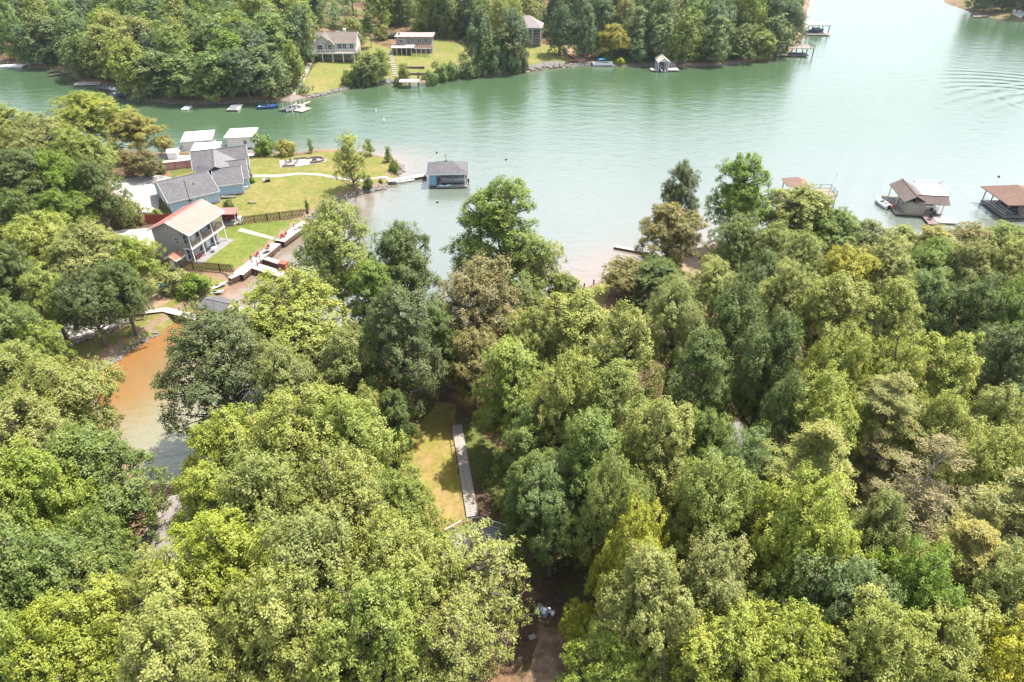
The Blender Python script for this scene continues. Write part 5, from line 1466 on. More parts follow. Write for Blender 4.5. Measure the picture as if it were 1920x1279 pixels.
for (px, py, rz, lb) in ((338, 283, .4, 'white boat on a lift left of the white boathouses'), (322, 291, .9, 'white boat drawn up at the left end of the white dock')):
    q = PZ(px, py, .5); motorboat(q.x, q.y, .35, rz, 5.0, 2.0, WHITE, lb)
p = PG(345, 298)
e = empty('small_white_shed', (PG(316, 300).x, PG(316, 300).y, ZL_), .2, 'small white shed right of the golden tree on the paved lot', 'shed')
MB().box(0, 2.2, 0, 1.8, -.2, 1.7).build('wall', WHITE, e); gable_roof(e, 0, 2.2, 0, 1.8, 1.7, .5, BR, 'x', .15, t=.06, fascia=None)
for (px, py, lb) in ((335, 313, 'white car parked behind the red fence, left'), ):
    pass
def car(px, py, rz, m, label, z=None, s=1.0, group=None):
    q = PG(px, py); e = empty('parked_car', (q.x, q.y, q.z+.02), rz, label, 'car', group); e.scale = (s, s, s)
    prof = [(-2.2, .35), (-2.25, .8), (-1.9, .95), (-1.35, 1.0), (-.75, 1.45), (.75, 1.48), (1.55, 1.02), (2.15, .92), (2.25, .5), (2.2, .33)]
    g = MB(); n = len(prof)
    for yy_, sc in ((-.88, 1), (.88, 1)):
        for x_, z_ in prof: g.v.append((x_, yy_*(1 if z_ < 1.1 else .78), z_))
    g.f += [tuple(range(n)), tuple(range(2*n-1, n-1, -1))]+[(i, n+i, n+(i+1) % n, (i+1) % n) for i in range(n)]
    g.build('body', m, e)
    MB().add([(-1.28,-.80,1.04),(-.78,-.705,1.40),(.75,-.705,1.42),(1.42,-.80,1.06),(-1.28,-.86,1.04),(-.78,-.73,1.40),(.75,-.73,1.42),(1.42,-.86,1.06)], [(0,1,2,3),(7,6,5,4),(0,4,5,1),(1,5,6,2),(2,6,7,3),(3,7,4,0)]).add([(-1.28,.80,1.04),(-.78,.705,1.40),(.75,.705,1.42),(1.42,.80,1.06),(-1.28,.86,1.04),(-.78,.73,1.40),(.75,.73,1.42),(1.42,.86,1.06)], [(3,2,1,0),(4,5,6,7),(1,5,4,0),(2,6,5,1),(3,7,6,2),(0,4,7,3)]).build('side_window', GLASS, e)
    MB().add([(-1.36,-.72,1.02),(-1.36,.72,1.02),(-.80,.62,1.44),(-.80,-.62,1.44),(-1.39,-.72,1.05),(-1.39,.72,1.05),(-.83,.62,1.47),(-.83,-.62,1.47)], [(0,1,2,3),(7,6,5,4),(0,4,5,1),(1,5,6,2),(2,6,7,3),(3,7,4,0)]).build('windscreen', GLASS, e)
    for a in (-1.4, 1.4):
        for b in (-.92, .72): MB().tube((a, b, .33), (a, b+.2, .33), .33, n=12).build('wheel', BLACK, e)
    return e

# ------------------------------------------------------------------ fire pit terrace
p = PG(540, 310)
FP = empty('fire_pit_terrace', (PG(526, 315).x, PG(526, 315).y, ZL_+.05), math.radians(9), 'pale paved fire pit terrace with curved low brick walls on the lawn', 'terrace')
pv = mat('pale_pavers', (0.36, 0.32, 0.285), (0.29, 0.26, 0.23), rough=0.9, scale=2)
MB().prism([(0, 0), (4.2, 0.2), (6.6, 1.0), (8.6, 1.3), (10.2, 2.4), (10.4, 4.0), (9.0, 5.4), (6.5, 5.7), (3.5, 5.3), (-.8, 4.6)], 0, .07).build('paving', pv, FP)
wl = mat('tan_block_wall', (0.22, 0.16, 0.13), (0.16, 0.115, 0.09), rough=0.95, scale=4)
def block_arc(pts, h=.5, bl=.4):
    a = [Vector((x, y, 0)) for x, y in pts]
    for s, t in zip(a, a[1:]):
        n = max(1, int((t-s).length/bl)); rz = math.atan2((t-s).y, (t-s).x)
        for i in range(n):
            q = s.lerp(t, (i+.5)/n); l = (t-s).length/n/2-.01
            MB().box(-l, l, -.18, .18, .073, h*RND.uniform(.95, 1.05)).build('wall_block', wl, FP, q, rz)
cc = (7.6, 3.4)
block_arc([(cc[0]+2.3*math.cos(a), cc[1]+1.75*math.sin(a)) for a in [math.radians(t) for t in range(-115, 150, 20)]], .55, .55)
block_arc([(0.3, .4), (3.4, .5)], .45, .5); block_arc([(2.6, 4.9), (5.6, 5.2)], .5, .5)
MB().lathe([(.65, .073), (.65, .45), (.45, .45), (.45, .15)], cc[0], cc[1]-.1, 14).build('fire_ring', mat('dark_fire_ring', (.12, .10, .09), rough=.9), FP)
for i, (x_, y_, rz, lb) in enumerate(((1.2, 1.8, .5, 'left chair on the fire pit terrace'), (2.2, 3.6, 2.6, 'chair at the back of the fire pit terrace'), (3.4, 2.2, -1.0, 'chair in the middle of the fire pit terrace'))):
    q = at(FP, x_, y_, .07); chair(*q, rz, GREYW, 'grey wooden '+lb, None)
q = at(FP, 1.6, 3.0, .07); e = empty('low_table', q, .3, 'low table between the chairs on the fire pit terrace', 'table'); MB().box(-.5, .5, -.3, .3, .38, .43).build('tabletop', GREYW, e)
for a in (-.42, .42):
    for b in (-.24, .24): MB().box(a-.03, a+.03, b-.03, b+.03, 0, .379).build('leg', GREYW, e)
# flower pots, discs, small yard things
p = PG(577, 400); e = empty('plant_pot', (p.x, p.y, p.z), 0, 'dark pot holding the lawn sapling above the picket fence', 'pot'); MB().lathe([(.2, 0), (.3, .45), (.27, .46), (.24, .38)], n=10).build('pot', BLACK, e)
p = PG(473, 382); e = empty('garden_bench', (p.x, p.y, p.z), -.1, 'low dark bench lying on the dry lawn near the blue house', 'bench'); MB().box(-.9, .9, -.2, .2, .38, .44).build('seat', GREYW, e)
for a in (-.75, .75): MB().box(a-.05, a+.05, -.18, .18, 0, .379).build('leg', GREYW, e)
# ------------------------------------------------------------------ sea wall boardwalk
def seg_planks(parent, a, b, w, z, m, pw=.28, t=.08, gap=.02, name='plank', off=0.0):
    """boards laid across a strip from a to b (local xy), w wide; every board its own part"""
    a = Vector((a[0], a[1], 0)); b = Vector((b[0], b[1], 0)); d = b-a; L_ = d.length; rz = math.atan2(d.y, d.x)
    n = max(1, int(L_/pw)); st = L_/n
    k = (round(st, 3), round(w, 2), round(t, 2), m.name)
    if k not in _wc: _wc[k] = MB().box(-st/2+gap/2, st/2-gap/2, -w/2, w/2, -t, 0).mesh(name, m)
    for i in range(n):
        q = a.lerp(b, (i+.5)/n); obj(name, _wc[k], parent, (q.x, q.y, z+RND.uniform(-.004, .004)), rz)
def strip(a, b, w): 
    a = Vector(a[:2]); b = Vector(b[:2]); d = (b-a).normalized(); nrm = Vector((-d.y, d.x))
    return a, b, nrm
BW = mat('bleached_boardwalk', (0.42, 0.38, 0.335), (0.32, 0.285, 0.245), rough=0.9, scale=1.5)
SKIRT = mat('dark_stained_skirt', (0.16, 0.085, 0.06), (0.11, 0.06, 0.045), rough=0.85, lines=(2, .2, .4, .7))
zw = 1.25
def W2(px, py, z=zw): q = PZ(px, py, z); return (q.x, q.y)
SW = empty('sea_wall_boardwalk', (0, 0, 0), 0, 'long bleached boardwalk along the sea wall below the bright lawn', 'boardwalk')
def walk(parent, c1, c2, w, z=zw, skirt=(1, 1), pw=.32):
    seg_planks(parent, c1, c2, w, z, BW, pw)
    a = Vector((c1[0], c1[1], 0)); b = Vector((c2[0], c2[1], 0)); d = (b-a).normalized(); nr = Vector((-d.y, d.x, 0))
    g = MB()
    for s, on in ((1, skirt[0]), (-1, skirt[1])):
        if on: g.beam(a+nr*s*(w/2-.08)+Vector((0, 0, z-.5)), b+nr*s*(w/2-.08)+Vector((0, 0, z-.5)), .12, .8)
    if g.v: g.build('skirt_board', SKIRT, parent)
walk(SW, W2(574, 416), W2(524, 452), 2.2); walk(SW, W2(518, 456), W2(486, 482), 1.9); walk(SW, W2(486, 482), W2(446, 514), 2.1); walk(SW, W2(446, 514), W2(430, 521), 1.0)
DK1 = empty('finger_dock', (0, 0, 0), 0, 'white topped finger dock ending at the red dock chairs, lower one', 'dock', 'finger docks at the sea wall')
walk(DK1, W2(479, 498), W2(545, 519), 1.9, zw-.05)
DK2 = empty('finger_dock', (0, 0, 0), 0, 'narrow finger dock behind the red dock chairs, upper one', 'dock', 'finger docks at the sea wall')
walk(DK2, W2(497, 483), W2(548, 500), 1.1, zw-.05); walk(DK2, W2(544, 497), W2(551, 515), 1.6, zw-.055)
def pile(px, py, top, label, r=.09, m=None, group='dock pilings', zbase=-1.2, nm='dock_piling'):
    q = PZ(px, py, 0); o = MB().tube((0, 0, zbase), (0, 0, top), r, r*.95, 8).lathe([(r*1.15, top), (r*.2, top+.12)], n=8).build(nm, m or WOODD, None, (q.x, q.y, 0)); tag(o, label, 'piling', group)
for px, py, t_, lb in ((474, 503, 2.6, 'dark post where the lower finger dock leaves the sea wall'), (486, 511, 2.4, 'dark post on the lower edge of the lower finger dock'), (491, 500, 2.2, 'post in the water between the two finger docks'),
                       (541, 525, 2.2, 'dark post at the outer end of the lower finger dock'), (553, 436, 1.9, 'red brown post beside the curved end of the boardwalk')): pile(px, py, t_, lb)
REDC = mat('weathered_red_wood', (0.40, 0.10, 0.07), (0.30, 0.07, 0.05), rough=0.7)
for (px, py, rz, lb) in ((527, 446, -2.2, 'red wooden chair at the notch of the boardwalk, left of the pair'), (534, 443, -2.0, 'red wooden chair at the notch of the boardwalk, right of the pair'),
                         (502, 466, -2.3, 'red chair on the boardwalk halfway down'), (482, 480, -2.3, 'red chair on the boardwalk beside the lawn edge, lower'),
                         (541, 512, 2.5, 'red chair facing inland at the end of the lower finger dock')):
    q = PZ(px, py, zw); chair(q.x, q.y, zw, rz, REDC, lb)
q = PZ(500, 474, zw); kayak(q.x, q.y, zw, .7, mat('dark_grey_plastic', (.08, .08, .09), rough=.5), 'dark kayak paddle board lying at the boardwalk edge halfway down', 1.6, .5)
q = PZ(562, 428, zw); kayak(q.x, q.y, zw, .8, mat('grey_plastic', (.30, .30, .30), rough=.5), 'grey kayak lying on the upper end of the boardwalk', 2.6, .5)
# red cabinet with swing frame at the dock end
q = PZ(533, 503, zw); e = empty('red_dock_box', (q.x, q.y, zw), -.3, 'red louvred box at the joint of the finger docks', 'dock box')
MB().box(-.7, .7, -.55, .55, 0, 1.1).build('body', REDC, e); MB().box(-.78, .78, -.62, .62, 1.103, 1.2).build('lid', REDC, e)
for k in range(5): MB().box(-.62, .62, -.58, -.552, .12+k*.19, .24+k*.19).build('slat', mat('red_brown_wood', (.26, .06, .05), rough=.8), e)
q = PZ(481, 508, 1.1); e = empty('lamp_post', (PZ(475, 497, zw).x, PZ(475, 497, zw).y, zw), 0, 'short lamp post at the corner of the boardwalk and lower dock', 'lamp post')
MB().tube((0, 0, 0), (0, 0, 1.5), .05, n=8).build('post', BLACK, e); MB().lathe([(.06, 1.5), (.13, 1.6), (.12, 1.75), (.03, 1.85)], n=8).build('lamp', GREYW, e)

# ------------------------------------------------------------------ kayak corner
p = PG(318, 548)
RK = empty('utility_trailer', (p.x, p.y, p.z), math.radians(-12), 'white box trailer carrying the green kayaks under the bush', 'trailer')
MB().box(-1.3, 1.3, -.6, .6, .45, 1.15).build('body', mat('pale_grey_tarp', (.62, .64, .64), rough=.8), RK); MB().beam((1.3, 0, .5), (2.4, 0, .4), .08).build('tow_bar', STEEL, RK)
for s in (-.68, .56): MB().tube((0, s, .3), (0, s+.14, .3), .3, n=12).build('wheel', BLACK, RK)
GK = mat('dark_green_kayak_plastic', (.07, .20, .16), (.06, .16, .13), rough=.45); TK_ = mat('teal_kayak_plastic', (.16, .34, .32), rough=.45)
for (dx, dy, dz, m, lb) in ((0, .25, 1.17, GK, 'dark green kayak on top of the white trailer, rear one'), (.2, -.3, 1.17, TK_, 'teal kayak on top of the white trailer, front one'), (2.6, .3, .1, GK, 'dark green kayak lying in shade beside the bush')):
    q = at(RK, dx, dy, dz); kayak(*q, RK.rotation_euler.z+.05, m, lb, 4.2, .75)
q = PG(403, 550); kayak(q.x, q.y, q.z+.03, .35, mat('pale_aqua_board', (.48, .62, .62), rough=.4), 'pale aqua paddle board on the bank at the waterline', 3.4, .7, cat='paddle board')
q = PG(408, 538); kayak(q.x, q.y, q.z+.03, .9, WHITE, 'white upturned canoe on the grass above the waterline', 3.6, .9, cat='canoe')
p = PG(363, 555); e = empty('flag_pole', (p.x, p.y, p.z), 0, 'short pole with a drooping red and white flag beside the bush', 'flag pole')
MB().tube((0, 0, 0), (0, 0, 2.6), .035, n=6).build('pole', WHITE, e); MB().slab([(0, 0, 2.5), (-.9, 0, 1.9), (-.75, .05, 1.5), (0, .02, 2.05)], .03).build('flag', mat('red_white_cloth', (.55, .15, .13), (.7, .65, .62), rough=.9, scale=5), e)

# ------------------------------------------------------------------ foot bridge and covered boat slip
zb_ = 1.0
FB = empty('foot_bridge', (0, 0, 0), 0, 'bleached wooden foot bridge crossing the head of the orange cove', 'foot bridge')
zb_ = 1.38; walk(FB, W2(218, 590, zb_+.02), W2(310, 580, zb_+.02), 1.2, zb_+.02, (0, 0)); walk(FB, W2(308, 580, zb_), W2(350, 590, zb_), 1.3, zb_, (0, 0)); walk(FB, W2(350, 590, zb_), W2(450, 616, zb_), 1.4, zb_-.01)
for px, py, t_, lb in ((341, 596, 1.9, 'piling on the near side of the foot bridge, first from the lawn'), (364, 604, 1.8, 'piling on the near side of the foot bridge, second from the lawn'), (351, 588, 2.0, 'piling on the far side of the foot bridge by the lawn'),
                       (373, 596, 1.9, 'piling on the far side of the foot bridge'), (383, 596, 2.4, 'taller piling left of the grey slip roof'), (408, 612, 2.3, 'tall dark piling at the near corner of the boat slip')): pile(px, py, t_, lb)
c1 = PZ(398, 552, 3.1)
SR = empty('covered_boat_slip', (c1.x, c1.y, 0), math.radians(-20), 'low grey shingled roof on dark posts over the boat slip', 'boathouse')
gable_roof(SR, 0.2, 4.6, -3.4, 0, 2.7, .55, SHINGLE, 'x', .25, t=.1, fascia=None)
MB().box(0.0, 4.8, -3.65, -3.5, 2.45, 2.66).box(0.0, 4.8, .1, .25, 2.45, 2.66).build('beam', GREYW, SR)
for x_, y_ in ((.3, -3.35), (4.5, -3.35), (.3, -.05), (4.5, -.05)): MB().box(x_-.09, x_+.09, y_-.09, y_+.09, -1, 2.7).build('post', WOODD, SR)
MB().box(-.2, 5.4, .35, 1.3, .55, .7).build('deck', BW, SR)
q = at(SR, 2.6, -1.8, .2); pontoon(q[0], q[1], .25, math.radians(-20), 5.0, 2.0, 'boat moored under the grey shingled slip roof', None, BLACK)
p = PG(265, 600); e = empty('log_swing', (p.x, p.y, p.z), .3, 'rustic wooden swing frame below the foot bridge path', 'swing')
for s in (-1, 1): MB().beam((s*.9, -.6, 0), (s*.7, 0, 1.8), .09).beam((s*.9, .6, 0), (s*.7, 0, 1.8), .09).build('leg', GREYW, e)
MB().beam((-1, 0, 1.83), (1, 0, 1.83), .1).build('top_bar', GREYW, e); MB().box(-.55, .55, -.22, .22, .5, .56).build('seat', WOODB, e); MB().box(-.55, .55, .2, .25, .563, 1.0).build('backrest', WOODB, e)
for s in (-.5, .5): MB().beam((s, 0, .56), (s, 0, 1.8), .03).build('chain', BLACK, e)

# ------------------------------------------------------------------ boathouse on the point's dock
bo = PZ(806, 347, .45)
BH = empty('boathouse', (bo.x, bo.y, 0), math.radians(3), 'grey roofed boathouse with blue door at the end of the point dock', 'boathouse')
PINK = siding('pale_pink_grey_siding', (0.52, 0.48, 0.47))
dk = mat('grey_pink_decking', (0.25, 0.22, 0.215), (0.20, 0.175, 0.17), rough=0.9, lines=(1, .2, .3, .8))
for (a, b, c, d) in ((-.2, 2.4, -.4, 6.4), (2.403, 8.4, -1.3, .2), (2.403, 8.4, 5.3, 6.4), (1.5, 2.4, -1.3, -.403)): MB().box(a, b, c, d, .25, .45).build('deck', dk, BH)
MB().box(-.1, 1.5, .0, 1.9, .453, 2.9).build('wall', PINK, BH); MB().box(-.1, 0, 1.903, 6.2, .453, 2.9).build('wall', PINK, BH)
d_ = door(BH, .85, 0, .46, 1.05, 2.1, 0, mat('blue_door_paint', (.20, .42, .58), rough=.5)); d_['label'] = 'bright blue door'
window(BH, -.1, 3.6, 1.3, .5, .9, -math.pi/2, cross=False)
for x_, y_ in ((2.5, -.1), (5.2, -.1), (8.2, -.1), (8.2, 3), (8.2, 6.2), (5.2, 6.2), (2.5, 6.2)): MB().box(x_-.08, x_+.08, y_-.08, y_+.08, -.8, 3.0).build('post', GREYW, BH)
MB().box(-.2, 8.4, -.2, -.05, 2.9, 3.1).box(-.2, 8.4, 6.25, 6.4, 2.9, 3.1).build('beam', WHITE, BH)
MB().beam((5.4, 6.1, .6), (8.0, 6.1, 2.7), .08).beam((5.4, 6.1, 2.7), (8.0, 6.1, .6), .08).build('brace', WHITE, BH)
hip_roof(BH, -.2, 8.4, -.3, 6.3, 3.05, 1.7, SHINGLE, .45, fascia=TRIM)
MB().tube((3.8, 3.0, 4.5), (3.8, 3.0, 6.4), .05, n=6).box(3.5, 4.1, 2.85, 3.15, 4.72, 4.95).beam((3.45, 3, 6.1), (4.15, 3, 6.1), .05).build('weather_vane', BLACK, BH)
q = at(BH, 5.3, 2.8, .3); pontoon(q[0], q[1], .32, math.radians(3), 5.6, 2.3, 'grey pontoon boat parked inside the point boathouse', None, mat('silver_panel', (.5, .5, .52), rough=.4))
q = at(BH, 3.4, -1.0, .46); kayak(*q, .12, mat('aqua_kayak_plastic', (.22, .62, .66), (.5, .75, .76), rough=.4), 'bright aqua kayak on the front deck of the point boathouse', 2.9, .7)
q = at(BH, 8.7, .9, .2); e = empty('outdoor_motor_stand', q, 0, 'dark outboard motor hung on the right corner of the point boathouse', 'motor'); MB().box(-.2, .2, -.2, .2, .4, 1.1).build('engine_cover', BLACK, e); MB().box(-.08, .08, -.08, .08, -.4, .398).build('shaft', BLACK, e)
PD = empty('point_dock', (0, 0, 0), 0, 'straight pale dock leading from the lawn point to the grey roofed boathouse', 'dock')
walk(PD, W2(727, 338, 1.0), W2(745, 337, .8), 1.6, .9, (0, 0)); walk(PD, W2(745, 336, .6), W2(798, 328, .6), 1.5, .62, (1, 1))
for (px, py, lb) in ((766, 339, 'white jet ski float beside the point dock, near one'), (786, 332, 'white jet ski float beside the point dock, far one'), (754, 341, 'white jet ski float touching the lawn side of the dock')):
    q = PZ(px, py, .1); e = empty('jet_ski_float', (q.x, q.y, .0), .15, lb, 'float', 'white floats by the point dock')
    g = hull_mesh(2.9, 1.2, .4, WHITE, cockpit=False); g.build('hull', mat('off_white_plastic', (.66, .66, .63), rough=.5), e); MB().box(-.9, .5, -.18, .18, .36, .55).build('bunk', mat('grey_bunk', (.4, .4, .4)), e)

# ------------------------------------------------------------------ boathouses on the right
TAN = siding('cream_siding', (0.40, 0.36, 0.28))
q1 = PZ(1696, 401, .4)
R1 = empty('taupe_roofed_boathouse', (q1.x, q1.y, 0), math.radians(-8), 'cream boathouse with taupe L shaped roof and white upper sun deck', 'boathouse')
MB().box(0, 3.6, 0, 4.2, .453, 2.9).build('wall', TAN, R1)
for (a, b, c, d) in ((-1.8, 3.7, -.2, 9.5), (3.703, 7.6, .8, 2.6), (3.703, 7.6, 7.6, 9.5)): MB().box(a, b, c, d, .2, .45).build('deck', WOODW, R1)
gable_roof(R1, -.6, 3.4, 0.2, 9.4, 3.0, 1.15, SHINGLE_T, 'y', .3, t=.1, fascia=None)
gable_roof(R1, 1.6, 7.6, -.1, 3.0, 3.0, .95, SHINGLE_T, 'x', .3, t=.1, fascia=None)
for x_, y_ in ((-.5, 4.4), (-.5, 9.2), (3.3, 9.2), (7.4, .9), (7.4, 2.7), (7.4, 9.2)): MB().box(x_-.08, x_+.08, y_-.08, y_+.08, -.8, 3.0).build('post', WHITE, R1)
MB().box(3.9, 9.2, 4.0, 10.0, 3.0, 3.2).build('sun_deck', WHITE, R1); rail(R1, [(4.0, 4.1, 3.2), (4.0, 9.9, 3.2), (9.1, 9.9, 3.2), (9.1, 4.1, 3.2)], .9, WHITE, .09, .25)
MB().box(5.2, 7.8, 5.5, 8.6, 3.203, 3.25).build('mat', mat('tan_outdoor_mat', (.5, .38, .3)), R1)
window(R1, 0, 2.0, 1.2, 1.0, 1.0, -math.pi/2); window(R1, 1.7, 0, 1.6, .5, .6); door(R1, 3.6, 2.2, .46, .9, 2.1, math.pi/2)
MB().box(5.2, 9.2, -3.4, -.2, .15, .42).build('swim_platform', BW, R1)
MB().box(3.2, 5.0, -4.6, .75, .3, .47).build('gangway', mat('dark_brown_decking', (.2, .14, .14), rough=.9), R1)
pontoon(*at(R1, 5.9, 5.4, .25), math.radians(82), 6.0, 2.2, 'pontoon boat moored under the white upper sun deck', None)
q = at(R1, -3.0, 5.0, .1); motorboat(q[0], q[1], .05, math.radians(100), 4.4, 1.7, WHITE, 'white jet boat tied to the left side of the cream boathouse')
for (x_, y_, m, lb) in ((-1.3, 2.6, REDC, 'red tinted chair on the left deck of the cream boathouse'), (4.2, -2.2, BLACK, 'dark chair on the gangway of the cream boathouse'), (5.6, 0.0, BLACK, 'dark chair by the right deck of the cream boathouse')):
    chair(*at(R1, x_, y_, .46), 2.5, m, lb)
q2 = PZ(1881, 405, .4)
R2 = empty('brown_roofed_boathouse', (q2.x, q2.y, 0), math.radians(0), 'open boathouse with brown hip roof at the right edge', 'boathouse')
BRW = speckle('brown_shingles', (0.155, 0.095, 0.072), (0.19, 0.12, 0.092), (0.12, 0.072, 0.055), 5.0)
for (a, b, c, d) in ((-.3, 1.0, 0, 8.4), (1.003, 7.6, 0, 1.5), (1.003, 7.6, 7.2, 8.4)): MB().box(a, b, c-.6, d-.6, .25, .5).build('deck', GREYW, R2)
hip_roof(R2, -.6, 8.0, -1.0, 8.2, 3.2, 1.9, BRW, .4, inset=3.9)
for x_, y_ in ((-.1, -.4), (-.1, 2.3), (-.1, 5.0), (-.1, 7.6), (3.6, -.4), (7.4, -.4), (7.4, 7.6), (3.6, 7.6)): MB().box(x_-.08, x_+.08, y_-.08, y_+.08, -.8, 3.2).build('post', GREYW, R2)
for z_ in (.95, 1.4): MB().box(-.14, -.10, -.4, 7.6, z_, z_+.08).build('rail', WHITE, R2)
MB().box(3.4, 7.4, -.3, 1.4, .503, 2.4).build('wall', TAN, R2)
pontoon(*at(R2, 3.6, 4.0, .3), 1.57, 5.5, 2.2, 'boat lifted inside the brown roofed boathouse', None, mat('navy_panel', (.05, .07, .12), rough=.4))
q3 = PZ(1532, 380, .4)
R0 = empty('roofed_deck_dock', (q3.x-3.6, q3.y-1.5, 0), math.radians(-3), 'two level dock with tan hip roof and railed upper deck behind the shoreline trees', 'dock')
hip_roof(R0, -2.8, 1.6, 3.0, 7.2, 3.3, 1.25, speckle('salmon_shingles', (0.20, 0.13, 0.10), (0.24, 0.16, 0.125), (0.16, 0.10, 0.08), 5.0), .3)
MB().box(-1.0, 6.4, -.5, 3.6, 2.7, 2.85).build('upper_deck', mat('tan_decking', (.28, .235, .19), rough=.9, lines=(1, .25, .3, .85)), R0); rail(R0, [(-1.0, -.4, 2.85), (6.3, -.4, 2.85), (6.3, 3.5, 2.85), (1.8, 3.5, 2.85)], .95, GREYW, .09, .6)
MB().box(-1, 6.4, -.5, 7.0, .25, .45).build('deck', GREYW, R0)
for x_, y_ in ((-.9, -.3), (6.2, -.3), (6.2, 3.4), (2.6, -.3), (-2.6, 3.2), (-2.6, 7.0), (1.5, 7.0)): MB().box(x_-.08, x_+.08, y_-.08, y_+.08, -.8, 2.69).build('post', GREYW, R0)
MB().tube((6.3, 3.6, 2.9), (7.0, 3.9, 6.4), .02, n=5).build('fishing_rod', STEEL, R0)
# little pier and two posts at the beach
SP = empty('small_pier', (0, 0, 0), 0, 'small white pier reaching out from the olive beach tree', 'pier'); walk(SP, W2(1152, 461, .45), W2(1215, 473, .45), .9, .45, (1, 1))
for px, py, lb in ((1095, 541, 'short dark post at the grassy point, left of the pair'), (1113, 534, 'short dark post at the grassy point, right of the pair')): pile(px, py, .95, lb, .13, BLACK)
for px, py, lb in ((819, 286, 'small dark buoy beyond the point boathouse roof'), (820, 379, 'small dark buoy in front of the point boathouse'), (949, 299, 'small dark buoy in the middle of the bay'), (1873, 331, 'dark buoy above the brown roofed boathouse'), (1765, 342, 'tiny buoy between the two right hand boathouses'),
                   (705, 210, 'white buoy in the far channel, nearer the far shore'), (720, 228, 'white buoy in the far channel, nearer the point')):
    q = PZ(px, py, 0.1); m = WHITE if 'white' in lb else BLACK
    o = MB().lathe([(.08, -.25), (.24, -.1), (.27, .08), (.18, .26), (.05, .34)] if m is BLACK else [(.12, -.4), (.14, .1), (.13, .9), (.04, 1.05)], n=10).build('buoy', m, None, (q.x, q.y, 0), smooth=True); tag(o, lb, 'buoy', 'buoys on the lake')
# ------------------------------------------------------------------ far shore houses
FW = siding('white_grey_siding', (0.58, 0.575, 0.55))
p = PG(596, 111)
F1 = empty('gabled_house', (p.x, p.y, p.z), math.radians(0), 'white and grey gabled house with wrap around white deck on the far lawn', 'house')
stone = mat('stone_veneer', (0.34, 0.29, 0.25), (0.24, 0.21, 0.18), rough=0.95, scale=5, bump=.5)
MB().box(0, 14.0, 0, 8, -.6, 2.8).build('lower_wall', stone, F1)
gable_body(0.05, 14.0, .05, 7.95, 5.5, 2.6, 2.803, 'x').build('wall', FW, F1)
gable_roof(F1, 0, 14.0, 0, 8.0, 5.5, 2.6, SHINGLE_P, 'x', .4)
for (a, b, h_) in ((-.2, 6.2, 2.5),):
    gable_body(a, b, -1.6, 3, 5.4, 2.7, 2.806, 'y').build('front_gable', FW, F1); gable_roof(F1, a, b, -1.6, 3.5, 5.4, 2.75, SHINGLE_P, 'y', .35)
gable_body(3.6, 7.2, -2.0, -1.63, 4.9, 1.9, 2.81, 'y').build('bay_front', stone, F1)
window(F1, 5.4, -2.0, 3.6, 1.4, 1.5); window(F1, 1.8, -1.6, 3.4, 1.7, 1.5)
for x_ in (8.3, 10.0, 12.4): window(F1, x_, .05, 3.5, 1.3, 1.5)
for x_ in (2, 5, 8, 11): window(F1, x_, 0, .5, 1.5, 1.6)
MB().box(-1.2, 14.2, -3.4, -2.05, 2.55, 2.75).box(7.3, 14.2, -2.04, -.05, 2.55, 2.75).build('deck', WOODW, F1)
rail(F1, [(-1.2, -3.3, 2.75), (14.2, -3.3, 2.75), (14.2, -.1, 2.75)], 1.0, WHITE, .12, .35)
MB().box(-1.2, 14.2, -3.46, -3.42, 2.45, 2.8).build('fascia_board', WHITE, F1)
for x_ in (-1.0, 2.6, 6.2, 9.8, 13.6): MB().box(x_-.12, x_+.12, -3.35, -3.1, -.6, 2.54).build('post', WHITE, F1)
MB().box(9.0, 9.9, 5.0, 5.9, 6.5, 9.0).build('chimney', WHITE, F1)
q = PG(583, 117); e = empty('play_house', (q.x, q.y, q.z), .2, 'red and white play tower at the left corner of the far white house', 'play tower')
hip_roof(e, -1.2, 1.2, -1.2, 1.2, 2.6, 1.0, WHITE, .3)
for a in (-1.1, 1.1):
    for b in (-1.1, 1.1): MB().box(a-.08, a+.08, b-.08, b+.08, 0, 2.65).build('post', REDP, e)
MB().box(-1.2, 1.2, -1.2, 1.2, 1.0, 1.12).build('platform', REDP, e); MB().box(-1.15, -1.1, -1.0, 1.0, 1.12, 1.8).box(-1.0, 1.0, 1.1, 1.15, 1.12, 1.8).build('panel', REDP, e)
# low stone ranch with porch
p = PG(741, 98)
F2 = empty('stone_ranch_house', (p.x, p.y, p.z), math.radians(0), 'low pale stone house with dark flat roof and long posted porch on the far lawn', 'house')
lime = mat('pale_limestone', (0.30, 0.27, 0.23), (0.23, 0.20, 0.17), rough=.95, scale=4, bump=.4)
MB().box(.8, 13.5, 0.5, 7.5, -.8, 5.0).build('wall', lime, F2)
MB().box(.2, 14.2, .0, 8.0, 5.003, 5.25).build('roof', mat('dark_red_flat_roof', (.20, .12, .12), (.42, .36, .32), rough=.9, scale=1.5), F2)
MB().box(.75, 4.6, -.6, .495, 2.6, 5.0).build('bay_wall', lime, F2); MB().box(.3, 5.0, -1.0, .0, 5.28, 5.45).build('bay_roof', mat('pale_fascia_roof', (.34, .30, .26)), F2)
MB().box(1.2, 1.8, 3, 3.6, 5.255, 6.2).build('chimney', lime, F2)
for x_ in (2.6, 6.6, 9.0, 11.5): window(F2, x_, .5 if x_ > 5 else -.6, 3.4, 1.2, 1.0)
MB().slab([(-.8, -4.2, 2.35), (7.5, -4.2, 2.35), (7.5, -.62, 2.75), (-.8, -.62, 2.75)], .18).build('porch_roof', mat('pale_pink_porch_roof', (.34, .30, .28)), F2)
for k in range(10): MB().beam((7.9+k*.62, -4.2, 2.35), (7.9+k*.62, .45, 2.7), .16, .16).build('rafter', mat('rust_rafter', (.34, .22, .18)), F2)
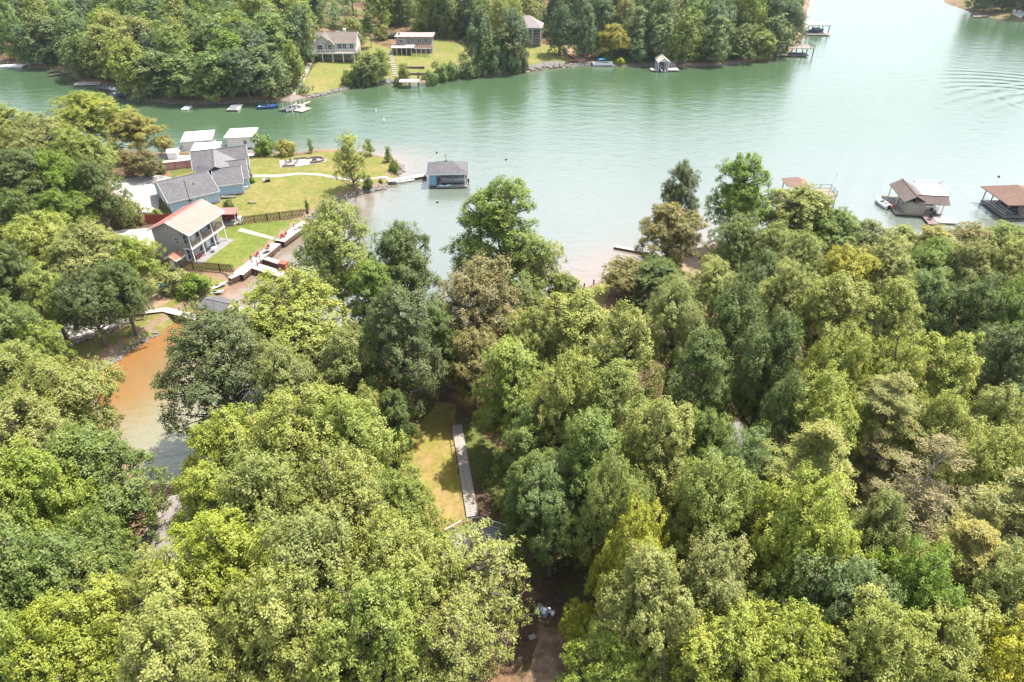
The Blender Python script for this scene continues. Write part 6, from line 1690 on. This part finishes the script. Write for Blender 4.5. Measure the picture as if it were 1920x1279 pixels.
MB().box(7.6, 13.8, -4.3, -4.05, 2.1, 2.28).build('beam', WHITE, F2)
for k in range(9): MB().box(-.6+k*1.75, -.45+k*1.75, -4.0, -3.85, -1.4, 2.1).build('post', WHITE, F2)
MB().box(.8, 13.5, -.3, .495, -1.2, 2.3).build('lower_wall', mat('dark_brown_wall', (.16, .12, .10)), F2)  # lower wall in one dark brown colour
MB().box(-.7, 13.9, -4.1, -.3, -1.8, -1.2).build('porch_floor', CONC, F2)
# stepping stones down the lawn
ST = empty('stepping_stones', (0, 0, 0), 0, 'straight run of pale square stepping stones down the far lawn', 'stepping stones')
a = PG(732, 100); b = PG(741, 144)
for i in range(12):
    q = a.lerp(b, i/11); z = ground(q.x, q.y); MB().box(-.8, .8, -.75, .75, -.1, .42).build('stone', CONC, ST, (q.x, q.y, z), RND.uniform(-.1, .1))
for (px, py, w, lb) in ((777, 129, 7.0, 'dark raised planter bed on the far lawn, upper of the two'), (782, 141, 8.5, 'low dark timber bed just above the far raised dock')):
    q = PG(px, py); e = empty('planter_bed', (q.x, q.y, q.z), .05, lb, 'planter'); MB().box(-w/2, w/2, -.7, .7, .2, .7).build('frame', WOODD, e); MB().box(-w/2+.12, w/2-.12, -.58, .58, .703, .78).build('soil', mat('soil', (.12, .09, .06)), e)
# brick two storey
p = PG(971, 86)
F3 = empty('brick_house', (p.x, p.y, p.z), math.radians(-6), 'two storey grey brick house with white windows and pale roof half behind dark trees', 'house')
GB = mat('grey_brown_brick', (0.17, 0.145, 0.135), (0.13, 0.11, 0.10), rough=.95, scale=3)
MB().box(-3, 8.6, 0, 9, -1.0, 6.4).build('wall', GB, F3); hip_roof(F3, -3, 8.6, 0, 9, 6.4, 3.4, mat('pale_pink_roof', (.26, .225, .215), (.21, .18, .17), rough=.8), .5, fascia=WHITE)
for z_ in (.9, 3.9):
    window(F3, 6.9, 0, z_, 2.0, 1.9); window(F3, 2.2, 0, z_, 2.0, 1.9); window(F3, 4.6, 0, z_, 1.0, 1.9)
MB().box(8.45, 8.66, -.06, .1, -1, 6.38).box(5.45, 5.6, -.06, -.003, -.2, 6.38).build('corner_board', WHITE, F3)
MB().box(-3.2, 8.7, -2.2, -.02, -1.2, -.5).build('terrace', CONC, F3)
for (px, py, rz, m, lb) in ((613, 70, 1.5, mat('dark_grey_car_paint', (.06, .065, .07), rough=.3, spec=.6), 'dark car parked behind the far white house, left'), (634, 68, 1.6, mat('silver_car_paint', (.35, .36, .38), rough=.3, spec=.6), 'silver car parked behind the far white house, right'),
                            (716, 66, .1, mat('maroon_car_paint', (.20, .03, .05), rough=.3, spec=.6), 'maroon car parked between the two far houses'), (738, 72, .2, mat('black_car_paint', (.03, .03, .035), rough=.3, spec=.6), 'black car beside the low stone house')):
    car(px, py, rz, m, lb, s=1.15)
p = PG(648, 40); e = empty('utility_pole', (p.x, p.y, p.z), 0, 'thin wooden utility pole behind the far white house', 'utility pole')
MB().tube((0, 0, -.5), (0, 0, 10), .14, .1, 8).build('pole', GREYW, e); MB().beam((-1, 0, 9.3), (1, 0, 9.3), .12).build('crossarm', GREYW, e)
# ------------------------------------------------------------------ far docks
q = PZ(534, 205, .3)
FD = empty('covered_dock', (q.x, q.y, 0), math.radians(-28), 'covered dock with pinkish tan roof and white posts below the wooded point', 'dock')
MB().box(-1.8, .8, -1.5, 8.6, .3, .55).build('deck', BW, FD); MB().box(4.6, 9.6, .5, 6.6, .3, .55).build('deck', BW, FD); MB().box(.803, 4.597, 6.5, 8.6, .3, .55).build('deck', BW, FD)
hip_roof(FD, -.2, 5.2, -.8, 7.6, 4.0, 1.5, SHINGLE_P, .4)
for x_ in (0, 5):
    for y_ in (-.6, 2.2, 5, 7.4): MB().box(x_-.13, x_+.13, y_-.13, y_+.13, -1, 4.1).build('post', WHITE, FD)
FD.scale = (.66, .66, .72)
q = at(FD, 1.7, 1.0, 0); motorboat(q[0], q[1], .05, FD.rotation_euler.z-1.57, 4.6, 1.8, WHITE, 'white motorboat inside the far covered dock')
q = PZ(503, 203, 0); motorboat(q.x, q.y, .05, .1, 6.2, 2.3, mat('navy_hull', (.03, .07, .20), (.05, .10, .25), rough=.3), 'navy blue motorboat moored left of the far covered dock', mat('grey_blue_seat', (.25, .3, .4)))
g = FD; MB().slab([(1.5, 8.7, .6), (3.2, 8.7, .6), (5.2, 12.0, 1.4), (3.5, 12.0, 1.4)], .15).build('gangway', CONC, FD)
q = PZ(440, 203, .2); e = empty('boat_lift', (q.x, q.y, 0), .05, 'white floating boat lift by the wooded point, right of the pair', 'boat lift', 'white lifts at the wooded point')
MB().box(-1.6, 1.6, -2.4, 3.0, .1, .45).build('float', WHITE, e); MB().box(-1.2, 1.2, -1.6, 1.8, .453, .8).build('cradle', STEEL, e); MB().box(-1.6, 1.6, -2.9, -2.43, .15, .6).build('bumper', GREYW, e)
q = PZ(350, 203, .2); e = empty('boat_lift', (q.x, q.y, 0), .0, 'small white floating platform by the wooded point, left of the pair', 'boat lift', 'white lifts at the wooded point')
MB().box(-1.0, 1.0, -1.6, 1.8, .1, .4).build('float', WHITE, e); MB().box(-.9, .9, 1.0, 1.6, .403, .7).build('bench', GREYW, e)
q = PZ(163, 157, .3); e = empty('floating_dock', (q.x, q.y, 0), .15, 'long pale floating dock at the far left shore', 'dock')
MB().box(-3.6, 4.6, -1.6, 1.6, .2, .55).build('deck', BW, e); MB().box(-3.4, -3.2, -1.5, -1.3, .553, 1.4).build('post', GREYW, e)
def rough_dock(px, py, rz, w, d, label, m=GREYW, roof=False):
    q = PZ(px, py, .3); e = empty('old_dock', (q.x, q.y, 0), rz, label, 'dock')
    seg_planks(e, (-w/2, 0), (w/2, 0), d, .55, m, .6, .12); 
    for x_ in (-w/2+.3, w/2-.3):
        for y_ in (-d/2+.2, d/2-.2): MB().box(x_-.12, x_+.12, y_-.12, y_+.12, -1, 1.5).build('post', GREYW, e)
    return e
e = rough_dock(203, 165, -.6, 7, 3.6, 'weathered grey dock behind the long pale floating dock'); 
rough_dock(222, 176, -.7, 5, 2.5, 'grey cluttered dock nearest the wooded point')
for (px, py, m, lb) in ((212, 168, WHITE, 'white skiff on the weathered grey dock'), (228, 178, mat('dark_blue_tarp', (.05, .09, .18)), 'dark blue covered skiff at the cluttered dock')):
    q = PZ(px, py, .6); motorboat(q.x, q.y, .5, -.6, 4.4, 1.6, m, lb)
e = rough_dock(118, 139, .55, 9, 1.4, 'dark narrow pier on the far left shore', mat('dark_grey_wood', (.14, .12, .11)))
q = PZ(18, 124, .3); e = empty('swim_platform', (q.x, q.y, 0), .05, 'white swim platform at the left edge of the far water', 'dock')
MB().box(-5, 5, -1.6, 1.6, .15, .5).build('deck', WHITE, e); 
for x_ in (-4.6, -1, 2): MB().box(x_-.08, x_+.08, 1.3, 1.5, .503, 1.6).build('post', GREYW, e)
q = PZ(70, 122, 0); pontoon(q.x, q.y, .1, .1, 6, 2.4, 'grey pontoon boat right of the white swim platform', None, STEEL)
# raised dock
q = PZ(757, 166, 0); e = empty('raised_dock', (q.x, q.y, 0), .03, 'raised white topped dock on brown posts below the stone house lawn', 'dock')
MB().box(-1.3, 5.0, 0, 3.2, 1.9, 2.1).build('deck', WHITE, e)
for x_ in (-1.0, 1.8, 4.7): MB().box(x_-.12, x_+.12, .1, .35, -1, 1.89).build('post', WOODB, e); MB().box(x_-.12, x_+.12, 2.8, 3.05, -1, 1.89).build('post', WOODB, e)
MB().box(4.4, 5.0, 3.2, 3.3, 2.1, 4.2).build('frame', WOODB, e)
# pontoon boat and red things by the brick house shore
q = PZ(1130, 123, 0); pontoon(q.x, q.y, .15, 0.0, 7.6, 2.6, 'white pontoon boat with bright blue canopy moored on the far shore', mat('bright_blue_canvas', (.04, .28, .55), rough=.8), WHITE)
q = PG(1112, 107); kayak(q.x, q.y, q.z+.5, .1, REDP, 'red upturned kayak on the far bank above the pontoon boat', 5.5, 1.6)
q = PG(1075, 119); e = rough_dock(1076, 121, .1, 6.0, 1.6, 'low grey bank dock left of the pontoon boat')
q = PG(1080, 117); kayak(q.x, q.y, q.z+.6, .15, mat('pink_red_plastic', (.5, .16, .16)), 'pinkish red kayak on the grey bank dock', 4.0, 1.0)
q = PZ(1233, 134, 0); e = empty('small_white_boathouse', (q.x, q.y, 0), .0, 'small white boathouse with cream roof and side decks on the far shore', 'boathouse')
gable_roof(e, 0, 3.6, -.6, 6.0, 3.2, 1.2, mat('cream_roof', (.40, .36, .29)), 'y', .3)
for x_ in (.1, 3.5):
    for y_ in (0, 3, 5.8): MB().box(x_-.12, x_+.12, y_-.12, y_+.12, -1, 3.2).build('post', WHITE, e)
MB().add([(0, -.3, 3.2), (3.6, -.3, 3.2), (1.8, -.3, 4.3), (0, -.2, 3.2), (3.6, -.2, 3.2), (1.8, -.2, 4.3)], [(0,1,2),(5,4,3),(0,3,4,1),(1,4,5,2),(2,5,3,0)]).build('gable', WHITE, e)
MB().box(3.7, 7.4, -.6, 4.5, .3, .6).build('deck', BW, e); MB().box(-2.4, -.2, -.6, 2.4, .3, .6).build('deck', BW, e)
MB().box(4.5, 7.5, 6.5, 9.0, .3, 1.6).build('storage_box', mat('pinkish_boards', (.5, .42, .4)), e)
q = at(e, 1.8, 1.2, .1); motorboat(q[0], q[1], .2, 1.57, 5.0, 2.0, WHITE, 'white boat inside the small far boathouse', mat('grey_blue_seat', (.25, .3, .4)))
q = PZ(1480, 106, 0); e = empty('pipe_rail_dock', (q.x, q.y, 0), .0, 'open two deck pier with brown railings at the end of the far woods', 'dock')
MB().box(0, 8.5, -1, 5.5, 2.9, 3.05).build('upper_deck', mat('pinkish_decking', (.30, .25, .22), rough=.9), e); rail(e, [(0, -1, 3.05), (8.5, -1, 3.05), (8.5, 5.5, 3.05), (0, 5.5, 3.05)], 1.0, WOODB, .12, .9)
MB().box(-3.5, 7, -.8, 4.0, .35, .6).build('deck', GREYW, e)
for x_ in (.2, 4.2, 8.3):
    for y_ in (-.8, 5.2): MB().box(x_-.14, x_+.14, y_-.14, y_+.14, -1, 2.89).build('post', WOODB, e)
MB().box(-4.6, -3.6, 0, 1.0, .2, 3.0).build('slide_tower', WHITE, e)
q = PZ(1512, 66, 0); e = empty('flat_roofed_dock', (q.x, q.y, 0), -.02, 'flat green roofed dock out on the water past the far woods', 'dock')
MB().box(-.5, 9.6, -1.5, 7.5, .3, .6).build('deck', BW, e); MB().box(0, 9.4, 0, 7.6, 3.6, 3.85).build('roof', mat('pale_green_flat_roof', (.25, .27, .20), (.20, .22, .17)), e)
for x_ in (.3, 4.6, 9.0):
    for y_ in (.3, 7.2): MB().box(x_-.15, x_+.15, y_-.15, y_+.15, -1, 3.59).build('post', GREYW, e)
MB().box(-7.5, -.503, 3.5, 4.6, .35, .55).build('gangway', GREYW, e)
q = at(e, 5, 3, .6); e2 = empty('covered_boat', q, 0, 'dark covered boat under the flat green dock roof', 'boat'); hull_mesh(6.0, 2.2, 1.2, BLACK, cockpit=False).build('hull', mat('dark_blue_tarp', (.05, .09, .18)), e2)
MB().box(-1.5, 1.2, -.8, .8, 1.0, 1.8).build('cover', mat('grey_tarp', (.3, .32, .34)), e2)
q = PZ(1835, 30, 0); e = rough_dock(1838, 31, .3, 8, 2.4, 'pinkish dock in the top right corner', mat('pinkish_decking', (.30, .25, .22)))
q = PZ(1912, 38, 0); e = empty('corner_boathouse', (q.x, q.y, 0), 0, 'white boathouse cut off by the top right corner', 'boathouse'); MB().box(0, 9, 0, 7, .4, 2.6).build('wall', WHITE, e); MB().box(-.4, 9.4, -.4, 7.4, 2.9, 3.15).build('roof', mat('pale_blue_roof', (.6, .66, .7)), e)
for x_ in (.3, 3, 6): window(e, x_+.8, 0, .9, 1.4, 1.1)
MB().box(-1, 9, -1.6, -.02, .1, .4).build('deck', GREYW, e)
# garden figures on the lawn edge and bank steps
for i, (px, py, lb) in enumerate(((566, 172, 'dead brown stalk plant on the far lawn edge, first from the covered dock'), (572, 174, 'dead brown stalk plant on the far lawn edge, second'), (580, 171, 'dead brown stalk plant on the far lawn edge, third'), (587, 170, 'dead brown stalk plant on the far lawn edge, fourth'))):
    q = PG(px, py); e = empty('dry_stalk_plant', (q.x, q.y, q.z), i, lb, 'plant', 'dry plants on the far lawn edge')
    g = MB(); 
    for k in range(7): a_ = k*.9; g.tube((0, 0, 0), (.5*math.cos(a_), .5*math.sin(a_), 1.6), .05, .03, 4)
    g.build('stalk', WOODD, e)

# ------------------------------------------------------------------ near woods: long boardwalk, white deck, hidden roofs
LW = empty('long_boardwalk', (0, 0, 0), 0, 'long straight wooden boardwalk crossing the patchy lawn to the white deck', 'boardwalk')
a = PG(857, 800); b = PG(886, 972)
PLK = mat('sun_bleached_planks', (0.36, 0.325, 0.285), (0.26, 0.235, 0.205), rough=.9, scale=2.5)
n = 64; dirv = (b-a); rzw = math.atan2(dirv.y, dirv.x); L0 = Vector((dirv.x, dirv.y, 0)).length/n
pm = MB().box(-L0/2+.012, L0/2-.012, -.62, .62, -.05, 0).mesh('plank', PLK)
hm = max(ground(a.x+(b.x-a.x)*t, a.y+(b.y-a.y)*t) for t in (0, .25, .5, .75, 1))
def wz(t): q = a.lerp(b, t); return ground(q.x, q.y)+.32
for i in range(n):
    t = (i+.5)/n; q = a.lerp(b, t); o = obj('plank', pm, LW, (q.x+RND.uniform(-.012, .012), q.y, wz(t)+RND.uniform(-.006, .006)), rzw+RND.uniform(-.01, .01))
nn = Vector((-dirv.y, dirv.x, 0)).normalized()
for s in (-.56, .56):
    g = MB()
    for i in range(8):
        p0 = a.lerp(b, i/8); p1 = a.lerp(b, (i+1)/8)
        g.beam((p0.x+nn.x*s, p0.y+nn.y*s, wz(i/8)-.15), (p1.x+nn.x*s, p1.y+nn.y*s, wz((i+1)/8)-.15), .08, .18)
    g.build('joist', WOODB, LW)
    if s > 0:
        for i in range(6):
            t = i/9; q = a.lerp(b, t); MB().box(-.05, .05, -.05, .05, -.3, .9).build('post', WOODB, LW, (q.x-nn.x*.72, q.y-nn.y*.72, wz(t)-.1))
gA = [a.lerp(b, i/9)-nn*.72 for i in range(6)]
g = MB()
for i in range(5): g.beam((gA[i].x, gA[i].y, wz(i/9)+.72), (gA[i+1].x, gA[i+1].y, wz((i+1)/9)+.72), .06)
g.build('handrail', WOODB, LW)
q = PG(885, 985)
WD = empty('white_deck_railing', (0, 0, 0), 0, 'white balustraded deck at the foot of the long boardwalk', 'deck')
dz = ground(q.x, q.y)+1.0
pA = PZ(832, 995, dz+1.0); pB = PZ(868, 974, dz+1.0); pC = PZ(900, 969, dz+1.0); pD = PZ(950, 985, dz+1.0)
rail(WD, [(v.x, v.y, dz) for v in (pA, pB, pC, pD)], 1.0, WHITE, .1, .15)
MB().prism([(pA.x, pA.y), (pB.x, pB.y), (pC.x, pC.y), (pD.x, pD.y), (pD.x, pD.y-5), (pA.x, pA.y-5)], dz-.18, dz-.01).build('deck_floor', mat('grey_painted_deck', (.25, .25, .265), rough=.8), WD)
for v in (pA, pB, pC, pD): MB().box(-.08, .08, -.08, .08, -2.5, -.18).build('post', WHITE, WD, (v.x, v.y-.15, dz))
# house roof hidden in the lower left
r0 = PZ(297, 945, 5.2)
HB = empty('tan_roofed_house', (r0.x, r0.y, 0), math.radians(-4), 'house with pale tan shingle roof mostly hidden by crowns at the lower left', 'house')
TANR = speckle('pale_tan_shingles', (0.27, 0.235, 0.22), (0.32, 0.28, 0.26), (0.22, 0.19, 0.175), 4.0)
zg = ground(r0.x, r0.y)
gable_body(0.3, 9.0, -8.8, 1.3, 4.4, 1.4, zg-.6, 'y').build('wall', mat('cream_boards', (.36, .33, .29), rough=.8), HB)
gable_roof(HB, 0.3, 9.0, -8.8, 1.3, 4.4, 1.4, TANR, 'y', .35, t=.12)
MB().box(-.1, .25, -8.8, 1.2, 4.2, 4.35).build('gutter', BLACK, HB)
s0 = PZ(238, 1106, 4.2)
e = empty('flat_slab_roof', (s0.x, s0.y, 0), math.radians(24), 'pale flat carport roof beside the dark green tree at the lower left', 'carport')
gz = ground(s0.x, s0.y)
MB().box(0, 2.4, 0, 1.4, 3.6, 3.8).box(2.43, 5.4, 0.1, 1.3, 3.6, 3.78).build('roof', mat('beige_membrane', (.32, .295, .255), (.27, .25, .215)), e)
for x_ in (.2, 2.6, 5.2): MB().box(x_-.08, x_+.08, .2, .36, gz-.5, 3.59).build('post', WHITE, e)
# small things in the dirt yard
p = PG(1016, 1150)
e = empty('yard_clutter_bin', (p.x, p.y, p.z), -.5, 'blue lidded storage crate beside the white buckets in the shaded yard', 'crate'); MB().box(-.55, .55, -.35, .35, 0, .5).build('body', mat('dusty_blue_plastic', (.12, .17, .25), rough=.6), e); MB().box(-.58, .58, -.38, .38, .503, .56).build('lid', mat('pale_blue_plastic', (.22, .27, .34), rough=.6), e)
for (px, py, lb) in ((1029, 1147, 'white bucket in the shaded yard, left of the pair'), (1036, 1153, 'white bucket in the shaded yard, right of the pair')):
    p = PG(px, py); e = empty('bucket', (p.x, p.y, p.z), 0, lb, 'bucket'); MB().lathe([(.15, 0), (.19, .38), (.17, .38), (.14, .03)], n=12).build('body', WHITE, e); MB().lathe([(.195, .383), (.195, .41), (.02, .415)], n=12).build('lid', WHITE, e)
p = PG(998, 1195); e = empty('paving_slab', (p.x, p.y, p.z), .4, 'pale square slab lying on the dirt yard', 'slab'); MB().box(-.3, .3, -.22, .22, 0, .1).build('slab', CONC, e)
# grey clearing patch and car-size slab in right woods
drape('bare_ground', GP((1362, 795), (1385, 790), (1412, 812), (1405, 838), (1370, 836), (1355, 815)), mat('grey_gravel', (.22, .20, .195), (.16, .15, .14), rough=.95, scale=1.2, bump=.4), .08, label='small grey gravel patch among the right hand trees')
drape('bare_ground', GP((1285, 1140), (1310, 1130), (1320, 1200), (1300, 1300), (1270, 1300)), DIRT, .08, label='strip of bare earth between trees at the bottom right')

# ------------------------------------------------------------------ summer haze
hm_ = bpy.data.materials.new('haze'); hm_.use_nodes = True
hn = hm_.node_tree; hn.nodes.clear()
ho = hn.nodes.new('ShaderNodeOutputMaterial'); hv = hn.nodes.new('ShaderNodeVolumePrincipled')
hv.inputs['Color'].default_value = (0.80, 0.90, 1.0, 1); hv.inputs['Density'].default_value = 0.00008; hv.inputs['Anisotropy'].default_value = 0.3
hn.links.new(hv.outputs[0], ho.inputs['Volume'])
hb = MB().box(-1520, 1520, -620, 1720, -8, 68).build('haze', hm_); tag(hb, 'thin summer haze over the lake', kind='stuff')
